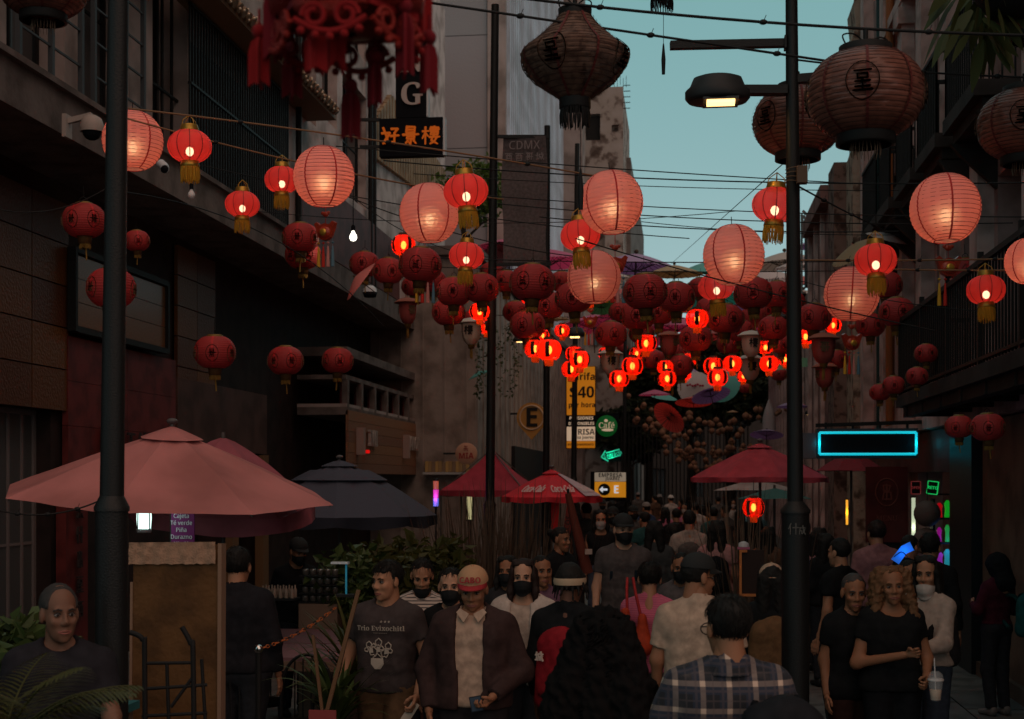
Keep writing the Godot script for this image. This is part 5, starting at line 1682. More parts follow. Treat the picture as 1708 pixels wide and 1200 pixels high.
	obj("roof", MB.new().lathe(PackedVector2Array([Vector2(0.0, 0.36), Vector2(0.2, 0.365), Vector2(0.21, 0.38), Vector2(0.1, 0.45), Vector2(0, 0.48)]), 6), felt2, o)


func parasols() -> void:
	var tones := {"rose": Color(0.52, 0.16, 0.15), "teal": Color(0.10, 0.30, 0.27), "grey": Color(0.36, 0.30, 0.27), "violet": Color(0.30, 0.20, 0.32), "pink": Color(0.55, 0.16, 0.27), "coral": Color(0.55, 0.13, 0.11), "ivory": Color(0.46, 0.38, 0.37), "green": Color(0.13, 0.22, 0.12), "straw": Color(0.32, 0.22, 0.13)}
	for k in tones:
		first["p_" + k] = parasol(tones[k], k)
	# px, py, wide, distance, tone, tilt about z, tilt about x, label
	for q in [
		[602, 470, 78, 18.0, "rose", 0.85, 0.5, "tilted rose parasol among dark lanterns by the ledge"],
		[912, 440, 150, 46.0, "pink", 0.04, 0.0, "pink parasol above the banner's lower arm"],
		[850, 420, 130, 40.0, "pink", 0.0, -0.1, "bright pink parasol behind the banner post"],
		[870, 505, 120, 50.0, "grey", 0.1, 0.1, "grey parasol behind the ribbed lantern cluster"],
		[905, 535, 90, 46.0, "straw", 0.05, 0.05, "straw parasol over the third post"],
		[1003, 512, 58, 38.0, "green", 0.0, -0.35, "olive green parasol under the covered pink lantern"],
		[1060, 448, 150, 42.0, "violet", -0.06, 0.0, "violet parasol just above the lantern cluster"],
		[1125, 458, 96, 40.0, "straw", 0.0, 0.0, "straw parasol against the pale sky"],
		[1180, 455, 110, 44.0, "teal", 0.05, 0.1, "teal parasol beside the torn pink lantern"],
		[1165, 472, 50, 36.0, "green", 0.2, 0.0, "dark green parasol below the straw one"],
		[1175, 500, 120, 50.0, "teal", 0.0, -0.15, "wide teal parasol behind the cluster"],
		[1220, 510, 110, 54.0, "violet", 0.0, -0.1, "bluish violet parasol behind the fringed lantern"],
		[1310, 442, 130, 44.0, "grey", 0.05, 0.0, "pale grey parasol crossed by the lamp post"],
		[1352, 446, 118, 40.0, "ivory", 0.03, 0.06, "cream parasol just past the lamp post"],
		[1360, 412, 70, 40.0, "violet", 0.0, 0.0, "small mauve parasol beneath the metal stair"],
		[1432, 420, 96, 21.0, "straw", 0.5, 0.35, "straw parasol behind the fringed lantern by the pink wall"],
		[1480, 398, 72, 21.0, "ivory", -0.25, 0.3, "cream parasol before the pink pilasters"],
		[1335, 475, 90, 46.0, "rose", 0.1, 0.1, "dusky rose parasol half behind the lamp post"],
		[1340, 500, 100, 52.0, "grey", -0.05, 0.0, "grey parasol low beside the lamp post"],
		[1060, 530, 130, 52.0, "pink", 0.0, -0.05, "pink parasol low behind the cluster's middle"],
		[990, 545, 120, 55.0, "pink", 0.05, -0.1, "deep pink parasol behind the hanging lamp"],
		[1130, 548, 120, 58.0, "pink", 0.0, 0.0, "pink parasol before the dark tree tops"],
		[1240, 545, 100, 56.0, "pink", -0.05, 0.0, "pink parasol between white lanterns"],
		[1090, 575, 46, 44.0, "pink", 0.6, -0.3, "small magenta parasol tilted among lanterns"],
		[1092, 659, 54, 34.0, "pink", 0.02, 0.0, "pale pink parasol floating flat over the parking signs"],
		[1116, 697, 62, 32.0, "coral", -0.62, -0.75, "coral parasol with open ribs before the swags of lanterns"],
		[1157, 672, 62, 36.0, "coral", 0.0, -0.2, "coral parasol seen from below under the white fan"],
		[1160, 647, 60, 37.0, "ivory", 0.0, 1.2, "white parasol with red blossoms, fanned upright"],
		[1205, 643, 62, 38.0, "teal", 0.3, 1.2, "teal parasol standing upright behind a glowing lantern"],
		[1186, 660, 66, 35.0, "violet", 0.22, -0.35, "violet parasol tucked under the white fan"],
		[1150, 630, 46, 40.0, "violet", -0.3, 0.9, "mauve parasol peeping over the white fan"],
		[1108, 664, 44, 37.0, "teal", -0.15, 0.2, "pale teal parasol between the pink and the white ones"],
		[1279, 726, 56, 33.0, "violet", -0.04, -0.25, "lilac parasol hanging under the steeple ornament"],
		[1322, 679, 54, 34.0, "violet", 0.0, -0.05, "lilac parasol cut by the lamp post"],
		[1330, 612, 100, 36.0, "green", 0.12, 0.1, "bright green parasol crossed by the lamp post"],
		[800, 626, 40, 30.0, "teal", 0.4, 0.1, "dull teal parasol beside the banner post"],
		[1085, 492, 110, 56.0, "ivory", 0.05, -0.1, "cream parasol low behind the touching pair of lanterns"],
		[1150, 515, 130, 62.0, "grey", 0.0, 0.0, "pale grey parasol far behind the cluster's heart"],
		[1200, 535, 100, 60.0, "ivory", -0.05, -0.1, "cream parasol far behind the covered white bells"],
		[1280, 470, 120, 52.0, "ivory", 0.06, 0.05, "cream parasol beside the torn pink lantern's far side"],
		[1305, 520, 96, 58.0, "teal", 0.0, -0.1, "teal parasol behind the lamp post's middle"],
		[1040, 500, 110, 58.0, "rose", 0.03, 0.0, "dusky rose parasol behind the dark tasselled ornament"],
		[1010, 465, 90, 50.0, "grey", 0.0, 0.05, "grey parasol behind the covered pink lantern"],
		[1185, 565, 90, 64.0, "rose", 0.0, -0.1, "rose parasol before the dark trees, under the pink row"],
		[1095, 555, 80, 60.0, "ivory", 0.1, 0.0, "cream parasol before the dark trees by the hanging lamp"],
		[1222, 688, 20, 50.0, "straw", 0.0, 0.0, "tiny straw parasol in the swags of lanterns"]]:
		var o := hang("p_" + q[4], q[7], q[0], q[1], q[2], 0.8, q[0] * 0.13, q[3])
		o.rotation = Vector3(q[6], 0, q[5])
	# the blossoms on the white parasol, and the steeple
	var st := thing("steeple_ornament", "pale pointed steeple ornament hanging before the dark trees", "ornament", at(1283, 722, 33.5))
	obj("cone", MB.new().lathe(PackedVector2Array([Vector2(0.16, 0.0), Vector2(0.15, 0.35), Vector2(0.1, 0.55), Vector2(0.0, 0.82)]), 8), mat("steeple", Color(0.28, 0.24, 0.24), 0.8, {"back": Color(0.2, 0.18, 0.18)}), st)
	obj("rim", MB.new().lathe(PackedVector2Array([Vector2(0.165, -0.02), Vector2(0.19, 0.0), Vector2(0.165, 0.03)]), 16), M["black_iron"], st)
	var bl := thing("paper_blossom", "sprig of red paper blossoms on the white fan parasol", "decoration", at(1160, 643, 36.8))
	var mb := MB.new()
	for k in 7:
		mb.ellip(Vector3(-0.2 + 0.065 * k, 0.02 * sin(k * 2.0), 0.0), Vector3(0.035, 0.03, 0.015), 5, 8)
	obj("petals", mb, mat("blossom", Color(0.3, 0.02, 0.05), 0.7), bl)


func small_lanterns() -> void:
	var o := thing("small_brown_lantern", "", "lantern", Vector3.ZERO, "swags of small brown lanterns before the trees")
	obj("paper_shade", MB.new().lathe(paper_profile(0.13, 0.12, 4, deg_to_rad(-70), deg_to_rad(70), 0.85, 0.03), 14), mat("brown_paper", Color(0.20, 0.095, 0.06), 0.8, {"back": Color(0.2, 0.09, 0.05)}), o)
	obj("cap", MB.new().lathe(PackedVector2Array([Vector2(0.05, -0.14), Vector2(0.045, -0.11)]), 8).lathe(PackedVector2Array([Vector2(0.045, 0.11), Vector2(0.04, 0.14), Vector2(0, 0.14)]), 8).tube(PackedVector3Array([Vector3(0, 0.14, 0), Vector3(0, 0.3, 0)]), 0.004, 3), M["old_gold"], o)
	first.small = o
	var label := "one of many small brown paper lanterns in drooping swags before the dark trees"
	# swags: start, low point, end in pixels, distance, count
	for q in [[Vector2(1058, 668), Vector2(1110, 770), Vector2(1250, 748), 50.0, 17], [Vector2(1068, 690), Vector2(1140, 800), Vector2(1270, 738), 52.0, 18], [Vector2(1090, 700), Vector2(1150, 785), Vector2(1240, 755), 47.0, 15], [Vector2(1056, 660), Vector2(1085, 735), Vector2(1150, 728), 48.0, 11], [Vector2(1120, 745), Vector2(1170, 790), Vector2(1235, 752), 49.0, 16], [Vector2(1130, 684), Vector2(1178, 740), Vector2(1260, 690), 45.0, 16], [Vector2(1170, 705), Vector2(1205, 735), Vector2(1240, 728), 44.0, 9], [Vector2(1140, 760), Vector2(1175, 800), Vector2(1225, 765), 53.0, 14], [Vector2(1245, 690), Vector2(1285, 690), Vector2(1310, 672), 44.0, 7]]:
		for k in q[4]:
			var t: float = (k + 0.5) / float(q[4])
			var c: Vector2 = q[0].lerp(q[1], t).lerp(q[1].lerp(q[2], t), t)
			c += Vector2(rng.randf_range(-12, 12), rng.randf_range(-13, 13))
			hang("small", label, c.x, c.y, rng.randf_range(8, 12.5), 0.27, rng.randf() * 6.0, q[3] + rng.randf_range(-1, 1))
	# a few round red ones farther off
	for q in [[1243, 648, 20, "little plain red lantern hanging before the dark trees"], [1362, 625, 24, "little plain red lantern by the rose house"], [1300, 625, 26, "little red lantern touching the lamp post's shaded edge"], [1222, 585, 14, "tiny red lantern beside the upper white lantern"], [1272, 628, 16, "tiny red lantern under the stacked white lanterns"], [1038, 580, 18, "tiny red lantern near the greyish white bell lantern"]]:
		hang("ribbed", q[3], q[0], q[1], q[2], 0.42, 0.4, -1.0, "little red lanterns far down the street")


func cables() -> void:
	var black := mat("cable_black", Color(0.012, 0.011, 0.011), 0.6)
	var tan_ := mat("cable_tan", Color(0.20, 0.10, 0.05), 0.6)
	for q in [
		[700, 2, 7.0, 1450, 112, 7.4, 0.0, 0.0065, "thick black cable running down to the arm of the lamp post"],
		[800, -12, 7.2, 1760, 60, 7.0, 0.04, 0.0075, "thick black cable from which the torn brown lantern hangs"],
		[1330, 100, 8.4, 1760, 130, 8.0, 0.02, 0.006, "black cable from the lamp post past the aged lanterns"],
		[205, 180, 9.0, 1045, 303, 10.0, -0.03, 0.006, "tan cable holding the row of pink lanterns by the restaurant sign"],
		[205, 196, 9.4, 840, 333, 11.0, 0.05, 0.006, "tan cable below the first one, over the bar screen"],
		[560, 244, 12.0, 1420, 306, 12.5, 0.02, 0.005, "black cable over the pink lantern before the weathered block"],
		[640, 268, 13.0, 1760, 304, 10.5, 0.08, 0.006, "long black cable crossing the sky at the small red lantern"],
		[690, 290, 13.0, 1500, 318, 13.0, 0.04, 0.004, "slim black cable just below the long one"],
		[300, 268, 13.0, 1150, 398, 14.0, 0.1, 0.005, "dark cable slanting behind the fringed lanterns"],
		[420, 352, 14.0, 1230, 352, 14.0, 0.12, 0.004, "slim dark cable sagging behind two pink lanterns"],
		[760, 322, 11.0, 1760, 362, 10.0, 0.05, 0.004, "thin cable behind the largest pink lantern"],
		[830, 340, 11.5, 1690, 372, 11.0, 0.06, 0.0045, "thin cable lower behind the largest pink lantern"],
		[900, 362, 13.0, 1500, 386, 12.0, 0.05, 0.0055, "dark cable over the torn pink lantern"],
		[1070, 370, 14.0, 1500, 392, 14.0, 0.04, 0.004, "thin cable over the torn pink lantern, second one"],
		[560, 320, 15.0, 960, 428, 16.0, 0.1, 0.006, "black cable bundle sloping beside the maroon wall"],
		[590, 330, 15.5, 830, 430, 15.0, 0.15, 0.005, "black cable looping before the pale stone wall"],
		[700, 430, 16.0, 1420, 436, 16.0, 0.03, 0.0065, "black cable carrying the dark ribbed lanterns"],
		[730, 446, 17.0, 1400, 452, 17.0, 0.03, 0.006, "second black cable carrying the dark ribbed lanterns"],
		[760, 468, 20.0, 1340, 470, 20.0, 0.05, 0.006, "black cable behind the cluster of ribbed lanterns"],
		[780, 524, 24.0, 1330, 528, 24.0, 0.05, 0.007, "black cable low in the cluster of lanterns"],
		[1330, 434, 11.0, 1760, 430, 10.0, 0.01, 0.007, "tan cable along the pink wall over the balcony"],
		[1470, 449, 11.0, 1780, 449, 10.0, 0.01, 0.007, "tan cable along the pink wall, lower one"],
		[960, 398, 9.5, 1560, 552, 9.0, 0.03, 0.0045, "black cable slanting across two pink lanterns"],
		[1330, 310, 9.0, 1480, 386, 14.0, 0.01, 0.006, "black cable dropping from the lamp post to the crumbling wall"],
		[1120, 440, 30.0, 1310, 270, 9.0, 0.0, 0.0035, "thin guy wire slanting up across the sky to the lamp post"],
		[205, 320, 11.0, 640, 545, 17.0, -0.3, 0.005, "loose dark wire under the ledge"],
		[-20, 345, 11.0, 190, 306, 11.5, 0.12, 0.005, "loose pale wire in the dark under the ledge"],
		[-10, 850, 9.0, 165, 836, 9.3, 0.06, 0.006, "pale string sagging under the big pink umbrella"],
		[1340, 470, 14.0, 1640, 520, 12.0, 0.04, 0.0045, "thin wire before the dark windows over the balcony"]]:
		var a := at(q[0], q[1], q[2])
		var b := at(q[3], q[4], q[5])
		var c := thing("cable", q[8], "cable", a, "cables strung over the street")
		var pts := sagging(Vector3.ZERO, b - a, q[6])
		obj("wire", MB.new().tube(pts, q[7], 6), tan_ if String(q[8]).begins_with("tan") else black, c)
		if q[2] < 12.5 and q[7] > 0.0055:
			var mb := MB.new()
			for k in 3:
				var p: Vector3 = pts[3 + 4 * k]
				mb.ellip(p, Vector3(0.022, 0.014, 0.014), 6, 8)
				mb.tube(PackedVector3Array([p, p + Vector3(0.015, 0.035, 0)]), 0.002, 3)
			stuff(obj("knot", mb, black, c))
	# cut plant hanging in over the balconies
	var pl := thing("hanging_plant", "dark broad leaved plant hanging in front of the pink building", "plant", at(1640, 60, 8.0))
	var mb := MB.new()
	for k in 46:
		var a := rng.randf() * TAU
		var r := rng.randf() * 0.22
		var s := Vector3(cos(a) * r, rng.randf_range(-0.02, 0.3), sin(a) * r)
		var dir := Vector3(cos(a) * 0.5, -1.0 + rng.randf() * 0.7, sin(a) * 0.5).normalized()
		var l := rng.randf_range(0.14, 0.26)
		var side := dir.cross(Vector3(sin(a * 3), 0.3, cos(a * 2))).normalized() * l * 0.16
		var g := PackedVector3Array()
		for i in 6:
			var f := i / 5.0
			var ww := sin(PI * (0.08 + 0.9 * f)) 
			var c := s + dir * l * f + Vector3(0, -0.06 * f * f, 0)
			g.append(c - side * ww); g.append(c + side * ww)
		mb.grid(g, 6, 2, false)
	stuff(obj("leaves", mb, mat("broad_leaf", Color(0.05, 0.055, 0.018), 0.5, {"back": Color(0.15, 0.14, 0.03)}), pl))
	obj("basket", MB.new().lathe(PackedVector2Array([Vector2(0, -0.02), Vector2(0.12, 0.0), Vector2(0.2, 0.1), Vector2(0.22, 0.2)]), 16, Vector3(0.16, 0.1, 0)), black, pl)


# ---------------------------------------------------------------- stalls, umbrellas, plants
func market_umbrella(label: String, apex: Vector2, rim_y: float, half_px: float, d: float, turn: float, m: Material, o2 := {}) -> Node3D:
	var top := at(apex.x, apex.y, d)
	var R := w(half_px, d)
	var H := w(rim_y - apex.y, d)
	var base := Vector3(top.x, 0.02, top.z)
	var o := thing(o2.get("name", "market_umbrella"), label, o2.get("cat", "umbrella"), base, "", turn)
	var n: int = o2.get("n", 8)
	var sub := 6
	var cols := n * sub
	var rows := 9
	var lean := Basis(Vector3(0, 0, 1).rotated(Vector3.UP, -turn), o2.get("roll", 0.0)) * Basis(Vector3(1, 0, 0).rotated(Vector3.UP, -turn), o2.get("pitch", 0.0))
	var c := Vector3(0, top.y - 0.02, 0)
	var g := PackedVector3Array()
	var curve: float = o2.get("curve", 1.15)
	var wob := FastNoiseLite.new()
	wob.frequency = 2.2
	for i in rows:
		var t := 1.0 - float(i) / (rows - 1)
		for j in cols:
			var a := TAU * j / cols
			var u := absf(fposmod(float(j) / sub, 1.0) - 0.5) * 2.0
			var chord := cos(PI / n) / cos((1.0 - u) * 0.0 + fposmod(a, TAU / n) - PI / n)
			var r := R * t * chord
			var fold := 0.012 * wob.get_noise_3d(cos(a) * r, float(turn) * 9.0, sin(a) * r)
			g.append(c + lean * Vector3(cos(a) * r, fold - H * pow(t, curve) - 0.035 * R * (1.0 - u) * t * (1.0 - t) * 2.0, -sin(a) * r))
	var mb := MB.new()
	for q in n:
		mb = MB.new()
		var pg := PackedVector3Array()
		for i in rows:
			for j in sub + 1:
				pg.append(g[i * cols + (q * sub + j) % cols])
		mb.grid(pg, rows, sub + 1, false)
		obj("canopy_panel", mb, m, o)
	if o2.has("valance"):
		var vh := w(o2.valance, d)
		mb = MB.new()
		var vg := PackedVector3Array()
		for i in 3:
			for j in cols:
				var p := g[j]
				var dip := 0.75 + 0.25 * sin(PI * fposmod(float(j) / sub, 1.0))
				var out := (p - c) * Vector3(1, 0, 1)
				vg.append(p + out.normalized() * (0.01 + 0.012 * sin(j * 1.3) * (2 - i)) - Vector3.UP * vh * dip * (2 - i) / 2.0)
		mb.grid(vg, 3, cols, true)
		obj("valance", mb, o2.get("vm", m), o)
	if o2.get("vent", true):
		var vg := PackedVector3Array()
		for i in 4:
			var t := 0.19 * (1.0 - i / 3.0) + 0.004
			for j in cols:
				var a := TAU * j / cols
				var ch := cos(PI / n) / cos(fposmod(a, TAU / n) - PI / n)
				vg.append(c + lean * Vector3(cos(a) * R * t * ch, 0.03 - H * pow(t, curve) * 1.1, -sin(a) * R * t * ch))
		mb = MB.new()
		mb.grid(vg, 4, cols, true)
		obj("vent_cap", mb, m, o)
		obj("finial", MB.new().ellip(c + Vector3(0, 0.065, 0), Vector3(0.045, 0.025, 0.045), 6, 12), mat("finial", Color(0.09, 0.08, 0.08), 0.4), o)
	var ribm := mat("umbrella_rib", Color(0.10, 0.09, 0.085), 0.5, {"metal": 0.3})
	for k in n:
		var a := TAU * k / n
		var e := c + lean * Vector3(cos(a) * R * 0.985, -H - 0.012, -sin(a) * R * 0.985)
		obj("rib", MB.new().bar(c + Vector3(0, -0.06, 0), e, 0.014, 0.014), ribm, o)
	obj("pole", MB.new().tube(PackedVector3Array([Vector3.ZERO, c + Vector3(0, 0.04, 0)]), 0.019, 10), ribm, o)
	obj("base", MB.new().lathe(PackedVector2Array([Vector2(0.26, 0), Vector2(0.26, 0.05), Vector2(0.05, 0.09), Vector2(0.03, 0.3)]), 16), mat("umbrella_base", Color(0.05, 0.05, 0.05), 0.8), o)
	return o


func strap_leaf(mb: MB, p: Vector3, dir: Vector3, l: float, wide: float, bend: float, steps := 6) -> void:
	var side := dir.cross(Vector3.UP)
	if side.length() < 0.05:
		side = Vector3.RIGHT
	side = side.normalized()
	var g := PackedVector3Array()
	var c := p
	var d := dir.normalized()
	for i in steps + 1:
		var f := float(i) / steps
		var ww := wide * (1.0 - pow(f, 2.5)) * (0.5 + 0.5 * minf(1.0, f * 4.0)) + 0.0006
		g.append(c - side * ww)
		g.append(c + side * ww)
		c += d * l / steps
		d = (d - Vector3.UP * bend / steps).normalized()
	mb.grid(g, steps + 1, 2, false)


func palm_frond(mb: MB, p: Vector3, dir: Vector3, l: float, bend: float) -> void:
	var c := p
	var d := dir.normalized()
	var path := PackedVector3Array()
	for i in 15:
		path.append(c)
		var side := d.cross(Vector3.UP).normalized()
		if i > 2:
			for s in [-1, 1]:
				for q in 2:
					var ll := l * 0.33 * sin(PI * (i + q * 0.5) / 15.5)
					strap_leaf(mb, c + d * q * l / 28.0, (side * s + d * 0.8 - Vector3.UP * 0.25).normalized(), ll, 0.007, 0.5, 3)
		c += d * l / 14.0
		d = (d - Vector3.UP * bend / 14.0).normalized()
	mb.tube(path, 0.006, 5, 0.002)


func plant(label: String, p: Vector3, kind: String, size: float, m: Material, count: int, y := 0.36) -> Node3D:
	var o := thing(kind + "_plant", label, "plant", p)
	var mb := MB.new()
	var pot_r := 0.16 * maxf(0.6, size)
	for k in count:
		var a := TAU * k / count * 3.0 + rng.randf() * 0.6
		var out := Vector3(cos(a), 0, sin(a))
		match kind:
			"palm":
				palm_frond(mb, Vector3(0, y, 0), (out * rng.randf_range(0.3, 0.9) + Vector3.UP * rng.randf_range(0.7, 1.3)), size * rng.randf_range(0.8, 1.15), rng.randf_range(0.9, 1.5))
			"reed":
				strap_leaf(mb, Vector3(0, y, 0) + out * rng.randf() * size * 0.4, (out * rng.randf_range(0.02, 0.3) + Vector3.UP), size * rng.randf_range(0.7, 1.1), 0.012, rng.randf_range(0.0, 0.4))
			"strap":
				strap_leaf(mb, Vector3(0, y + rng.randf() * size * 0.3, 0), (out * rng.randf_range(0.3, 1.0) + Vector3.UP), size * rng.randf_range(0.5, 1.0), 0.018, rng.randf_range(0.5, 1.6))
			_:
				leaf_cloud(mb, Vector3(0, y + size * 0.5, 0) + out * rng.randf() * size * 0.35 + Vector3.UP * rng.randf_range(-0.3, 0.4) * size, Vector3.ONE * size * 0.24, 26, 0.13)
	stuff(obj("leaves", mb, m, o))
	obj("pot", MB.new().lathe(PackedVector2Array([Vector2(0, 0), Vector2(pot_r * 0.8, 0), Vector2(pot_r, y), Vector2(pot_r * 1.08, y), Vector2(pot_r * 1.08, y + 0.05), Vector2(pot_r * 0.9, y + 0.05), Vector2(pot_r * 0.9, y), Vector2(0, y)]), 18), mat("clay_pot", Color(0.11, 0.05, 0.035), 0.8, {"tex": "stain"}), o)
	return o


func ground_at(px: float, d: float) -> Vector3:
	var p := at(px, HY, d)
	p.y = 0.045
	return p


func chair_thing(label: String, p: Vector3, turn: float) -> void:
	var o := thing("bentwood_chair", label, "chair", p, "black bent metal chairs at the dark tables", turn)
	var m: Material = mat("chair_black", Color(0.02, 0.018, 0.018), 0.3, {"metal": 0.3})
	obj("seat", MB.new().lathe(PackedVector2Array([Vector2(0, 0.43), Vector2(0.2, 0.43), Vector2(0.205, 0.45), Vector2(0.19, 0.465), Vector2(0, 0.465)]), 20), m, o)
	for s in [[-0.15, 0.15], [0.15, 0.15], [-0.15, -0.15], [0.15, -0.15]]:
		obj("leg", MB.new().tube(PackedVector3Array([Vector3(s[0] * 1.15, 0, s[1] * 1.15), Vector3(s[0], 0.44, s[1])]), 0.012, 6), m, o)
	var arch: Array = []
	for k in 13:
		var a := PI * k / 12.0
		arch.append(Vector3(cos(a) * 0.19, 0.46 + 0.45 * pow(sin(a), 0.55), -0.19))
	obj("back_hoop", MB.new().tube(catmull(arch, 2), 0.013, 6), m, o)
	for k in 4:
		var x := -0.09 + 0.06 * k
		obj("spindle", MB.new().tube(PackedVector3Array([Vector3(x, 0.46, -0.19), Vector3(x, 0.88, -0.19)]), 0.006, 5), m, o)


func street_level() -> void:
	var black: Material = M["black_iron"]
	var pinkc := mat("canvas_pink", Color(0.56, 0.21, 0.20), 0.9, {"tex": "stain", "ts": 0.22, "bump": 0.25, "back": Color(0.3, 0.09, 0.09)})
	market_umbrella("big faded pink umbrella with a small vent cap beside the thick post", Vector2(287, 717), 826, 278, 11.0, 0.04, pinkc, {"roll": -0.065, "pitch": 0.085, "curve": 1.06})
	market_umbrella("darker pink umbrella with white edged valance behind the big faded one", Vector2(372, 729), 842, 158, 12.0, 0.42, mat("canvas_rose", Color(0.36, 0.10, 0.125), 0.9, {"tex": "cloth", "back": Color(0.2, 0.05, 0.06)}), {"valance": 30.0, "n": 6, "pitch": 0.14, "roll": -0.09, "vent": false, "curve": 1.3})
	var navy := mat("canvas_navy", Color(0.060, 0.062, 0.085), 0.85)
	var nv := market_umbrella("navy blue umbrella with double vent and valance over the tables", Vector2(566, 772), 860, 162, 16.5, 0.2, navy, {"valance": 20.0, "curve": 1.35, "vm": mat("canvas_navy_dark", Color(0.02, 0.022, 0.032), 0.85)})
	# second vent ring
	var c := Vector3(0, at(566, 772, 16.5).y - 0.02, 0)
	var vr := PackedVector3Array()
	for i in 3:
		for j in 48:
			var t := [0.5, 0.42, 0.3][i] as float
			var a := TAU * j / 48
			var ch := cos(PI / 8) / cos(fposmod(a, TAU / 8) - PI / 8)
			vr.append(c + Vector3(cos(a) * t * w(162, 16.5) * ch, 0.035 - w(88, 16.5) * pow(t, 1.35), -sin(a) * t * w(162, 16.5) * ch))
	var mb := MB.new()
	mb.grid(vr, 3, 48, true)
	obj("vent_skirt", mb, navy, nv)
	# tent with four corners
	var redc := mat("canvas_red", Color(0.42, 0.045, 0.07), 0.85, {"tex": "cloth", "back": Color(0.2, 0.02, 0.03)})
	var tent := market_umbrella("dark red pyramid tent with concave slopes behind the banner post", Vector2(820, 744), 818, 100, 25.0, 0.70, redc, {"n": 4, "vent": false, "valance": 11.0, "curve": 0.72, "name": "market_tent", "cat": "tent"})
	tent.get_node("pole").free()
	tent.get_node("base").free()
	for k in 4:
		var a := TAU * k / 4
		var r := w(98, 25)
		obj("leg", MB.new().tube(PackedVector3Array([Vector3(cos(a) * r, 0, -sin(a) * r), Vector3(cos(a) * r, at(820, 818, 25).y, -sin(a) * r)]), 0.02, 6), M["umbrella_rib"], tent)
	var cola := mat("canvas_cola", Color(0.62, 0.035, 0.05), 0.7, {"back": Color(0.4, 0.03, 0.03)})
	var co := market_umbrella("red umbrella with white script lettering on its panels", Vector2(920, 786), 829, 84, 21.5, 0.0, cola, {"valance": 10.0, "curve": 1.1})
	var white := mat("script_white", Color(0.72, 0.62, 0.6), 0.7)
	var cc := Vector3(0, at(920, 786, 21.5).y - 0.02, 0)
	var slope := atan2(w(43, 21.5), w(84, 21.5) * 0.93)
	for k in [5, 6, 7, 0]:
		var a: float = TAU * (k + 0.5) / 8
		var out := Vector3(cos(a), 0, -sin(a))
		var side := Vector3.UP.cross(out)
		var up := Vector3.UP * sin(slope) - out * cos(slope)
		var nrm := side.cross(up)
		var t := obj("lettering", words("Coca-Cola", w(30, 21.5), 0.004, "Droid Serif", true), white, co)
		t.position = cc + out * w(84, 21.5) * 0.93 * 0.76 + Vector3.UP * (-w(43, 21.5) * 0.75) + nrm * 0.03
		t.basis = Basis(side * 0.27, up + side * 0.12, nrm)
	var wp := MB.new()
	for i in 6:
		var t0 := 0.16 + 0.14 * i
		var t1 := t0 + 0.14
		var q: Array = []
		for t in [t0, t1]:
			for k in [7.03, 7.97]:
				var a: float = TAU * k / 8
				q.append(cc + Vector3(cos(a), 0, -sin(a)) * w(84, 21.5) * t + Vector3.UP * (-w(43, 21.5) * pow(t, 1.1) + 0.02))
		wp.quad(q[0], q[2], q[3], q[1])
	obj("white_panel", wp, mat("canvas_white", Color(0.55, 0.42, 0.46), 0.8), co)
	market_umbrella("maroon market umbrella past the crowd, cut by the scratched lamp post", Vector2(1268, 743), 797, 118, 19.0, 0.25, mat("canvas_maroon", Color(0.44, 0.06, 0.085), 0.85, {"tex": "cloth", "back": Color(0.2, 0.03, 0.04)}), {"valance": 9.0, "curve": 1.2})
	market_umbrella("greyish white canopy below the maroon umbrella", Vector2(1262, 797), 818, 78, 23.0, 0.4, mat("canvas_grey", Color(0.42, 0.34, 0.32), 0.85, {"tex": "cloth"}), {"n": 4, "vent": false, "curve": 0.9})
	market_umbrella("teal canopy under the greyish one, above a glowing lantern", Vector2(1292, 814), 832, 62, 21.0, 0.1, mat("canvas_teal", Color(0.05, 0.14, 0.13), 0.85), {"n": 6, "vent": false})
	market_umbrella("dusky red umbrella end showing beside the scratched lamp post", Vector2(1420, 752), 786, 62, 22.5, 0.3, mat("canvas_red2", Color(0.22, 0.03, 0.04), 0.85), {})

	# lamps under the umbrellas
	var hl := thing("camping_lamp", "bright white cylinder lamp in a wire cage under the pink umbrella", "lamp", at(240, 866, 10.4))
	obj("lamp_tube", MB.new().lathe(PackedVector2Array([Vector2(0, -0.075), Vector2(0.048, -0.07), Vector2(0.054, 0.0), Vector2(0.05, 0.115), Vector2(0, 0.12)]), 18), mat("lamp_white", Color(0.9, 1, 0.97), 0.4, {"emit": Color(0.86, 1.0, 0.96), "e": 1.6}), hl)
	lamp(hl, Vector3.ZERO, Color(0.8, 1.0, 0.95), 0.05, 0.04)
	obj("lamp_base", MB.new().lathe(PackedVector2Array([Vector2(0, -0.1), Vector2(0.05, -0.1), Vector2(0.056, -0.08), Vector2(0.05, -0.072), Vector2(0, -0.072)]), 18), mat("lamp_foot", Color(0.6, 0.62, 0.62), 0.4), hl)
	obj("hook", MB.new().tube(PackedVector3Array([Vector3(0, 0.09, 0), Vector3(0.0, 0.3, 0)]), 0.005, 5), black, hl)
	for k in 4:
		obj("cage_bar", MB.new().tube(PackedVector3Array([Vector3(cos(k * PI / 2 + 0.5) * 0.06, -0.08, sin(k * PI / 2 + 0.5) * 0.06), Vector3(cos(k * PI / 2 + 0.5) * 0.056, 0.09, sin(k * PI / 2 + 0.5) * 0.056)]), 0.004, 5), black, hl)
	var nt := thing("colour_tube_lamp", "upright glowing tube lamp in orange, pink and blue beside the dark red tent", "lamp", at(727, 824, 19.0))
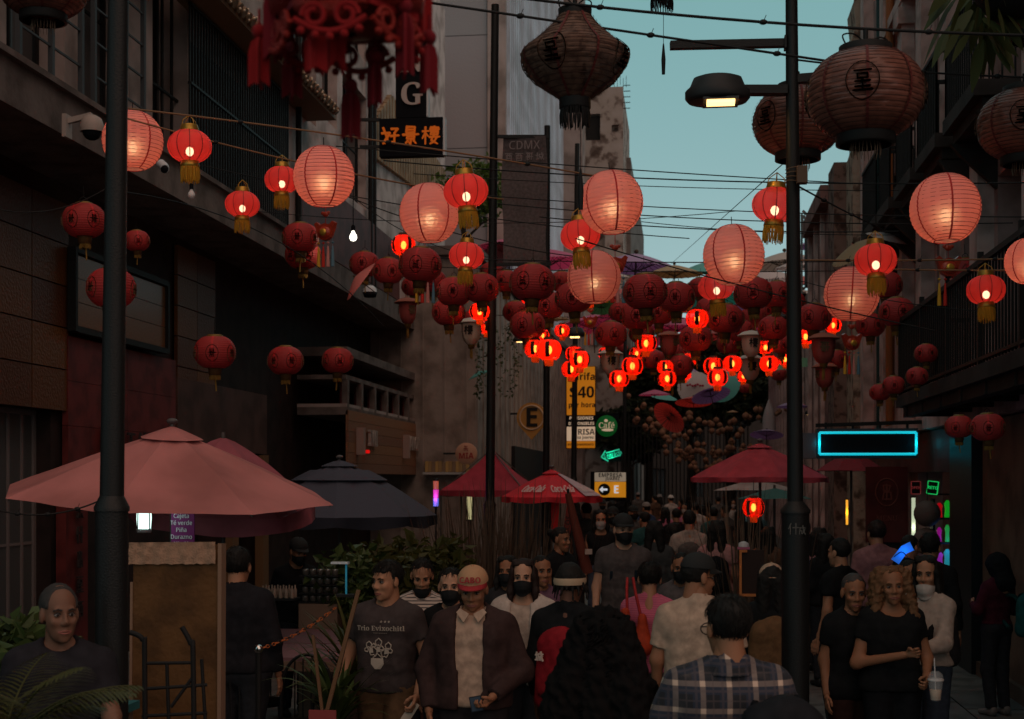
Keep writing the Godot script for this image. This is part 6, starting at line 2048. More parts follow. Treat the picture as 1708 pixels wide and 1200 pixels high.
	for k in 3:
		obj("lamp_band", MB.new().lathe(PackedVector2Array([Vector2(0.035, -0.17 + 0.115 * k), Vector2(0.037, -0.06 + 0.115 * k)]), 12), mat("tube_%d" % k, Color(0.6, 0.3, 0.4), 0.4, {"emit": [Color(0.15, 0.45, 1.0), Color(0.9, 0.15, 0.75), Color(0.8, 0.35, 0.08)][k], "e": [0.75, 0.7, 0.4][k]}), nt)
	obj("lamp_cap", MB.new().ellip(Vector3(0, 0.185, 0), Vector3(0.04, 0.02, 0.04), 6, 12).ellip(Vector3(0, -0.175, 0), Vector3(0.04, 0.015, 0.04), 6, 12).tube(PackedVector3Array([Vector3(0, -0.17, 0), Vector3(0, -1.75, 0)]), 0.015, 6), black, nt)
	lamp(nt, Vector3(0, -0.06, 0.06), Color(0.8, 0.3, 0.9), 0.02, 0.05)
	var dp := thing("lit_door_panel", "pale lit door panel behind the dark red tent", "light panel", at(783, 842, 26))
	obj("light_face", MB.new().box(Vector3.ZERO, Vector3(0.09, 0.55, 0.05)), mat("panel_pale", Color(0.7, 0.66, 0.5), 0.5, {"emit": Color(0.95, 0.9, 0.65), "e": 0.38}), dp)
	obj("frame", MB.new().box(Vector3(0, 0, -0.04), Vector3(0.14, 0.62, 0.05)).box(Vector3(0, -1.0, -0.04), Vector3(0.06, 1.5, 0.05)), black, dp)
	for q in [[1413, 855, 24.0, 0.035, 0.42, Color(1.0, 0.66, 0.1), 0.9, "yellow lit tube on the maroon shopfront of the pink building"], [1524, 880, 20.5, 0.05, 0.85, Color(0.9, 0.95, 0.8), 0.5, "pale shop door frame edge given its own glow, behind the round shades"], [1638, 900, 16.2, 0.02, 0.6, Color(0.05, 0.6, 0.65), 0.35, "thin added turquoise strip that stands for a reflection on the black pier"]]:  # door frame edge and pier reflection are added glows, only the yellow is a tube
		var t := thing("tube_or_glow_strip", q[7], "tube light", at(q[0], q[1], q[2]))
		obj("tube", MB.new().box(Vector3.ZERO, Vector3(q[3], q[4], 0.03)), mat("tube_l%d" % int(q[0]), Color(0.8, 0.8, 0.7), 0.5, {"emit": q[5], "e": q[6]}), t)
		obj("holder", MB.new().box(Vector3(0, 0, -0.03), Vector3(q[3] + 0.02, q[4] + 0.04, 0.03)), black, t)
		lamp(t, Vector3(0, 0, 0.05), q[5], 0.02 * q[6], 0.05)
	var blue := thing("blue_lamp", "small T shaped desk lamp with a blue edge among the dark plants", "lamp", at(574, 944, 10.5))
	obj("lamp_shade", MB.new().box(Vector3(-0.03, 0.02, 0), Vector3(0.13, 0.015, 0.06)), mat("white_shade", Color(0.5, 0.55, 0.58), 0.4), blue)
	obj("lamp_stem", MB.new().box(Vector3(0.015, -0.1, 0), Vector3(0.012, 0.22, 0.012)), mat("blue_stem", Color(0.05, 0.3, 0.4), 0.4, {"emit": Color(0.05, 0.5, 0.65), "e": 0.16}), blue)
	obj("lamp_foot", MB.new().box(Vector3(0.015, -0.22, 0), Vector3(0.14, 0.02, 0.1)), black, blue)

	# menu banner, board, hand truck
	var mn := thing("menu_banner", "purple menu banner listing flavours under the pink umbrella", "banner", at(305, 880, 10.6))
	obj("cloth", MB.new().box(Vector3(0, -0.3, 0), Vector3(w(40, 10.6), 1.0, 0.01)), mat("purple_banner", Color(0.15, 0.013, 0.09), 0.7), mn)
	var ln := ["Cajeta", "Té verde", "Piña", "Durazno", "Hindú", "Coco"]
	for k in 6:
		obj("lettering", words(ln[k], 0.044, 0.004), mat("banner_white", Color(0.6, 0.5, 0.55), 0.7), mn, Vector3(-0.01, 0.085 - 0.052 * k, 0.009))
	obj("stand", MB.new().bar(Vector3(0, -0.85, -0.03), Vector3(0, 0.2, -0.03), 0.02, 0.02), black, mn)
	var D := 7.4
	var p := ground_at(292, D)
	var bd := thing("wrapped_board", "tall brown board wrapped with crumpled kraft paper on top, leaning by the thick post", "board", p)
	var h := at(292, 908, D).y - 0.045
	var hw := w(74, D)
	var tilt := Basis(Vector3.RIGHT, -0.05) * Basis(Vector3(0, 0, 1), 0.012)
	obj("board", MB.new().box(tilt * Vector3(0, h / 2, 0), Vector3(hw * 2, h - 0.01, 0.05), tilt), mat("brown_card", Color(0.115, 0.05, 0.016), 0.7, {"tex": "stain", "ts": 0.8, "bump": 0.3}), bd)
	obj("edge_strip", MB.new().box(tilt * Vector3(hw + 0.012, h / 2, 0), Vector3(0.02, h, 0.075), tilt).box(tilt * Vector3(-hw - 0.008, h / 2 - 0.1, 0.0), Vector3(0.014, h - 0.2, 0.06), tilt), mat("card_edge", Color(0.20, 0.115, 0.075), 0.8), bd)
	var g := PackedVector3Array()
	var nz := FastNoiseLite.new()
	nz.frequency = 7.0
	for i in 9:
		for j in 25:
			var x := lerpf(-hw - 0.02, hw - 0.01, j / 24.0)
			var y := h + 0.008 - (8 - i) / 8.0 * (0.115 + 0.004 * sin(j * 0.9) * cos(j * 2.3))
			g.append(tilt * Vector3(x, y, 0.036 + 0.022 * absf(nz.get_noise_2d(x * 1.3, y * 1.6)) + 0.006 * sin(j * 1.7)))
	mb = MB.new()
	mb.grid(g, 9, 25, false)
	obj("kraft_paper", mb, mat("kraft", Color(0.30, 0.175, 0.115), 0.85, {"bump": 0.3, "ts": 3.0}), bd)
	D = 6.9
	p = ground_at(285, D)
	var ht := thing("hand_truck", "black tubular hand truck standing before the wrapped board", "hand truck", p)
	var L := func(px: float, py: float) -> Vector3: return at(px, py, D) - p
	for s in [[[216, 1055], [238, 1068], [241, 1110], [243, 1900]], [[303, 1046], [318, 1075], [322, 1110], [326, 1900]]]:
		var a: Array = []
		for q in s:
			a.append(L.call(q[0], q[1]))
		a[-1].y = 0.02
		obj("upright", MB.new().tube(catmull(a, 6), 0.013, 8), black, ht)
	for q in [[241, 1107, 322, 1106], [236, 1150, 345, 1143], [236, 1195, 345, 1190], [278, 1108, 281, 1200], [285, 1180, 325, 1125], [336, 1100, 342, 1200]]:
		obj("cross_bar", MB.new().tube(PackedVector3Array([L.call(q[0], q[1]), L.call(q[2], q[3])]), 0.009, 6), black, ht)

	# tables, chairs, jars, chain
	for q in [["dark table with a pinkish cloth edge behind the hoop chairs", 500, 11.6, 0.62, 0.5], ["second dark table with pinkish edge nearer the chain", 478, 10.6, 0.55, 0.42], ["small table with teal cloth beside the standing older man", 155, 7.0, 0.16, 0.2]]:
		var t := thing("street_table", q[0], "table", ground_at(q[1], q[2]))
		var top := mat("table_teal", Color(0.03, 0.13, 0.14), 0.6) if q[1] < 200 else mat("table_pink", Color(0.17, 0.085, 0.095), 0.6)
		var hy := 1.02 if q[1] < 200 else 0.86
		obj("table_top", MB.new().box(Vector3(0, hy, 0), Vector3(q[3] * 2, 0.04, q[4] * 2)), top, t)
		obj("edge", MB.new().box(Vector3(0, hy - 0.04, q[4] + 0.002), Vector3(q[3] * 2, 0.07, 0.02)), mat("table_wood", Color(0.16, 0.10, 0.07), 0.6), t)
		for s in [[-1, -1], [1, -1], [-1, 1], [1, 1]]:
			obj("leg", MB.new().box(Vector3(s[0] * (q[3] - 0.05), (hy - 0.02) / 2, s[1] * (q[4] - 0.05)), Vector3(0.05, hy - 0.02, 0.05)), M["table_wood"], t)
	chair_thing("hoop backed black chair turned away before the pink edged table", ground_at(500, 9.9), 0.0)
	chair_thing("hoop backed black chair behind the dark standing man's elbow", ground_at(432, 10.9), 0.3)
	chair_thing("hoop backed black chair next to the shrub and blue lamp", ground_at(566, 11.0), -0.2)
	chair_thing("hoop backed black chair low beside the steel ball post", ground_at(385, 9.0), 0.5)
	chair_thing("hoop backed black chair behind the older man's table", ground_at(140, 8.8), -0.4)
	var jr := thing("bottle_tray", "tray of small pale bottles on the pink edged table", "tray", at(465, 998, 11.5))
	obj("tray", MB.new().box(Vector3(0, -0.005, 0), Vector3(0.3, 0.015, 0.2)), black, jr)
	for k in 12:
		obj("bottle", MB.new().lathe(PackedVector2Array([Vector2(0, 0), Vector2(0.016, 0.0), Vector2(0.016, 0.06), Vector2(0.007, 0.08), Vector2(0.007, 0.1), Vector2(0, 0.1)]), 8, Vector3(-0.12 + 0.048 * (k % 6), 0.003, -0.05 + 0.09 * (k / 6))), mat("bottle_pale", Color(0.30, 0.22, 0.17), 0.3), jr)
	jr = thing("glass_rack", "stack of shiny glass jars glinting on a rack behind the tables", "rack", at(535, 985, 12.3))
	for k in 4:
		obj("shelf", MB.new().box(Vector3(0, -0.1 + 0.075 * k, 0), Vector3(0.34, 0.008, 0.2)), black, jr)
		for q in 5:
			obj("jar", MB.new().lathe(PackedVector2Array([Vector2(0, 0), Vector2(0.028, 0), Vector2(0.03, 0.045), Vector2(0.024, 0.055), Vector2(0, 0.055)]), 10, Vector3(-0.13 + 0.065 * q, -0.094 + 0.075 * k, 0.02)), mat("jar_glass", Color(0.2, 0.17, 0.15), 0.08, {"metal": 0.6}), jr)
	obj("side", MB.new().box(Vector3(0, -0.62, 0), Vector3(0.34, 1.02, 0.2)), M["table_wood"], jr)
	var bp := thing("ball_post", "short post topped by a polished steel ball at the end of the chain", "post", ground_at(431, 8.3))
	var by := at(431, 1083, 8.3).y - 0.045
	obj("ball", MB.new().ellip(Vector3(0, by, 0), Vector3.ONE * 0.027, 12, 18), mat("chrome", Color(0.6, 0.58, 0.56), 0.08, {"metal": 1.0}), bp)
	obj("stem", MB.new().tube(PackedVector3Array([Vector3.ZERO, Vector3(0, by - 0.02, 0)]), 0.018, 8), black, bp)
	var a0 := at(433, 1083, 8.3)
	var a1 := at(560, 1014, 9.0)
	var ch := thing("orange_chain", "orange and black barrier chain rising from the steel ball post", "chain", a0)
	var pts := sagging(Vector3.ZERO, a1 - a0, 0.03, 26)
	for k in 26:
		var d := (pts[k + 1] - pts[k]).normalized()
		var sd := d.cross(Vector3.UP if k % 2 else Vector3(0.3, 0.2, 1)).normalized()
		var ring: Array = []
		for i in 9:
			var t := TAU * i / 8
			ring.append((pts[k] + pts[k + 1]) / 2 + d * cos(t) * 0.018 + sd * sin(t) * 0.009)
		obj("link", MB.new().tube(PackedVector3Array(ring), 0.0035, 4), mat("chain_orange", Color(0.35, 0.085, 0.02), 0.5) if k % 3 else black, ch)
	# plants
	var green := mat("plant_green", Color(0.045, 0.065, 0.02), 0.45, {"back": Color(0.12, 0.16, 0.03)})
	var olive := mat("plant_olive", Color(0.042, 0.040, 0.010), 0.5, {"back": Color(0.2, 0.18, 0.03)})
	var dry := mat("reed_dry", Color(0.085, 0.055, 0.038), 0.7, {"back": Color(0.1, 0.07, 0.04)})
	for q in [["feathery palm drooping over the older man's shoulder", -5, 4.7, "palm", 0.46, olive, 14, 1.22], ["low feathery palm at the picture's bottom corner", 60, 4.9, "palm", 0.36, olive, 11, 1.02], ["glossy bush behind the feathery palm", 18, 7.2, "bush", 0.48, green, 26, 0.95], ["spiky dracaena with pale blades beside the walking man", 560, 8.6, "strap", 0.6, green, 70, 0.62], ["second spiky plant close behind the chain", 592, 9.2, "strap", 0.65, olive, 60, 0.75], ["dark leafy shrub under the navy umbrella", 590, 12.5, "bush", 0.85, green, 46, 0.62], ["dark leafy shrub with pale tips behind the striped shirt", 655, 12.8, "bush", 0.95, olive, 50, 0.6], ["flowering shrub with whitish leaves beside the tube lamp", 720, 12.4, "bush", 0.85, olive, 46, 0.72], ["row end of tall dry reeds behind the masked woman", 790, 15.5, "reed", 1.6, dry, 110], ["tall dry reeds around the banner post", 835, 15.8, "reed", 1.7, dry, 120], ["tall dry reeds before the red umbrella", 885, 16.4, "reed", 1.5, dry, 80], ["pale dry reeds beside the orange framed board", 1262, 15.0, "reed", 1.6, dry, 70], ["pale reed clump under the greyish canopy", 1228, 19.0, "reed", 1.7, mat("reed_pale", Color(0.2, 0.14, 0.10), 0.7), 50]]:
		plant(q[0], ground_at(q[1], q[2]), q[3], q[4], q[5], q[6], q[7] if q.size() > 7 else 0.36)
	var st := thing("wooden_stake", "slanting wooden stake over a crate beside the walking man's elbow", "stake", at(537, 1190, 8.2))
	obj("stake", MB.new().bar(Vector3(0, -0.1, 0), at(598, 985, 8.2) - at(537, 1190, 8.2), 0.022, 0.022), mat("stake_wood", Color(0.14, 0.075, 0.04), 0.8), st)
	obj("stake", MB.new().bar(Vector3(0.02, -0.1, 0.02), at(522, 1060, 8.2) - at(537, 1190, 8.2), 0.016, 0.016), M["stake_wood"], st)
	var cr := thing("red_crate", "small red and white crate at the foot of the wooden stake", "crate", at(545, 1195, 8.25))
	for k in 3:
		obj("slat", MB.new().box(Vector3(0, -0.12 + 0.07 * k, 0.1), Vector3(0.16, 0.06, 0.012)), mat("crate_red", Color(0.25, 0.05, 0.05), 0.6), cr)
	obj("box", MB.new().box(Vector3(0, -0.46, 0), Vector3(0.15, 0.84, 0.18)), mat("crate_dark", Color(0.06, 0.03, 0.03), 0.7), cr)
	# banners near the red umbrella
	var fl := thing("red_flag_banner", "narrow bright red flag hanging under the red umbrella with script", "banner", at(927, 870, 21.0))
	obj("cloth", MB.new().box(Vector3.ZERO, Vector3(w(15, 21), w(64, 21), 0.01)), mat("flag_red", Color(0.50, 0.02, 0.02), 0.7, {"back": Color(0.4, 0.02, 0.02)}), fl)
	obj("pole", MB.new().bar(Vector3(0.07, -0.95, 0), Vector3(0.07, 0.35, 0), 0.02, 0.02), black, fl)
	fl = thing("red_standing_sign", "slanted red sign with dark letters on end beside the red flag", "sign", at(946, 880, 20.5))
	var bs := obj("plate", MB.new().box(Vector3.ZERO, Vector3(w(13, 20.5), w(70, 20.5), 0.02)), mat("sign_dull_red", Color(0.22, 0.03, 0.025), 0.7), fl)
	bs.rotation.z = -0.18
	var lt := obj("lettering", words("TACOS", 0.11, 0.004, "Droid Sans", true), M["ink"], fl, Vector3(0, 0, 0.014))
	lt.rotation.z = PI / 2 - 0.18
	obj("stand", MB.new().bar(Vector3(0, -1.2, -0.03), Vector3(0, 0.2, -0.03), 0.03, 0.03), black, fl)
	fl = thing("closed_parasol", "closed rust red parasol leaning near the walking crowd", "umbrella", at(965, 905, 16.0))
	obj("folded_canopy", MB.new().tube(PackedVector3Array([Vector3(-0.12, 0.55, 0), Vector3(-0.04, 0.2, 0), Vector3(0.1, -0.35, 0)]), 0.035, 8, 0.07), mat("rust_canvas", Color(0.12, 0.028, 0.018), 0.8), fl)
	obj("tag", MB.new().box(Vector3(0.12, -0.1, 0.1), Vector3(0.08, 0.06, 0.01)), mat("tag_white", Color(0.45, 0.33, 0.28), 0.7), fl)
	obj("pole", MB.new().bar(Vector3(0.1, -1.4, 0), Vector3(-0.12, 0.6, 0), 0.03, 0.03), black, fl)
	# orange framed board and tray
	D = 13.0
	p = ground_at(1252, D)
	var of := thing("framed_board", "dark standing board with an orange wooden frame beside the dry reeds", "board", p)
	var oy := at(1245, 918, D).y - 0.045
	var ly := at(1245, 995, D).y - 0.045
	var orange := mat("orange_wood", Color(0.52, 0.17, 0.05), 0.6)
	obj("frame", MB.new().box(Vector3(-0.09, (oy + ly) / 2, 0), Vector3(0.022, oy - ly, 0.03)).box(Vector3(0.0, ly + 0.01, 0.001), Vector3(0.158, 0.022, 0.03)).box(Vector3(-0.055, oy - 0.01, 0.001), Vector3(0.05, 0.022, 0.03)), orange, of)
	obj("slate", MB.new().box(Vector3(0.02, (oy + ly) / 2, -0.02), Vector3(0.21, oy - ly, 0.02)), mat("slate_dark", Color(0.03, 0.015, 0.012), 0.6), of)
	for s in [-0.09, 0.1]:
		obj("leg", MB.new().bar(Vector3(s, 0, 0.02), Vector3(s, ly, 0.0), 0.025, 0.025), M["slate_dark"], of)
	var tr := thing("sweet_tray", "small tray of pink sweets under a clear lid on the orange framed board", "tray", Vector3(p.x - 0.06, oy + 0.05, p.z - 0.05))
	obj("tray", MB.new().box(Vector3(0, 0.01, 0), Vector3(0.11, 0.02, 0.09)), mat("tray_pink", Color(0.4, 0.10, 0.18), 0.5), tr)
	obj("lid", MB.new().lathe(PackedVector2Array([Vector2(0.05, 0.022), Vector2(0.045, 0.055), Vector2(0.02, 0.07), Vector2(0, 0.072)]), 12), mat("lid_pale", Color(0.45, 0.42, 0.42), 0.3), tr)
	# shopfront of the pink building
	D = 20.8
	var pb := thing("maroon_poster_board", "large dark maroon poster board with faint ornament standing at the shopfront", "board", at(1479, 842, D))
	obj("board", MB.new().box(Vector3.ZERO, Vector3(w(68, D), w(126, D), 0.05)), mat("poster_maroon", Color(0.09, 0.012, 0.012), 0.6, {"tex": "stain"}), pb)
	mb = oval(0.16, 0.2, 0.01)
	mb.put(hanzi_mesh(5, 0.25, 0.008), Transform3D())
	obj("ornament", mb, mat("poster_faint", Color(0.15, 0.04, 0.03), 0.6), pb, Vector3(0, 0.18, 0.028))
	obj("lettering", words("MENU", 0.1, 0.006, "Droid Serif"), M["poster_faint"], pb, Vector3(0, -0.2, 0.028))
	obj("leg", MB.new().box(Vector3(0, -0.95, -0.04), Vector3(0.5, 0.86, 0.04)), black, pb)
	D = 19.6
	var rk := thing("neon_trinket_rack", "black rack of small glowing coloured trinkets at the shop doorway", "rack", at(1580, 886, D))
	var rw := w(46, D)
	var rh := w(122, D)
	for s in [-1, 1]:
		obj("upright", MB.new().box(Vector3(s * rw / 2, -0.36, 0), Vector3(0.03, rh + 0.6, 0.2)), black, rk)
	for k in 4:
		obj("shelf", MB.new().box(Vector3(0, rh / 2 - k * rh / 3, 0), Vector3(rw, 0.02, 0.22)), black, rk)
	var cols := [Color(1.0, 0.05, 0.12), Color(0.1, 0.9, 0.2), Color(0.1, 0.65, 0.9), Color(0.85, 0.1, 0.7), Color(0.2, 0.85, 0.35), Color(0.15, 0.75, 0.85), Color(0.8, 0.2, 0.85), Color(0.2, 0.8, 0.85), Color(0.15, 0.35, 0.95)]
	for k in 9:
		var bx := -rw * 0.3 + rw * 0.28 * (k % 3)
		var yy := rh / 2 - (k / 3 + 1) * rh / 3 + 0.02
		var hh := 0.2 + 0.07 * ((k * 7) % 3) / 2.0
		var tw := rng.randf_range(0.026, 0.05)
		obj("light_trinket", MB.new().lathe(PackedVector2Array([Vector2(0, 0), Vector2(tw, 0.0), Vector2(tw * 0.8, hh * 0.5), Vector2(tw * 1.1, hh * 0.8), Vector2(tw * 0.4, hh), Vector2(0, hh)]), 7, Vector3(bx, yy, 0.06)), mat("trinket%d" % k, cols[k] * 0.4, 0.3, {"emit": cols[k], "e": 0.26}), rk)
	lamp(rk, Vector3(0, -0.2, 0.22), Color(0.35, 0.6, 1.0), 0.02, 0.08)
	for k in 2:
		var sd := thing("paper_globe", ["upper of two big pale round shades at the shop door", "lower of two big pale round shades at the shop door"][k], "globe", at([1547, 1545][k], [857, 903][k], 19.2))
		obj("shade", MB.new().lathe(paper_profile(w(22, 19.2), w(22, 19.2), 10, -1.35, 1.4), 20), mat("pale_shade", Color(0.17, 0.11, 0.095), 0.7), sd)
		obj("cord", MB.new().tube(PackedVector3Array([Vector3(0, 0.17, 0), Vector3(0, 0.55, 0)]), 0.005, 4), black, sd)
	for q in [["OPEN", 1528, 814, 15, 21, Color(0.6, 0.02, 0.05), 0.22, "dim red neon letter sign over the shop doorway"], ["RETO", 1556, 814, 17, 21, Color(0.05, 0.85, 0.4), 0.6, "green neon letter sign tilted over the shop doorway"], ["T", 1597, 808, 9, 12, Color(0.03, 0.4, 0.5), 0.25, "small dim turquoise neon letter near the black pier"]]:
		var ns := thing("neon_letter_sign", q[7], "neon sign", at(q[1], q[2], 19.4))
		var nm := mat("neon_%d" % int(q[1]), Color(0.3, 0.3, 0.3), 0.5, {"emit": q[5], "e": q[6]})
		var ww := w(q[3], 19.4)
		var hh := w(q[4], 19.4)
		obj("backing", MB.new().box(Vector3(0, 0, -0.02), Vector3(ww * 1.1, hh * 1.1, 0.02)), black, ns)
		obj("neon_lettering", words(q[0], ww * 0.42 if len(q[0]) > 1 else hh * 0.8, 0.012, "Droid Sans", true), nm, ns, Vector3(0, 0, 0.0))
		if len(q[0]) > 1:
			for s in [[-1, -1, 1, -1], [1, -1, 1, 1], [1, 1, -1, 1], [-1, 1, -1, -1]]:
				obj("neon_tube", MB.new().bar(Vector3(s[0] * ww / 2, s[1] * hh / 2, 0), Vector3(s[2] * ww / 2, s[3] * hh / 2, 0), 0.012, 0.012), nm, ns)
		ns.rotation.z = -0.12 if q[0] == "RETO" else 0.0


# ---------------------------------------------------------------- people
# Bones are [a, b, radius at a, radius at b, cut]; their tapered capsules are joined smoothly and meshed as surface nets.
func skin_over(bones: Array, cell: float, k: float, clip: Variant = null, noise := 0.0, nf := 6.0) -> MB:
	var mb := MB.new()
	var lo := Vector3.ONE * 1e9
	var hi := -lo
	for b in bones:
		var r: float = maxf(b[2], b[3]) + 3.0 * k + cell * 2
		for p in [b[0], b[1]]:
			lo = lo.min(p - Vector3.ONE * r)
			hi = hi.max(p + Vector3.ONE * r)
	var nx := int((hi.x - lo.x) / cell) + 2
	var ny := int((hi.y - lo.y) / cell) + 2
	var nz := int((hi.z - lo.z) / cell) + 2
	var S := PackedFloat32Array()
	S.resize(nx * ny * nz)
	var far := 3.2 * k
	for b in bones:
		var A: Vector3 = b[0]
		var ab: Vector3 = b[1] - A
		var l2 := maxf(ab.length_squared(), 1e-9)
		var ra: float = b[2]
		var dr: float = b[3] - ra
		var cut: bool = b.size() > 4 and b[4]
		var sq: Vector3 = b[5] if b.size() > 5 else Vector3.ONE
		var R := maxf(ra, b[3]) + far
		var p0: Vector3 = A.min(b[1]) - Vector3.ONE * R * maxf(sq.x, maxf(sq.y, sq.z))
		var p1: Vector3 = A.max(b[1]) + Vector3.ONE * R * maxf(sq.x, maxf(sq.y, sq.z))
		var i0 := maxi(0, int((p0.x - lo.x) / cell))
		var i1 := mini(nx - 1, int((p1.x - lo.x) / cell) + 1)
		var j0 := maxi(0, int((p0.y - lo.y) / cell))
		var j1 := mini(ny - 1, int((p1.y - lo.y) / cell) + 1)
		var k0 := maxi(0, int((p0.z - lo.z) / cell))
		var k1 := mini(nz - 1, int((p1.z - lo.z) / cell) + 1)
		var isq := Vector3.ONE / sq
		var plain: bool = sq == Vector3.ONE
		for z in range(k0, k1 + 1):
			for y in range(j0, j1 + 1):
				var row := (z * ny + y) * nx
				for x in range(i0, i1 + 1):
					var q := lo + Vector3(x, y, z) * cell - A
					if not plain:
						q *= isq
					var t := q.dot(ab) / l2
					if cut and t > 1.0:
						continue
					t = clampf(t, 0.0, 1.0)
					var d := (q - ab * t).length() - ra - dr * t
					if d < far:
						S[row + x] += exp(-maxf(d, -12.0 * k) / k)
	if clip != null:
		for z in nz:
			for y in ny:
				for x in nx:
					var i := (z * ny + y) * nx + x
					if S[i] > 0.3 and not clip.call(lo + Vector3(x, y, z) * cell):
						S[i] = minf(S[i], 0.45)
	var cells := {}
	var sx := 1
	var sy := nx
	var sz := nx * ny
	var corner := [0, sx, sy, sx + sy, sz, sx + sz, sy + sz, sx + sy + sz]
	var off := [Vector3(0, 0, 0), Vector3(1, 0, 0), Vector3(0, 1, 0), Vector3(1, 1, 0), Vector3(0, 0, 1), Vector3(1, 0, 1), Vector3(0, 1, 1), Vector3(1, 1, 1)]
	var edges := [[0, 1], [2, 3], [4, 5], [6, 7], [0, 2], [1, 3], [4, 6], [5, 7], [0, 4], [1, 5], [2, 6], [3, 7]]
	var f := PackedFloat32Array()
	f.resize(8)
	for z in nz - 1:
		for y in ny - 1:
			var row := (z * ny + y) * nx
			for x in nx - 1:
				var i := row + x
				var n := 0
				if S[i] >= 1.0: n += 1
				if S[i + sx] >= 1.0: n += 1
				if S[i + sy] >= 1.0: n += 1
				if S[i + sx + sy] >= 1.0: n += 1
				if S[i + sz] >= 1.0: n += 1
				if S[i + sx + sz] >= 1.0: n += 1
				if S[i + sy + sz] >= 1.0: n += 1
				if S[i + sx + sy + sz] >= 1.0: n += 1
				if n == 0 or n == 8:
					continue
				for c in 8:
					f[c] = -log(maxf(S[i + corner[c]], 1e-4))
				var sum := Vector3.ZERO
				var m := 0
				for e in edges:
					var fa := f[e[0]]
					var fb := f[e[1]]
					if (fa <= 0.0) != (fb <= 0.0):
						sum += (off[e[0]] as Vector3).lerp(off[e[1]], fa / (fa - fb))
						m += 1
				cells[i] = mb.v.size()
				mb.v.append(lo + (Vector3(x, y, z) + sum / m) * cell)
	var put := func(a: int, b: int, c: int, d: int, flip: bool) -> void:
		if cells.has(a) and cells.has(b) and cells.has(c) and cells.has(d):
			var va: int = cells[a]
			var vb: int = cells[b]
			var vc: int = cells[c]
			var vd: int = cells[d]
			if flip:
				mb.ix.append_array(PackedInt32Array([va, vb, vc, va, vc, vd]))
			else:
				mb.ix.append_array(PackedInt32Array([va, vc, vb, va, vd, vc]))
	for i in cells:
		var s: bool = S[i] >= 1.0
		if s != (S[i + sx] >= 1.0):
			put.call(i, i - sy, i - sy - sz, i - sz, not s)
		if s != (S[i + sy] >= 1.0):
			put.call(i, i - sz, i - sz - sx, i - sx, not s)
		if s != (S[i + sz] >= 1.0):
			put.call(i, i - sx, i - sx - sy, i - sy, not s)
	if noise > 0.0:
		finish(mb)
		var fn := FastNoiseLite.new()
		fn.frequency = nf
		fn.fractal_octaves = 3
		for q in mb.v.size():
			mb.v[q] += mb.n[q] * noise * fn.get_noise_3dv(mb.v[q])
	finish(mb)
	return mb


# smooth normals from the faces; clockwise faces
func finish(mb: MB) -> void:
	mb.n.resize(mb.v.size())
	mb.n.fill(Vector3.ZERO)
	mb.uv.resize(mb.v.size())
	for t in range(0, mb.ix.size(), 3):
		var a := mb.ix[t]
		var b := mb.ix[t + 1]
		var c := mb.ix[t + 2]
		var n := (mb.v[c] - mb.v[a]).cross(mb.v[b] - mb.v[a])
		mb.n[a] += n
		mb.n[b] += n
		mb.n[c] += n
	for q in mb.v.size():
		mb.n[q] = mb.n[q].normalized() if mb.n[q].length_squared() > 1e-20 else Vector3.UP


func ball(c: Vector3, r: Vector3) -> Array:
	return [c, c + Vector3(0, 1e-4, 0), 1.0 * r.x, 1.0 * r.x, false, Vector3(1.0, r.y / r.x, r.z / r.x)]


var heads := {}
var hairs := {}
var hands := {}


# a head about 0.23 m high round the eyes' midpoint, looking along +z
func head_mesh(kind: String) -> MB:
	if heads.has(kind):
		return heads[kind]
	var fem := kind == "woman"
	var j := 0.88 if fem else 1.0
	var b := [
		ball(Vector3(0, 0.035, -0.012), Vector3(0.072, 0.084, 0.09)), ball(Vector3(0, -0.03, 0.022), Vector3(0.06 * j + 0.003, 0.082, 0.06)),
		ball(Vector3(0, -0.082, 0.03), Vector3(0.046 * j, 0.036, 0.046)), ball(Vector3(0, -0.102, 0.058), Vector3(0.021 * j, 0.018, 0.02)),
		[Vector3(0, 0.006, 0.080), Vector3(0, -0.030, 0.094), 0.006, 0.0095], [Vector3(-0.011, -0.037, 0.086), Vector3(0.011, -0.037, 0.086), 0.008, 0.008],
		[Vector3(-0.034, 0.02, 0.07), Vector3(0.034, 0.02, 0.07), 0.011 * j, 0.011 * j],
		ball(Vector3(0.036, -0.028, 0.055), Vector3(0.022, 0.022, 0.022)), ball(Vector3(-0.036, -0.028, 0.055), Vector3(0.022, 0.022, 0.022)),
		[Vector3(-0.027, -0.069, 0.062), Vector3(0, -0.066, 0.075), 0.007, 0.0072], [Vector3(0.027, -0.069, 0.062), Vector3(0, -0.066, 0.075), 0.007, 0.0072], [Vector3(-0.022, -0.077, 0.062), Vector3(0, -0.078, 0.073), 0.007, 0.008], [Vector3(0.022, -0.077, 0.062), Vector3(0, -0.078, 0.073), 0.007, 0.008],
		ball(Vector3(0.076, -0.008, -0.008), Vector3(0.011, 0.031, 0.019)), ball(Vector3(-0.076, -0.008, -0.008), Vector3(0.011, 0.031, 0.019)),
		[Vector3(0, -0.05, -0.025), Vector3(0, -0.22, -0.04), 0.052 * j, 0.058 * j]]
	var mb := skin_over(b, 0.0055, 0.0045)
	for q in mb.v.size():
		var p := mb.v[q]
		for s in [-1, 1]:
			var d := Vector2(p.x - s * 0.031, p.y)
			if p.z > 0.03:
				mb.v[q].z -= 0.011 * exp(-d.length_squared() / 0.00028)
		if p.z > 0.05:
			mb.v[q].z -= 0.002 * exp(-pow(p.y + 0.0715, 2) / 0.000012) * exp(-p.x * p.x / 0.0004)
	finish(mb)
	heads[kind] = mb
	return mb


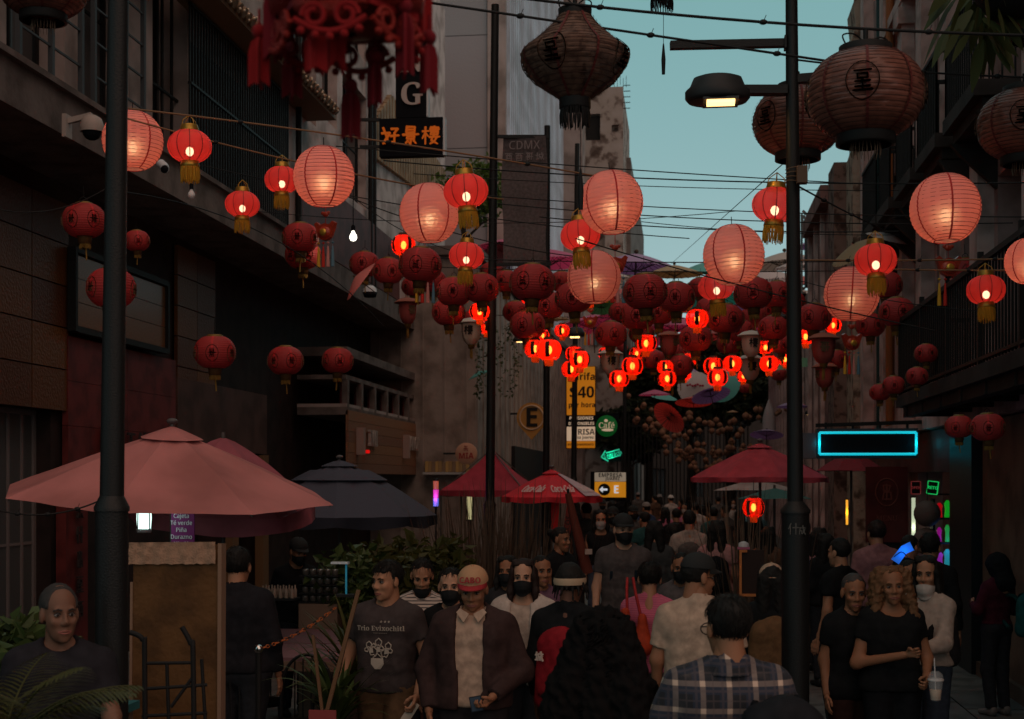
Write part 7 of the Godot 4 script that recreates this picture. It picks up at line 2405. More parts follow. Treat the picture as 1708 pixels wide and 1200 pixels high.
func hair_mesh(kind: String) -> MB:
	if hairs.has(kind):
		return hairs[kind]
	var cap := ball(Vector3(0, 0.038, -0.017), Vector3(0.080, 0.090, 0.097))
	var b := [cap]
	var noise := 0.006
	var nf := 22.0
	var cell := 0.010
	var clip := func(p: Vector3) -> bool: return (p.z < 0.018 or p.y > 0.062 - 0.35 * maxf(0.0, 0.05 - absf(p.x) * 0.7)) and p.y > -0.075
	if kind in ["bun", "tied", "curly"]:
		cap = ball(Vector3(0, 0.037, -0.016), Vector3(0.0765, 0.088, 0.094))
		b = [cap]
	match kind:
		"bun":
			b.append(ball(Vector3(0, 0.06, -0.12), Vector3(0.04, 0.04, 0.035)))
		"tied":
			b.append_array([[Vector3(0, 0.02, -0.1), Vector3(0, -0.2, -0.11), 0.035, 0.02]])
			clip = func(p: Vector3) -> bool: return (p.z < 0.012 + 0.25 * absf(p.y - 0.02) * float(p.y > 0.02) or p.y > 0.085 - 0.25 * absf(p.x)) and (p.y > -0.055 or p.z < -0.06)
		"long", "lob":
			var e := -0.34 if kind == "long" else -0.2
			for s in [-1, 1]:
				b.append_array([[Vector3(s * 0.045, 0.02, -0.06), Vector3(s * 0.07, e, -0.06), 0.055, 0.045], [Vector3(s * 0.074, 0.05, 0.012), Vector3(s * 0.088, e * 0.45, 0.022), 0.02, 0.024], [Vector3(s * 0.088, e * 0.45, 0.022), Vector3(s * 0.082, e * 0.95, 0.03), 0.024, 0.012], [Vector3(s * 0.05, 0.1, 0.03), Vector3(s * 0.08, 0.0, 0.03), 0.025, 0.018]])
			clip = func(p: Vector3) -> bool: return p.z < 0.02 or p.y > 0.088 - 0.2 * absf(p.x) or absf(p.x) > 0.062 + 0.06 * maxf(0.0, p.y)
		"curly":
			noise = 0.022
			nf = 26.0
			for s in [-1, 1]:
				b.append_array([[Vector3(s * 0.06, 0.05, -0.05), Vector3(s * 0.11, -0.2, -0.05), 0.07, 0.06], [Vector3(s * 0.09, 0.03, 0.0), Vector3(s * 0.125, -0.2, 0.03), 0.03, 0.035]])
			clip = func(p: Vector3) -> bool: return p.z < 0.02 or p.y > 0.09 - 0.2 * absf(p.x) or absf(p.x) > 0.068 + 0.06 * maxf(0.0, p.y)
		"mane":
			noise = 0.024
			nf = 20.0
			cell = 0.012
			b.append(ball(Vector3(0, 0.04, -0.03), Vector3(0.11, 0.1, 0.11)))
			for s in [-1, 0, 1]:
				b.append_array([[Vector3(s * 0.06, 0.03, -0.06), Vector3(s * 0.15, -0.28, -0.12), 0.085, 0.1], [Vector3(s * 0.14, -0.2, -0.1), Vector3(s * 0.19, -0.62, -0.12), 0.1, 0.05]])
			clip = func(p: Vector3) -> bool: return p.z < 0.04 or p.y > 0.08
		"dreads":
			for k in 14:
				var a := PI + PI * (k - 6.5) / 9.0 + PI / 2
				b.append([Vector3(cos(a) * 0.08, 0.04, -sin(a) * 0.0 + sin(a) * 0.085), Vector3(cos(a) * 0.105, -0.03 - 0.03 * (k % 3), sin(a) * 0.12), 0.012, 0.007])
			clip = func(p: Vector3) -> bool: return p.y > 0.03 or p.z < 0.05
		"balding":
			clip = func(p: Vector3) -> bool: return p.y > -0.06 and (p.z < 0.0 or (p.z < 0.035 and p.y > 0.02)) and (p.y < 0.11 or p.z < 0.0)
		"hood":
			b = [ball(Vector3(0, 0.01, -0.02), Vector3(0.105, 0.125, 0.125)), [Vector3(0, -0.08, -0.05), Vector3(0, -0.16, -0.05), 0.09, 0.1]]
			clip = func(p: Vector3) -> bool: return p.z < 0.05
			noise = 0.008
			nf = 9.0
	var mb := skin_over(b, cell, 0.007, clip, noise, nf)
	var fn := FastNoiseLite.new()
	fn.frequency = 60.0
	for q in mb.v.size():
		var p := mb.v[q]
		mb.v[q] += mb.n[q] * 0.0035 * fn.get_noise_3d(p.x, p.y * 0.15, p.z)
	finish(mb)
	hairs[kind] = mb
	return mb


# a right hand hanging from the wrist at the origin, palm facing +x, fingers to -y, thumb to +z
func hand_mesh(kind: String) -> MB:
	if hands.has(kind):
		return hands[kind]
	var grip := kind == "grip"
	var b := [[Vector3(0, 0.01, 0), Vector3(0, -0.03, 0.0), 0.02, 0.019], [Vector3(0, -0.03, 0.018), Vector3(0, -0.085, 0.026), 0.013, 0.011], [Vector3(0, -0.03, 0.0), Vector3(0, -0.088, 0.004), 0.014, 0.011], [Vector3(0, -0.03, -0.012), Vector3(0, -0.08, -0.02), 0.013, 0.011]]
	var base := [Vector3(0, -0.088, 0.03), Vector3(0, -0.093, 0.01), Vector3(0, -0.09, -0.009), Vector3(0, -0.082, -0.027)]
	var ln := [0.07, 0.078, 0.072, 0.056]
	for k in 4:
		var p: Vector3 = base[k]
		var ang := 0.5 if grip else 0.18
		for q in 3:
			var l: float = ln[k] * [0.45, 0.32, 0.23][q]
			var e := p + Vector3(sin(ang), -cos(ang), 0.02 * (1.5 - k)) * l
			b.append([p, e, 0.0088 - 0.0012 * q, 0.0080 - 0.0012 * q])
			p = e
			ang += 0.95 if grip else 0.28
	var tp := Vector3(0.004, -0.025, 0.02)
	for e in ([Vector3(0.022, -0.05, 0.042), Vector3(0.042, -0.07, 0.04), Vector3(0.055, -0.085, 0.03)] if grip else [Vector3(0.012, -0.05, 0.042), Vector3(0.018, -0.08, 0.05), Vector3(0.02, -0.104, 0.05)]):
		b.append([tp, e, 0.011, 0.009])
		tp = e
	var mb := skin_over(b, 0.0048, 0.0028)
	hands[kind] = mb
	return mb


func stripes(key: String, draw: Variant, size: float, rough := 0.9) -> StandardMaterial3D:
	if M.has(key):
		return M[key]
	var im := Image.create(128, 128, false, Image.FORMAT_RGB8)
	for y in 128:
		for x in 128:
			im.set_pixel(x, y, (draw.call(x, y) as Color).linear_to_srgb())
	var m := StandardMaterial3D.new()
	m.resource_name = key
	m.albedo_texture = ImageTexture.create_from_image(im)
	m.uv1_triplanar = true
	m.uv1_scale = Vector3.ONE / size
	m.uv1_triplanar_sharpness = 8.0
	m.roughness = rough
	M[key] = m
	return m


func cloth(c: Color, rough := 0.9) -> StandardMaterial3D:
	return mat("cloth_%s" % c.to_html(false), c, rough, {"spec": 0.2, "tex": "cloth", "ts": 1.6, "world": false})


# opts: woman, skin, hair, hair_c, shirt, sleeve (0..2), trousers, shoe, turn (body), head (turn, nod), stride, arms {-1: [elbow, wrist], 1: ...}, fat, hem, cell, mask, cap, jacket, hand
func person(label: String, px: float, head_py: float, d: float, turn: float, o := {}) -> Node3D:
	var g := at(px, HY, d)
	var h: float = at(px, head_py, d).y - 0.03 - 0.012
	g.y = 0.035
	var r := thing("person", label, "person", g, o.get("group", ""), turn)
	var s: float = h / 1.745
	r.set_meta("height", s)
	var fem: bool = o.get("woman", false)
	var fat: float = o.get("fat", 1.0) * (0.94 if fem else 1.0)
	var sw: float = (0.15 if fem else 0.168) * (1.0 + (fat - 1.0) * 0.5)
	var stride: float = o.get("stride", 0.0)
	var lean: float = o.get("lean", 0.0)
	var V := func(x: float, y: float, z: float) -> Vector3: return Vector3(x, y, z + lean * maxf(0.0, y - 0.95)) * s
	var cell: float = o.get("cell", 0.017)
	var neck: Vector3 = V.call(0, 1.47, -0.025)
	var head: Vector3 = V.call(0, 1.618, 0.008 + (lean * 0.2))
	var sh := {}
	var el := {}
	var wr := {}
	for k in [-1, 1]:
		sh[k] = V.call(k * sw, 1.395, -0.012)
		var a: Array = o.get("arms", {}).get(k, [])
		var swing: float = -k * stride * 0.6
		if a.size():
			el[k] = V.call(a[0].x, a[0].y, a[0].z)
			wr[k] = V.call(a[1].x, a[1].y, a[1].z)
		else:
			el[k] = V.call(k * (sw + 0.05 * fat), 1.135, -0.03 + swing * 0.5)
			wr[k] = V.call(k * (sw + 0.06 * fat), 0.9, 0.05 + swing)
	# the torso, wide and flat; e is what cloth adds
	var torso := func(e: float) -> Array:
		var f := fat
		var hipw := 0.085 if fem else 0.072
		return [
			[V.call(-0.075 * f, 1.33, 0), V.call(0.075 * f, 1.33, 0), (0.108 * f + e) * s, (0.108 * f + e) * s], [V.call(-0.065 * f, 1.2, 0.004), V.call(0.065 * f, 1.2, 0.004), (0.104 * f + e) * s, (0.104 * f + e) * s],
			[V.call(-0.06 * f, 1.08, 0.006), V.call(0.06 * f, 1.08, 0.006), ((0.096 if fem else 0.103) * f + e) * s, ((0.096 if fem else 0.103) * f + e) * s], [V.call(-hipw * f, 0.95, -0.004), V.call(hipw * f, 0.95, -0.004), (0.112 * f + e) * s, (0.112 * f + e) * s],
			[sh[-1] + Vector3(0.03, -0.01, 0), sh[1] + Vector3(-0.03, -0.01, 0), (0.05 + e) * s, (0.05 + e) * s],
			[neck + Vector3(0, 0.012, 0), sh[-1].lerp(neck, 0.15), (0.048 + e) * s, (0.05 + e) * s], [neck + Vector3(0, 0.012, 0), sh[1].lerp(neck, 0.15), (0.048 + e) * s, (0.05 + e) * s]] + ([[V.call(-0.062, 1.27, 0.075), V.call(-0.06, 1.26, 0.078), (0.058 + e) * s, (0.058 + e) * s], [V.call(0.062, 1.27, 0.075), V.call(0.06, 1.26, 0.078), (0.058 + e) * s, (0.058 + e) * s]] if fem else [])
	var skin: Material = mat("skin_%s" % o.get("skin", "tan"), {"tan": Color(0.36, 0.165, 0.095), "brown": Color(0.27, 0.115, 0.062), "light": Color(0.43, 0.225, 0.145), "dark": Color(0.13, 0.055, 0.034), "shade": Color(0.15, 0.07, 0.045)}[o.get("skin", "tan")], 0.5)  # the shade entry has the shadow on the face put into its colour
	var bones: Array = torso.call(-0.012)
	bones.append([neck, neck.lerp(head, 0.55), 0.055 * s * (0.9 if fem else 1.0), 0.05 * s])
	var legs := []
	var feet := []
	var ank := {}
	for k in [-1, 1]:
		var st: float = k * stride
		var hp: Vector3 = V.call(k * 0.09 * fat, 0.93, 0)
		var kn: Vector3 = V.call(k * 0.092, 0.5, 0.03 + st * 0.55 + maxf(0.0, -st) * 0.3)
		var an: Vector3 = V.call(k * 0.09, 0.075 + maxf(0.0, -st) * 0.35, -0.02 + st)
		ank[k] = an
		legs.append([hp, kn, 0.085 * fat, 0.056])
		legs.append([kn, an, 0.055, 0.038])
		feet.append([an + Vector3(0, -0.015 * s, -0.03 * s), an + Vector3(k * 0.015, -0.035 * s, 0.15 * s), 0.038 * s, 0.032 * s])
		bones.append([sh[k], el[k], 0.05 * s * sqrt(fat), 0.039 * s])
		bones.append([el[k], wr[k], 0.038 * s, 0.026 * s])
	for l in legs:
		bones.append([l[0], l[1], l[2] * s * 0.85, l[3] * s * 0.85])
	var body := skin_over(bones, cell * 1.1, 0.012)
	# head and hands are finer and join the same mesh
	var ht: Array = o.get("head", [0.0, 0.0])
	var hb := Basis(Vector3.UP, ht[0]) * Basis(Vector3.RIGHT, ht[1]) * Basis(Vector3(0, 0, 1), ht[2] if ht.size() > 2 else 0.0)
	var hs: float = clampf(s, 0.92, 1.03) * o.get("head_s", 1.0) * 1.05
	var vary := float(label.hash() % 1000) / 1000.0
	var hx := Transform3D(hb * Basis().scaled(Vector3(0.94 + 0.1 * vary, 0.98 + 0.05 * fposmod(vary * 7.0, 1.0), 0.96 + 0.07 * fposmod(vary * 13.0, 1.0)) * hs), head)
	body.put(head_mesh("woman" if fem else "man"), hx)
	for k in [-1, 1]:
		var dir: Vector3 = (wr[k] - el[k]).normalized()
		var inward := Vector3(-k, 0, 0)
		if o.has("palm") and o.palm.has(k):
			inward = o.palm[k]
		var y := -dir
		var z := inward.cross(y).normalized() * (-1.0 if k == 1 else 1.0)
		# local hand: +x palm side, +z thumb; the left hand is its mirror image
		var x := y.cross(z).normalized()
		if x.dot(inward) < 0:
			x = -x
		z = Vector3(0, 0, 1) if z.length() < 0.1 else z
		if z.dot(Vector3(0, 0.4, 1)) < 0:
			z = -z
		body.put(hand_mesh(o.get("hand", {}).get(k, "rest")), Transform3D(Basis(x, y, z).scaled(Vector3.ONE * s * (0.9 if fem else 1.0)), wr[k]))
	obj("body", body, skin, r)
	# trousers, shoes
	var tb := [[V.call(-0.075 * fat, 0.96, -0.004), V.call(0.075 * fat, 0.96, -0.004), (0.112 * fat + 0.001) * s, (0.112 * fat + 0.001) * s]]
	var flare: float = o.get("flare", 0.0)
	for q in 2:
		var l0: Array = legs[q * 2]
		var l1: Array = legs[q * 2 + 1]
		tb.append([l0[0], l0[1], (l0[2] + 0.014) * s, (l0[3] + 0.018 + flare * 0.3) * s])
		tb.append([l1[0], l1[0].lerp(l1[1], 0.97), (l1[2] + 0.018 + flare * 0.3) * s, (l1[3] + 0.022 + flare) * s, true])
	var top: float = (o.get("hem", 0.92) + 0.05) * s
	if not o.has("no_legs"):
		obj("trousers", skin_over(tb, cell, 0.012, func(p: Vector3) -> bool: return p.y < top, 0.006, 7.0), o.get("trousers", cloth(Color(0.03, 0.03, 0.035))), r)
		for q in feet:
			obj("shoe", skin_over([q, [q[0] + Vector3(0, 0.02, 0), q[0] + Vector3(0, -0.012, 0.02), 0.036 * s, 0.04 * s]], 0.014, 0.012, func(p: Vector3) -> bool: return p.y > 0.0), o.get("shoe", mat("shoe_dark", Color(0.02, 0.02, 0.02), 0.5)), r)
	# the shirt
	var sl: float = o.get("sleeve", 0.55)
	var sb: Array = torso.call(0.012)
	for k in [-1, 1]:
		if sl > 0.02:
			var ee: Vector3 = sh[k].lerp(el[k], minf(sl, 1.0))
			sb.append([sh[k], ee, (0.05 * sqrt(fat) + 0.014) * s, lerpf(0.05, 0.041, minf(sl, 1.0)) * s + 0.018 * s, sl < 1.0])
		if sl > 1.0:
			sb.append([el[k], el[k].lerp(wr[k], minf(sl - 1.0, 1.0)), 0.056 * s, 0.041 * s, true])
	var hem: float = o.get("hem", 0.92) * s
	var nl: float = o.get("neckline", 0.075) * s
	var nc := neck + Vector3(0, 0.045 * s, 0.035 * s)
	var sc := func(p: Vector3) -> bool: return p.y > hem and (p - nc).length() > nl
	obj("shirt", skin_over(sb, cell, 0.013, sc, 0.010, 5.0), o.get("shirt", cloth(Color(0.05, 0.05, 0.05))), r)
	if o.has("jacket"):
		var jb: Array = torso.call(0.028)
		for k in [-1, 1]:
			jb.append([sh[k], el[k], (0.05 * sqrt(fat) + 0.026) * s, 0.066 * s])
			jb.append([el[k], el[k].lerp(wr[k], 0.93), 0.064 * s, 0.05 * s, true])
		var open: float = o.get("open", 0.075) * s
		var jh: float = o.get("jacket_hem", 0.90) * s
		obj("jacket", skin_over(jb, cell, 0.013, func(p: Vector3) -> bool: return p.y > jh and (p - nc).length() > nl * 1.1 and not (p.z > 0.03 and absf(p.x + 0.01) < open * (0.8 + 0.4 * (p.y / s - 0.9))), 0.012, 5.0), o.jacket, r)
	# hair, eyes, mask, cap
	var hm: Material = o.get("hair_c", mat("hair_black", Color(0.010, 0.008, 0.007), 0.7, {"spec": 0.3}))
	var hp2 := MB.new()
	if o.get("hair", "short") != "none":
		obj("hair", MB.new().put(hair_mesh(o.get("hair", "short")), hx), hm, r)
	if o.get("face", true):
		for k in [-1, 1]:
			var e := MB.new().ellip(hx * Vector3(k * 0.031, 0.0, 0.0665), Vector3(0.0125, 0.0078, 0.012) * hs, 6, 10)
			obj("eye", e, mat("eye_white", Color(0.24, 0.21, 0.195), 0.3), r)
			obj("iris", MB.new().ellip(hx * Vector3(k * 0.031, 0.0, 0.0765), Vector3(0.0066, 0.006, 0.004) * hs, 6, 8, hb), mat("iris", Color(0.02, 0.012, 0.01), 0.2), r)
			obj("eyebrow", MB.new().tube(PackedVector3Array([hx * Vector3(k * 0.014, 0.018, 0.083), hx * Vector3(k * 0.03, 0.024, 0.081), hx * Vector3(k * 0.047, 0.017, 0.067)]), 0.0036, 5), hm, r)
			hp2.tube(PackedVector3Array([hx * Vector3(k * 0.017, 0.003, 0.074), hx * Vector3(k * 0.031, 0.0095, 0.079), hx * Vector3(k * 0.046, 0.002, 0.069)]), 0.0018, 4)
		stuff(obj("eyelashes", hp2, hm, r))
		if not o.has("mask"):
			obj("lips", MB.new().tube(PackedVector3Array([hx * Vector3(-0.027, -0.071, 0.072), hx * Vector3(-0.012, -0.0675, 0.083), hx * Vector3(0, -0.0675, 0.0865), hx * Vector3(0.012, -0.0675, 0.083), hx * Vector3(0.027, -0.071, 0.072)]), 0.0036, 6).tube(PackedVector3Array([hx * Vector3(-0.026, -0.0725, 0.071), hx * Vector3(-0.012, -0.077, 0.0815), hx * Vector3(0, -0.078, 0.085), hx * Vector3(0.012, -0.077, 0.0815), hx * Vector3(0.026, -0.0725, 0.071)]), 0.0042, 6), mat("lips", Color(0.24, 0.08, 0.065), 0.4), r)
	if o.has("mask"):
		var low: float = -0.045 if o.get("mask_low", false) else 0.0
		var mk := MB.new()
		var mg := PackedVector3Array()
		for i in 9:
			var v := i / 8.0
			for j in 15:
				var u := j / 7.0 - 1.0
				var cu := 1.0 - u * u
				var y := lerpf(lerpf(-0.088, -0.122, cu), lerpf(-0.028, -0.012, pow(cu, 1.5)), v) + low
				var z := 0.012 + (0.092 - 0.022 * absf(v - 0.62) - (0.012 if v < 0.3 else 0.0)) * pow(maxf(cu, 0.0), 0.42) + 0.012 * maxf(0.0, 1.0 - absf(u) * 3.0) * v
				mg.append(Vector3(u * (0.071 - 0.012 * (1.0 - v)), y, z + 0.0022 * sin(v * 19.0) * cu))
		mk.grid(mg, 9, 15, false)
		for q in mg.size():
			mg[q].z -= 0.004
		mk.grid(mg, 9, 15, false)
		for k in [-1, 1]:
			mk.tube(catmull([Vector3(k * 0.07, -0.03 + low, 0.015), Vector3(k * 0.079, 0.005 + low * 0.5, -0.012), Vector3(k * 0.08, -0.03 + low * 0.5, -0.03), Vector3(k * 0.062, -0.085 + low, 0.012)], 4), 0.0016, 4)
		obj("face_mask", MB.new().put(mk, hx), o.mask, r)
	if o.has("cap"):
		var cb: Basis = Basis(Vector3.UP, o.get("cap_turn", 0.0))
		var dome := MB.new()
		var pr := PackedVector2Array()
		for i in 9:
			var t := PI / 2 * i / 8.0
			pr.append(Vector2(0.094 * cos(t), 0.05 + 0.088 * sin(t)))
		dome.lathe(pr, 26, Vector3(0, 0, -0.012), Basis().scaled(Vector3(0.93, 1, 1.12)))
		dome.ellip(Vector3(0, 0.138, -0.012), Vector3(0.009, 0.006, 0.009), 5, 8)
		obj("cap", MB.new().put(dome, hx * Transform3D(cb, Vector3.ZERO)), o.cap, r)
		var brim := MB.new()
		var bg := PackedVector3Array()
		for i in 4:
			for j in 13:
				var a := PI * (j / 12.0)
				var rr: float = 1.0 + i / 3.0 * o.get("brim", 0.75) * sin(a)
				bg.append(Vector3(cos(a) * 0.084, 0.053 - 0.012 * pow(cos(a), 2) * i / 3.0 - 0.012 * i / 3.0, 0.02 + sin(a) * 0.068 * rr))
		brim.grid(bg, 4, 13, false)
		var low2 := MB.new()
		for q in bg.size():
			bg[q].y -= 0.004
		low2.grid(bg, 4, 13, false)
		brim.put(low2, Transform3D())
		obj("cap_brim", MB.new().put(brim, hx * Transform3D(cb, Vector3.ZERO)), o.get("brim_c", o.cap), r)
	r.set_meta("head", hx)
	r.set_meta("wrist", wr)
	return r


func backpack(label: String, who: Node3D, c: Color, size: Vector3, at_y: float, z: float, turn := 0.0) -> Node3D:
	var s: float = who.get_meta("height")
	var o := thing("backpack", label, "backpack", who.position + who.basis * Vector3(0, at_y * s, -z), "", who.rotation.y + turn)
	var m := cloth(c, 0.7)
	var b := []
	for x in [-1, 1]:
		b.append([Vector3(x * size.x * 0.32, -size.y * 0.36, 0), Vector3(x * size.x * 0.26, size.y * 0.33, 0), size.x * 0.22, size.x * 0.2])
	b.append([Vector3(0, -size.y * 0.36, 0.0), Vector3(0, size.y * 0.38, 0.0), size.x * 0.26, size.x * 0.22])
	obj("bag", skin_over(b, 0.018, 0.03, null, 0.01, 6.0), m, o)
	obj("front_pocket", skin_over([[Vector3(-size.x * 0.2, -size.y * 0.25, -size.x * 0.2), Vector3(size.x * 0.2, -size.y * 0.25, -size.x * 0.2), size.x * 0.16, size.x * 0.16]], 0.018, 0.02), cloth(c * 0.7, 0.7), o)
	for x in [-1, 1]:
		obj("strap", MB.new().tube(catmull([Vector3(x * 0.07, size.y * 0.3, 0.05), Vector3(x * 0.085, size.y * 0.46, 0.12), Vector3(x * 0.1, size.y * 0.4, 0.24), Vector3(x * 0.11, 0.0, 0.28), Vector3(x * 0.13, -size.y * 0.35, 0.12)], 5), 0.02, 6), cloth(c * 0.5, 0.8), o)
	return o


# flat print laid on the chest
func chest_print(who: Node3D, items: Array, m: Material) -> void:
	var sm: ArrayMesh = (who.get_node("shirt") as MeshInstance3D).mesh
	var v: PackedVector3Array = sm.surface_get_arrays(0)[Mesh.ARRAY_VERTEX]
	var step := 0.02
	var front := {}
	for p in v:
		if p.z > 0.02:
			var key := Vector2i(roundi(p.x / step), roundi(p.y / step))
			front[key] = maxf(front.get(key, -1.0), p.z)
	var z_at := func(x: float, y: float) -> float:
		var i := floori(x / step)
		var j := floori(y / step)
		var u := x / step - i
		var t := y / step - j
		var g := func(a: int, b: int) -> float: return front.get(Vector2i(a, b), 0.1)
		return lerpf(lerpf(g.call(i, j), g.call(i + 1, j), u), lerpf(g.call(i, j + 1), g.call(i + 1, j + 1), u), t)
	for it in items:
		var src: Mesh = it[0]
		var arr: Array = src.get_mesh_arrays() if src is PrimitiveMesh else src.surface_get_arrays(0)
		var mb := MB.new()
		mb.v = arr[Mesh.ARRAY_VERTEX]
		mb.ix = arr[Mesh.ARRAY_INDEX]
		for q in mb.v.size():
			var p := mb.v[q] + Vector3(it[1].x, it[1].y, 0)
			mb.v[q] = Vector3(p.x, p.y, z_at.call(p.x, p.y) + 0.006 + p.z * 0.5)
		finish(mb)
		obj("shirt_print", mb, m, who)


# loose corkscrew locks over a head of hair
func add_curls(who: Node3D, count: int, r0: float, spread: float, low: float, m: Material, thick: float, back: bool) -> void:
	var hx: Transform3D = who.get_meta("head")
	var curls := MB.new()
	for k in count:
		var a := rng.randf_range(0.0, PI) if back else rng.randf_range(-0.75, PI + 0.75)
		var y0 := rng.randf_range(low, 0.12)
		var rad := (r0 + spread * clampf(-y0 * 2.2, 0, 1)) * (sqrt(maxf(0.05, 1.0 - pow(maxf(0.0, y0) / 0.16, 2))))
		var p := Vector3(cos(a) * rad, y0, -0.045 - sin(a) * rad * 0.8)
		var path := PackedVector3Array()
		var l := rng.randf_range(0.06, 0.15)
		var fz := rng.randf() * TAU
		var cr := rng.randf_range(0.006, 0.013)
		for i in 13:
			path.append(hx * (p + Vector3(cos(a) * 0.03 * i / 12.0 + cr * cos(fz + i * 1.2), -l * i / 12.0, cr * sin(fz + i * 1.2) - 0.015 * i / 12.0)))
		curls.tube(path, thick * rng.randf_range(0.5, 1.0), 4, thick * 0.3)
	stuff(obj("curl", curls, m, who))


# short strands lying over the scalp
func add_strands(who: Node3D, count: int, m: Material, hairline := 0.062, length := 0.032) -> void:
	var hx: Transform3D = who.get_meta("head")
	var mb := MB.new()
	for k in count:
		var n := Vector3(rng.randfn(), rng.randfn(), rng.randfn()).normalized()
		var p := Vector3(0, 0.038, -0.017) + n * Vector3(0.081, 0.0905, 0.098)
		if not (p.z < 0.012 or p.y > hairline) or p.y < -0.055:
			continue
		var t := (Vector3(rng.randfn() * 0.25, -1.0, 0.35 if p.z > 0.0 else -0.1) ).normalized()
		t = (t - n * t.dot(n)).normalized()
		var l := length * rng.randf_range(0.6, 1.4)
		mb.tube(PackedVector3Array([hx * (p - n * 0.002), hx * (p + t * l * 0.5 + n * 0.0045), hx * (p + t * l + n * 0.002 * rng.randf())]), 0.0017, 3, 0.0006)
	stuff(obj("hair_strand", mb, m, who))


func recolor(o: Node3D, parts: Dictionary) -> void:
	for k in parts:
		var c := o.get_node_or_null(NodePath(k))
		if c:
			(c as MeshInstance3D).material_override = parts[k]


func people() -> void:
	var blackm := mat("mask_black", Color(0.012, 0.012, 0.013), 0.7)
	var gray := cloth(Color(0.062, 0.046, 0.045))
	var denim := cloth(Color(0.035, 0.045, 0.065))
	var blackc := cloth(Color(0.012, 0.012, 0.013))
	var beige := cloth(Color(0.46, 0.31, 0.23))
	# the walking man with the printed shirt
	var m := person("man in dark grey printed T-shirt and brown trousers walking with a folded paper", 645, 934, 8.7, -0.12, {"shirt": gray, "trousers": cloth(Color(0.14, 0.075, 0.04)), "head": [-0.5, 0.06], "stride": 0.14, "fat": 1.1, "sleeve": 0.62, "cell": 0.014, "arms": {-1: [Vector3(-0.27, 1.14, -0.06), Vector3(-0.31, 0.9, 0.02)], 1: [Vector3(0.26, 1.14, -0.02), Vector3(0.25, 0.92, 0.14)]}, "hand": {1: "grip"}})
	var cream := mat("print_cream", Color(0.36, 0.30, 0.25), 0.8)
	var fig := MB.new()
	# three musicians and their instruments, drawn with loops
	for q in [[-0.06, 1.165, 0.017], [0.0, 1.18, 0.02], [0.062, 1.16, 0.018], [-0.03, 1.125, 0.024], [0.04, 1.115, 0.023], [-0.005, 1.075, 0.03], [0.075, 1.13, 0.013], [-0.075, 1.135, 0.012], [0.02, 1.145, 0.012], [-0.03, 1.16, 0.011]]:
		var ring := PackedVector3Array()
		for i in 17:
			ring.append(Vector3(q[0] + cos(TAU * i / 16) * q[2], q[1] + sin(TAU * i / 16) * q[2] * (1.0 + 0.25 * sin(i * 2.0)), 0))
		fig.tube(ring, 0.0042, 4)
	fig.prism(PackedVector2Array([Vector2(-0.045, 1.085), Vector2(0.03, 1.085), Vector2(0.035, 1.05), Vector2(0.015, 1.02), Vector2(-0.02, 1.02), Vector2(-0.045, 1.05)]), 0, 0.004)
	for q in [[-0.045, 1.145], [0.05, 1.14], [0.0, 1.15]]:
		fig.prism(PackedVector2Array([Vector2(q[0] - 0.012, q[1] - 0.03), Vector2(q[0] + 0.014, q[1] - 0.026), Vector2(q[0] + 0.008, q[1] + 0.004), Vector2(q[0] - 0.01, q[1] + 0.006)]), 0, 0.004)
	chest_print(m, [[words("Trio Evixochitl", 0.040, 0.003, "Droid Serif", true), Vector2(0, 1.265)], [words("~~~~~~~~", 0.02, 0.003, "Droid Serif"), Vector2(0.0, 1.236)], [words("* * *", 0.03, 0.003), Vector2(0.03, 1.30)], [fig.mesh(), Vector2(-0.01, 0)]], cream)
	var wr: Dictionary = m.get_meta("wrist")
	var pp := thing("folded_paper", "pale folded paper in the walking man's hand", "paper", m.position + m.basis * (wr[1] + Vector3(-0.03, -0.1, 0.05)))
	obj("sheet", MB.new().box(Vector3.ZERO, Vector3(0.05, 0.13, 0.012), Basis(Vector3(0, 0, 1), -0.6)).box(Vector3(0.004, -0.002, 0.01), Vector3(0.046, 0.12, 0.004), Basis(Vector3(0, 0, 1), -0.56)), mat("paper_pale", Color(0.5, 0.4, 0.32), 0.8), pp)
	var stripe := stripes("striped_cloth", func(_x, y): return Color(0.42, 0.33, 0.28) if (y % 32) > 11 else Color(0.05, 0.04, 0.04), 0.09)
	person("woman in striped top looking down, behind the walking man", 704, 931, 9.9, 0.1, {"woman": true, "shirt": stripe, "hair": "tied", "head": [0.05, 0.38], "mask": blackm, "mask_low": true, "stride": 0.1, "sleeve": 0.6})
	person("woman in black with black mask, between the walking man and the capped man", 752, 946, 9.0, -0.05, {"woman": true, "shirt": blackc, "hair": "tied", "mask": blackm, "head": [0.12, 0.03], "sleeve": 1.9, "skin": "light"})
	# the man with the cap
	m = person("man in tan and red cap, dark jacket and beige polo, holding a phone", 789, 946, 8.2, 0.05, {"shirt": beige, "jacket": cloth(Color(0.05, 0.028, 0.026)), "trousers": cloth(Color(0.028, 0.024, 0.026)), "skin": "brown", "head": [-0.05, 0.30], "cap": mat("cap_tan", Color(0.40, 0.22, 0.12), 0.8), "brim_c": mat("cap_red", Color(0.30, 0.025, 0.03), 0.8), "fat": 1.2, "cell": 0.014, "open": 0.085, "stride": 0.06, "arms": {-1: [Vector3(-0.29, 1.13, -0.03), Vector3(-0.26, 0.88, 0.08)], 1: [Vector3(0.30, 1.12, 0.0), Vector3(0.13, 0.99, 0.24)]}, "hand": {1: "grip"}, "palm": {1: Vector3(-0.6, 0.2, 0.7)}})
	var hx: Transform3D = m.get_meta("head")
	var cw := obj("cap_letters", words("CABO", 0.046, 0.004, "Droid Sans", true), M["cap_red"], m)
	cw.transform = hx * Transform3D(Basis(Vector3.RIGHT, -0.42), Vector3(0, 0.088, 0.094))
	var col := MB.new()
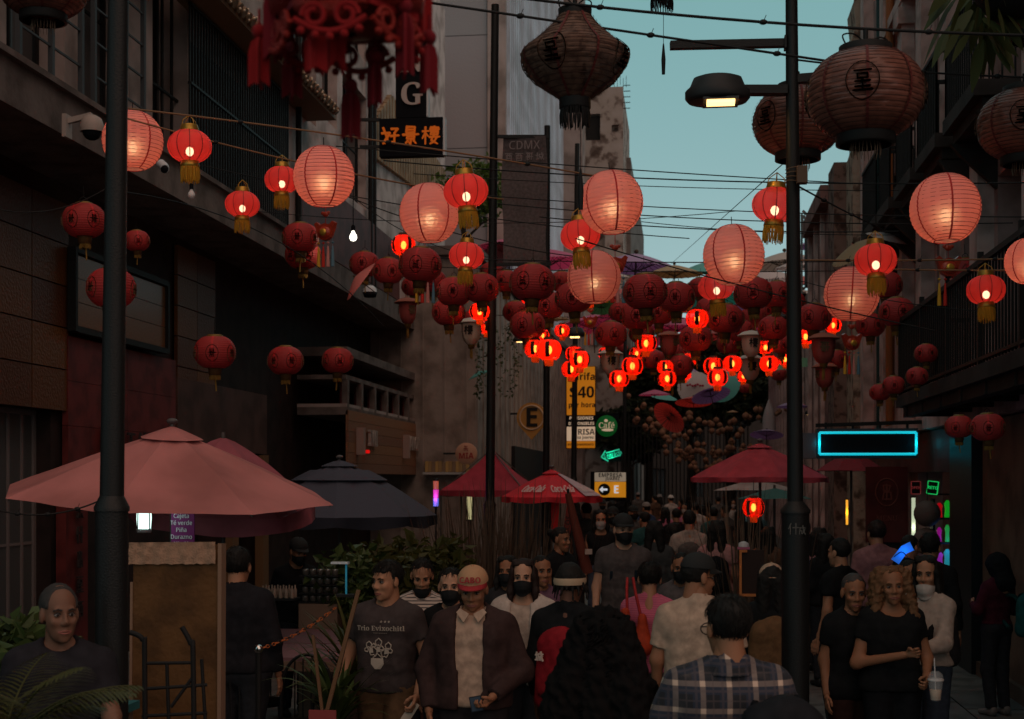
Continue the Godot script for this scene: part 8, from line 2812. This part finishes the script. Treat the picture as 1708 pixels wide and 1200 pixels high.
	for s in [-1, 1]:
		col.prism(PackedVector2Array([Vector2(0, 0), Vector2(0.055, 0.035), Vector2(0.075, 0.01), Vector2(0.03, -0.055)]), 0, 0.008, Transform3D(Basis(Vector3(s, 0, 0), Vector3(0, 0.85, -0.5), Vector3(0, 0.5, 0.85)), Vector3(s * 0.012, 1.395, 0.10)))
	obj("collar", col, beige, m)
	wr = m.get_meta("wrist")
	var ph := thing("phone", "dark phone in the capped man's hand", "phone", m.position + m.basis * (wr[1] + Vector3(-0.075, -0.02, 0.07)))
	obj("case", MB.new().box(Vector3.ZERO, Vector3(0.07, 0.085, 0.012), Basis(Vector3(0, 0, 1), 0.2)), mat("phone_dark", Color(0.02, 0.025, 0.035), 0.2), ph)
	obj("screen", MB.new().box(Vector3(0, 0, 0.007), Vector3(0.06, 0.075, 0.003), Basis(Vector3(0, 0, 1), 0.2)), mat("phone_glass", Color(0.05, 0.07, 0.1), 0.1), ph)
	m = person("woman in white cardigan with dark shoulder length hair and black mask", 873, 931, 9.2, 0.0, {"woman": true, "shirt": cloth(Color(0.44, 0.33, 0.27)), "jacket": cloth(Color(0.50, 0.40, 0.35)), "open": 0.06, "hair": "lob", "hair_c": mat("hair_brown", Color(0.02, 0.01, 0.008), 0.65, {"spec": 0.3}), "mask": blackm, "skin": "light", "fat": 1.12, "cell": 0.015, "neckline": 0.1, "arms": {-1: [Vector3(-0.25, 1.13, 0.0), Vector3(-0.06, 1.06, 0.2)], 1: [Vector3(0.25, 1.13, 0.0), Vector3(0.07, 1.03, 0.22)]}, "palm": {-1: Vector3(0.2, 0, -1), 1: Vector3(-0.2, 0, -1)}, "hand": {-1: "grip", 1: "grip"}, "stride": 0.08})
	person("dim woman with dark curls and mask just behind the white cardigan", 848, 927, 11.0, -0.2, {"woman": true, "hair": "lob", "mask": blackm, "skin": "brown", "shirt": cloth(Color(0.03, 0.028, 0.03)), "cell": 0.02})
	person("woman in mauve top half hidden behind the white cardigan's shoulder", 903, 927, 11.0, 0.5, {"woman": true, "hair": "tied", "skin": "brown", "shirt": cloth(Color(0.16, 0.08, 0.12)), "cell": 0.02})
	m = person("man seen from behind with beige headband and short dreadlocks", 951, 937, 8.3, PI - 0.25, {"shirt": blackc, "skin": "dark", "hair": "dreads", "sleeve": 1.9, "face": false, "fat": 1.05})
	hx = m.get_meta("head")
	var bandm := MB.new().lathe(PackedVector2Array([Vector2(0.098, -0.004), Vector2(0.103, 0.018), Vector2(0.099, 0.036)]), 24, Vector3(0, 0, -0.01), Basis().scaled(Vector3(0.95, 1, 1.12)))
	obj("headband", MB.new().put(bandm, hx), mat("headband", Color(0.42, 0.29, 0.19), 0.8), m)
	m = backpack("red and black backpack with studded strap on the headband man's back", m, Color(0.26, 0.012, 0.018), Vector3(0.3, 0.46, 0.2), 1.12, 0.19, -0.3)
	obj("badge", hanzi_mesh(9, 0.06, 0.004, 0.16), mat("badge_pale", Color(0.5, 0.36, 0.3), 0.7), m, Vector3(0.07, 0.08, -0.095)).rotation.y = PI
	var studs := MB.new()
	for k in 12:
		studs.ellip(Vector3(-0.12 - 0.004 * k, 0.16 + 0.017 * k, -0.05 + 0.012 * k), Vector3.ONE * 0.006, 4, 6)
	stuff(obj("stud", studs, mat("stud", Color(0.6, 0.55, 0.5), 0.2, {"metal": 0.8}), m))
	# long curly mane from behind
	m = person("woman seen from behind under a huge mane of black curls, maroon sleeve", 1010, 1018, 5.7, PI - 0.15, {"woman": true, "hair": "mane", "shirt": cloth(Color(0.085, 0.010, 0.016)), "sleeve": 1.8, "face": false, "hair_c": mat("hair_mane", Color(0.006, 0.005, 0.005), 0.85, {"spec": 0.15}), "fat": 1.15, "hem": 0.8, "no_legs": false})
	add_curls(m, 520, 0.13, 0.10, -0.55, M["hair_mane"], 0.006, true)
	m = person("tall man in plain grey T-shirt, dark cap and black mask amid the crowd", 1040, 857, 12.6, 0.06, {"shirt": cloth(Color(0.085, 0.068, 0.066)), "cap": mat("cap_black", Color(0.02, 0.02, 0.02), 0.8), "mask": blackm, "head": [0.3, 0.06], "skin": "light", "stride": 0.1, "fat": 1.05})
	backpack("dark blue backpack whose straps cross the grey T-shirt", m, Color(0.02, 0.035, 0.05), Vector3(0.28, 0.42, 0.18), 1.2, 0.17)
	m = person("woman with short dark hair in bright pink top, seen from behind", 1083, 937, 9.9, PI - 0.2, {"woman": true, "shirt": stripes("pink_cloth", func(_x, y): return Color(0.50, 0.10, 0.17) if (y % 16) > 4 else Color(0.40, 0.075, 0.13), 0.12), "trousers": cloth(Color(0.10, 0.09, 0.09)), "hair": "short", "face": false, "fat": 1.12, "head": [0.3, 0.1]})
	var bag := thing("shoulder_bag", "orange red shoulder bag on the pink top's back", "bag", m.position + Vector3(-0.1, 1.14, 0.19))
	obj("bag", skin_over([[Vector3(-0.07, -0.1, 0), Vector3(-0.06, 0.12, 0), 0.045, 0.03], [Vector3(0.07, -0.12, 0), Vector3(0.06, 0.08, 0), 0.045, 0.03], [Vector3(-0.07, -0.1, 0), Vector3(0.07, -0.12, 0), 0.045, 0.045]], 0.015, 0.03), cloth(Color(0.42, 0.05, 0.02), 0.6), bag)
	for s in [-1, 1]:
		obj("strap", MB.new().tube(catmull([Vector3(s * 0.045, 0.1, 0), Vector3(s * 0.03 - 0.02, 0.25, -0.04), Vector3(s * 0.02 - 0.03, 0.34, -0.13)], 4), 0.011, 5), cloth(Color(0.38, 0.03, 0.03), 0.6), bag)
	person("girl with black mask and a grey hairband facing the camera behind the beige shirt", 1136, 922, 11.4, -0.1, {"woman": true, "hair": "tied", "mask": blackm, "skin": "brown", "shirt": cloth(Color(0.10, 0.085, 0.085)), "sleeve": 1.8, "head": [0.12, 0.1]})
	m = person("man in beige T-shirt and black cap seen from behind, face turned aside", 1166, 925, 8.2, PI - 0.1, {"shirt": cloth(Color(0.50, 0.34, 0.25)), "cap": mat("cap_black", Color(0.02, 0.02, 0.02), 0.8), "head": [-1.0, 0.1], "skin": "brown", "fat": 1.18, "trousers": denim, "sleeve": 0.75, "cell": 0.015})
	hx = m.get_meta("head")
	var gm := MB.new()
	for s in [-1, 1]:
		var ring := PackedVector3Array()
		for i in 17:
			ring.append(hx * Vector3(s * 0.033 + cos(TAU * i / 16) * 0.026, -0.004 + sin(TAU * i / 16) * 0.02, 0.094))
		gm.tube(ring, 0.0022, 4)
		gm.tube(PackedVector3Array([hx * Vector3(s * 0.06, 0.0, 0.092), hx * Vector3(s * 0.078, 0.005, 0.0)]), 0.0022, 4)
	obj("glasses", gm, mat("black_iron"), m)
	# plaid man from behind
	var plaid := stripes("plaid_cloth", func(x, y):
		var v := func(t: int) -> int: return 2 if (t % 64) < 13 else (1 if (t % 64) in range(20, 26) or (t % 64) in range(44, 48) else 0)
		var a: int = v.call(x)
		var b: int = v.call(y)
		var c := Color(0.013, 0.018, 0.034)
		if (x % 64) > 30 and (y % 64) > 30: c = Color(0.009, 0.009, 0.013)
		if a == 2 or b == 2: c = Color(0.13, 0.095, 0.085)
		if a == 2 and b == 2: c = Color(0.50, 0.35, 0.27)
		elif a == 1 or b == 1: c = c.lerp(Color(0.08, 0.055, 0.055), 0.4)
		return c, 0.20)
	m = person("man in blue and cream plaid shirt and glasses, seen from behind", 1213, 991, 5.5, PI + 0.12, {"shirt": plaid, "hair": "short", "head": [0.28, 0.05], "fat": 1.25, "skin": "brown", "sleeve": 1.9, "cell": 0.014, "hem": 0.8, "head_s": 1.0, "arms": {-1: [Vector3(-0.31, 1.12, -0.02), Vector3(-0.28, 0.86, 0.1)], 1: [Vector3(0.31, 1.12, -0.02), Vector3(0.28, 0.86, 0.1)]}})
	hx = m.get_meta("head")
	gm = MB.new()
	for s in [-1, 1]:
		var ring := PackedVector3Array()
		for i in 17:
			ring.append(hx * Vector3(s * 0.036 + cos(TAU * i / 16) * 0.029, -0.008 + sin(TAU * i / 16) * 0.022, 0.098))
		gm.tube(ring, 0.0026, 5)
		gm.tube(PackedVector3Array([hx * Vector3(s * 0.066, 0.0, 0.096), hx * Vector3(s * 0.082, 0.006, 0.0)]), 0.0026, 5)
	obj("glasses", gm, mat("black_iron"), m)
	var colr := MB.new().lathe(PackedVector2Array([Vector2(0.088, 0.0), Vector2(0.08, 0.045), Vector2(0.085, 0.05), Vector2(0.1, 0.0)]), 20, Vector3(0, 1.445, -0.03) * m.get_meta("height"))
	obj("shirt_collar", colr, plaid, m)
	backpack("black shoulder pack hanging off the plaid man's arm side", m, Color(0.014, 0.014, 0.017), Vector3(0.34, 0.46, 0.2), 1.13, 0.2).position += Vector3(0.17, 0.0, 0.02)
	m = person("woman with backwards cream cap partly behind the scratched post", 1287, 942, 9.7, PI, {"woman": true, "hair": "long", "cap": mat("cap_cream", Color(0.40, 0.26, 0.18), 0.8), "cap_turn": PI, "face": false, "shirt": blackc, "brim": 0.5, "sleeve": 1.8})
	backpack("tan backpack on the cream capped woman's back", m, Color(0.17, 0.085, 0.04), Vector3(0.34, 0.46, 0.2), 1.1, 0.2)
	# the friends with a drink
	person("older woman in black with grey hair tied back, one hand on her hip bag", 1424, 957, 9.1, 0.25, {"woman": true, "hair": "tied", "hair_c": mat("hair_grey", Color(0.05, 0.042, 0.04), 0.6), "shirt": blackc, "trousers": cloth(Color(0.035, 0.015, 0.012)), "skin": "brown", "fat": 1.15, "head": [-0.1, 0.12], "sleeve": 0.6, "hem": 0.82})
	m = person("woman with blond curls, hoop earrings and black dress smiling at the camera", 1488, 944, 8.9, 0.12, {"woman": true, "hair": "curly", "hair_c": mat("hair_blond", Color(0.13, 0.06, 0.028), 0.7, {"spec": 0.3}), "skin": "brown", "shirt": blackc, "trousers": cloth(Color(0.012, 0.012, 0.014)), "fat": 1.15, "head": [-0.1, 0.02, 0.05], "sleeve": 0.5, "neckline": 0.12, "cell": 0.015, "arms": {-1: [Vector3(-0.25, 1.10, 0.04), Vector3(0.02, 1.18, 0.25)], 1: [Vector3(0.24, 1.12, 0.0), Vector3(0.17, 1.02, 0.22)]}, "palm": {-1: Vector3(0.4, 0.2, 1), 1: Vector3(-1, 0, 0.2)}, "hand": {-1: "grip", 1: "grip"}})
	add_curls(m, 420, 0.10, 0.05, -0.22, M["hair_blond"], 0.0038, false)
	hx = m.get_meta("head")
	for k in [-1, 1]:
		var hoop := PackedVector3Array()
		for i in 13:
			hoop.append(hx * Vector3(k * 0.08, -0.06 + cos(TAU * i / 12) * 0.018, 0.005 + sin(TAU * i / 12) * 0.018))
		obj("earring", MB.new().tube(hoop, 0.002, 4), M["stud"], m)
	wr = m.get_meta("wrist")
	var cup := thing("plastic_cup", "clear plastic cup with domed lid and creamy drink held by the blond woman", "cup", m.position + m.basis * (wr[1] + Vector3(0.02, -0.05, 0.12)))
	obj("drink", MB.new().lathe(PackedVector2Array([Vector2(0, -0.06), Vector2(0.028, -0.06), Vector2(0.034, 0.0), Vector2(0, 0.001)]), 16), mat("drink", Color(0.48, 0.33, 0.22), 0.4), cup)
	obj("cup_wall", MB.new().lathe(PackedVector2Array([Vector2(0.03, -0.065), Vector2(0.044, 0.055), Vector2(0.047, 0.058), Vector2(0.047, 0.066)]), 18), mat("cup_plastic", Color(0.8, 0.75, 0.75), 0.15, {"alpha": 0.18}), cup)
	obj("lid", MB.new().lathe(PackedVector2Array([Vector2(0.047, 0.066), Vector2(0.04, 0.095), Vector2(0.02, 0.112), Vector2(0.012, 0.113)]), 18), M["cup_plastic"], cup)
	obj("rim", MB.new().lathe(PackedVector2Array([Vector2(0.046, 0.054), Vector2(0.05, 0.06), Vector2(0.046, 0.067)]), 18), mat("cup_rim", Color(0.6, 0.52, 0.5), 0.25), cup)
	obj("straw", MB.new().tube(PackedVector3Array([Vector3(0, 0.0, 0), Vector3(-0.008, 0.19, 0)]), 0.004, 6), M["cup_rim"], cup)
	m = person("young woman in white sweater with chin lowered mask hugging her friend", 1547, 926, 9.5, -0.75, {"woman": true, "hair": "long", "shirt": cloth(Color(0.42, 0.32, 0.27)), "sleeve": 1.9, "mask": mat("mask_white", Color(0.5, 0.42, 0.38), 0.8), "mask_low": true, "trousers": denim, "flare": 0.035, "hem": 0.98, "head": [0.35, 0.05], "arms": {-1: [Vector3(-0.22, 1.17, 0.1), Vector3(-0.1, 1.2, 0.28)], 1: [Vector3(0.2, 1.15, 0.1), Vector3(0.1, 1.1, 0.3)]}})
	backpack("small black backpack on the white sweater's back", m, Color(0.02, 0.018, 0.02), Vector3(0.26, 0.34, 0.16), 1.15, 0.16)
	person("woman whose face peeps between the two hugging friends", 1516, 934, 10.4, 0.1, {"woman": true, "hair": "tied", "skin": "brown", "shirt": cloth(Color(0.03, 0.025, 0.03)), "cell": 0.02})
	person("man in black with short hair looking into the trinket shop", 1552, 889, 12.0, PI - 0.4, {"shirt": blackc, "face": false, "sleeve": 1.9})
	person("man in pink shirt seen from behind at the shop doorway", 1462, 868, 14.0, PI + 0.3, {"shirt": cloth(Color(0.28, 0.125, 0.125)), "face": false, "sleeve": 1.2, "fat": 1.15, "trousers": cloth(Color(0.05, 0.035, 0.03)), "hair_c": mat("hair_brown", Color(0.02, 0.01, 0.008), 0.65, {"spec": 0.3})})
	m = person("person bending toward the blue glow beside the pink shirted man", 1501, 893, 13.8, PI - 0.8, {"shirt": blackc, "face": false, "lean": 0.2, "sleeve": 1.9})
	var gl := thing("glowing_toy_light", "blue glowing folded toy light held at the shop doorway", "light toy", at(1508, 921, 13.4))
	obj("light_panel", MB.new().prism(PackedVector2Array([Vector2(-0.15, -0.09), Vector2(-0.06, -0.15), Vector2(0.03, -0.02), Vector2(0.12, 0.02), Vector2(0.07, 0.12), Vector2(-0.03, 0.07)]), -0.01, 0.01), mat("toy_blue", Color(0.1, 0.3, 0.5), 0.4, {"emit": Color(0.04, 0.36, 0.8), "e": 0.36}), gl)
	gl.scale = Vector3.ONE * 0.78
	obj("handle", MB.new().tube(catmull([Vector3(-0.12, -0.06, 0.02), Vector3(-0.03, 0.0, 0.03), Vector3(0.04, -0.06, 0.02)], 4), 0.006, 5), blackm, gl)
	lamp(gl, Vector3(0, 0, 0.08), Color(0.1, 0.5, 1.0), 0.02, 0.06)
	m = person("girl in dark hood and maroon jacket standing by the tan plinth", 1663, 925, 13.0, PI + 0.5, {"woman": true, "hair": "hood", "hair_c": blackc, "shirt": cloth(Color(0.075, 0.012, 0.022)), "sleeve": 1.9, "face": false, "head": [0.2, 0.3], "arms": {-1: [Vector3(-0.24, 1.15, 0.02), Vector3(-0.12, 1.2, 0.24)], 1: [Vector3(0.24, 1.15, 0.02), Vector3(0.12, 1.2, 0.24)]}, "hem": 1.0, "shoe": mat("sneaker", Color(0.16, 0.13, 0.12), 0.6)})
	backpack("teal backpack slung at the hooded girl's side", m, Color(0.02, 0.10, 0.10), Vector3(0.28, 0.36, 0.18), 1.12, 0.1).position += Vector3(0.2, 0.0, 0.1)
	person("woman with long black hair and pink sleeve behind the scratched post's side", 1366, 880, 16.0, PI - 0.3, {"woman": true, "hair": "long", "face": false, "shirt": cloth(Color(0.30, 0.14, 0.15)), "sleeve": 1.0, "cell": 0.02, "fat": 1.05})
	person("dark clothed man just past the scratched post by the maroon shopfront", 1342, 868, 18.0, PI, {"face": false, "cell": 0.02, "sleeve": 1.9})
	# those at the tables
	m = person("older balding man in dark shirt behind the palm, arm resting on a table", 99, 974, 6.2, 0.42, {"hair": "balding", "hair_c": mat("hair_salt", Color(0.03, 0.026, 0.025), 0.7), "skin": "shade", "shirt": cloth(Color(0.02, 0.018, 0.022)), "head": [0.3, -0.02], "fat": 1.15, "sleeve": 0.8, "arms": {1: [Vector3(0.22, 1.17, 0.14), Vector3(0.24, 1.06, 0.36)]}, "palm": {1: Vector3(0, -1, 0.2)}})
	person("heavy dark man standing with his back turned beside the wrapped board", 396, 912, 9.3, PI, {"shirt": cloth(Color(0.016, 0.015, 0.018)), "face": false, "fat": 1.25, "sleeve": 1.9})
	person("waiter in black with mask and cap bending over the bottle tray", 491, 897, 13.0, 0.6, {"shirt": blackc, "mask": blackm, "cap": M["cap_black"], "lean": 0.12, "head": [0.2, 0.3], "skin": "brown", "sleeve": 1.9})
	person("woman in black dress seen side on beside the dry reeds", 935, 879, 14.2, 1.1, {"woman": true, "hair": "bun", "shirt": blackc, "fat": 1.2, "hem": 0.7, "skin": "brown"})
	var hb: Material = M["hair_black"]
	for c in get_children():
		if not c.has_meta("head"):
			continue
		var l: String = c.get_meta("label")
		for q in [["plaid shirt", 900, 0.062], ["printed T-shirt", 800, 0.062], ["bright pink top", 600, 0.062], ["striped top", 500, 0.085], ["black mask, between", 500, 0.085], ["trinket shop", 400, 0.062], ["wrapped board", 500, 0.062], ["pink shirt seen", 400, 0.062]]:
			if l.contains(q[0]):
				add_strands(c, q[1], hb, q[2])
	crowd()


func crowd() -> void:
	var blackc: Material = cloth(Color(0.012, 0.012, 0.013))
	var blackm: Material = M["mask_black"]
	var a := person("woman in strapped black top and jeans facing the camera near the red flag", 1002, 851, 19.0, 0.1, {"woman": true, "hair": "lob", "mask": mat("mask_white2", Color(0.4, 0.33, 0.3), 0.8), "shirt": blackc, "sleeve": 0.0, "neckline": 0.12, "hem": 1.02, "trousers": cloth(Color(0.07, 0.09, 0.13)), "cell": 0.022, "fat": 1.05})
	var b := person("man in black tee between the red flag and the grey T-shirt", 978, 838, 22.0, PI + 0.4, {"face": false, "cell": 0.024, "fat": 1.05})
	var c := person("man in whitish tee carrying a backpack with yellow flowers", 1150, 851, 17.5, PI, {"face": false, "cell": 0.022, "shirt": cloth(Color(0.36, 0.28, 0.24)), "hair": "short"})
	var d := person("woman in pale pink tee with long dark hair, seen from behind", 1196, 868, 15.6, PI - 0.15, {"woman": true, "hair": "long", "face": false, "cell": 0.022, "shirt": cloth(Color(0.40, 0.20, 0.19)), "fat": 1.1})
	var e := person("dark haired person in black walking away in the middle of the crowd", 1092, 868, 15.4, PI, {"woman": true, "hair": "lob", "face": false, "cell": 0.022, "sleeve": 1.9, "fat": 1.1})
	var f := person("man with mask and black tee coming toward the camera in the far crowd", 1022, 846, 21.0, 0.1, {"mask": blackm, "cell": 0.024, "cap": M["cap_black"]})
	var bp := backpack("grey backpack with yellow flower print deep in the crowd", c, Color(0.10, 0.085, 0.08), Vector3(0.3, 0.42, 0.18), 1.15, 0.19)
	for k in 4:
		obj("flower", MB.new().ellip(Vector3(-0.08 + 0.05 * k, -0.1 + 0.03 * (k % 2), -0.13), Vector3(0.035, 0.03, 0.012), 5, 8), mat("flower_yellow", Color(0.5, 0.2, 0.02), 0.7), bp)
	backpack("black backpack against the pale pink tee", d, Color(0.012, 0.012, 0.014), Vector3(0.32, 0.42, 0.18), 1.12, 0.19)
	var tones := {"black": blackc, "grey": cloth(Color(0.11, 0.095, 0.09)), "white": cloth(Color(0.45, 0.38, 0.35)), "red": cloth(Color(0.30, 0.025, 0.03)), "pink": cloth(Color(0.42, 0.13, 0.20)), "teal": cloth(Color(0.03, 0.09, 0.09)), "orange": cloth(Color(0.42, 0.15, 0.03)), "blue": cloth(Color(0.04, 0.06, 0.12)), "brown": cloth(Color(0.11, 0.06, 0.04))}
	var caps := {"white": mat("cap_white", Color(0.5, 0.45, 0.42), 0.8), "grey": mat("cap_grey2", Color(0.2, 0.17, 0.16), 0.8)}
	var src := {"b": b, "e": e, "d": d, "f": f, "a": a}
	for q in [
		[961, 838, "e", "black", "dark haired woman in black at the red umbrella's edge"], [1064, 824, "b", "grey", "man in grey with a pale cap below the neon arrow"], [1048, 835, "e", "black", "dark head under the lit parking sign"],
		[1078, 842, "b", "blue", "man in dark blue tee behind the tall capped man's shoulder"], [1119, 829, "b", "white", "man in white cap and white tee far down the street"], [1100, 832, "e", "grey", "woman in grey near the white cap"],
		[1137, 833, "b", "red", "man in bright red shirt in the far crowd"], [1110, 850, "d", "pink", "woman in bright pink top with long hair in the far crowd"], [1160, 842, "b", "white", "man in white beyond the flower backpack"],
		[1170, 846, "d", "orange", "woman in orange top beside the flower backpack"], [1124, 878, "d", "orange", "woman with orange sleeve under the grey girl's line"], [1180, 838, "e", "brown", "woman in brown below the maroon umbrella's corner"],
		[1210, 846, "b", "grey", "man in grey before the pale reed clump"], [1234, 852, "e", "black", "dark haired woman by the greyish canopy"], [1262, 872, "e", "black", "dark woman between the orange framed board and the post"],
		[1281, 884, "d", "brown", "long haired woman in brown beside the scratched post"], [1075, 858, "b", "teal", "man in dark teal close behind the grey T-shirt"], [1034, 827, "b", "black", "black clad man under the parking sign's case"],
		[1005, 836, "f", "black", "masked man in black beside the strapped top"], [1142, 843, "a", "pink", "woman facing the camera in pink top far away"], [1092, 828, "b", "brown", "farthest man in brown under the tree line"],
		[1150, 828, "e", "black", "farthest woman in black under the tree line"], [1198, 830, "b", "grey", "farthest man in grey under the maroon umbrella"], [1222, 836, "a", "white", "woman in white facing the camera by the reeds"],
		[1020, 838, "d", "blue", "long haired woman in blue under the lit sign"], [1128, 852, "b", "black", "dark man in front of the red shirt"], [1056, 848, "f", "grey", "masked man in grey walking toward the camera"],
		[1190, 850, "b", "teal", "man in teal before the pale pink tee"], [1400, 905, "b", "black", "dark man at the yellow tube light"], [1378, 896, "e", "black", "dark woman walking by the low rose house"]]:
		var h := 1.68 if q[2] in ["b", "f"] else 1.6
		var dist: float = (EYE - h) * F / (q[1] - HY)
		var o: Node3D = src[q[2]].duplicate()
		o.name = numbered("person")
		add_child(o)
		var p := at(q[0], HY, dist)
		o.position = Vector3(p.x, 0.035, p.z)
		o.rotation.y += rng.randf_range(-0.5, 0.5)
		o.scale = Vector3.ONE * h / (1.745 * float(src[q[2]].get_meta("height")))
		tag(o, q[4], "person", "far crowd in the street")
		var parts := {"shirt": tones[q[3]]}
		recolor(o, parts)
		if q[4].contains("cap"):
			var s: float = src["b"].get_meta("height")
			var pr := PackedVector2Array()
			for i in 7:
				var t := PI / 2 * i / 6.0
				pr.append(Vector2(0.1 * cos(t), 0.045 + 0.1 * sin(t)))
			obj("cap", MB.new().lathe(pr, 18, Vector3(0, 1.628 * s, 0), Basis().scaled(Vector3(0.95, 1, 1.12))), caps["white" if q[3] == "white" else "grey"], o)
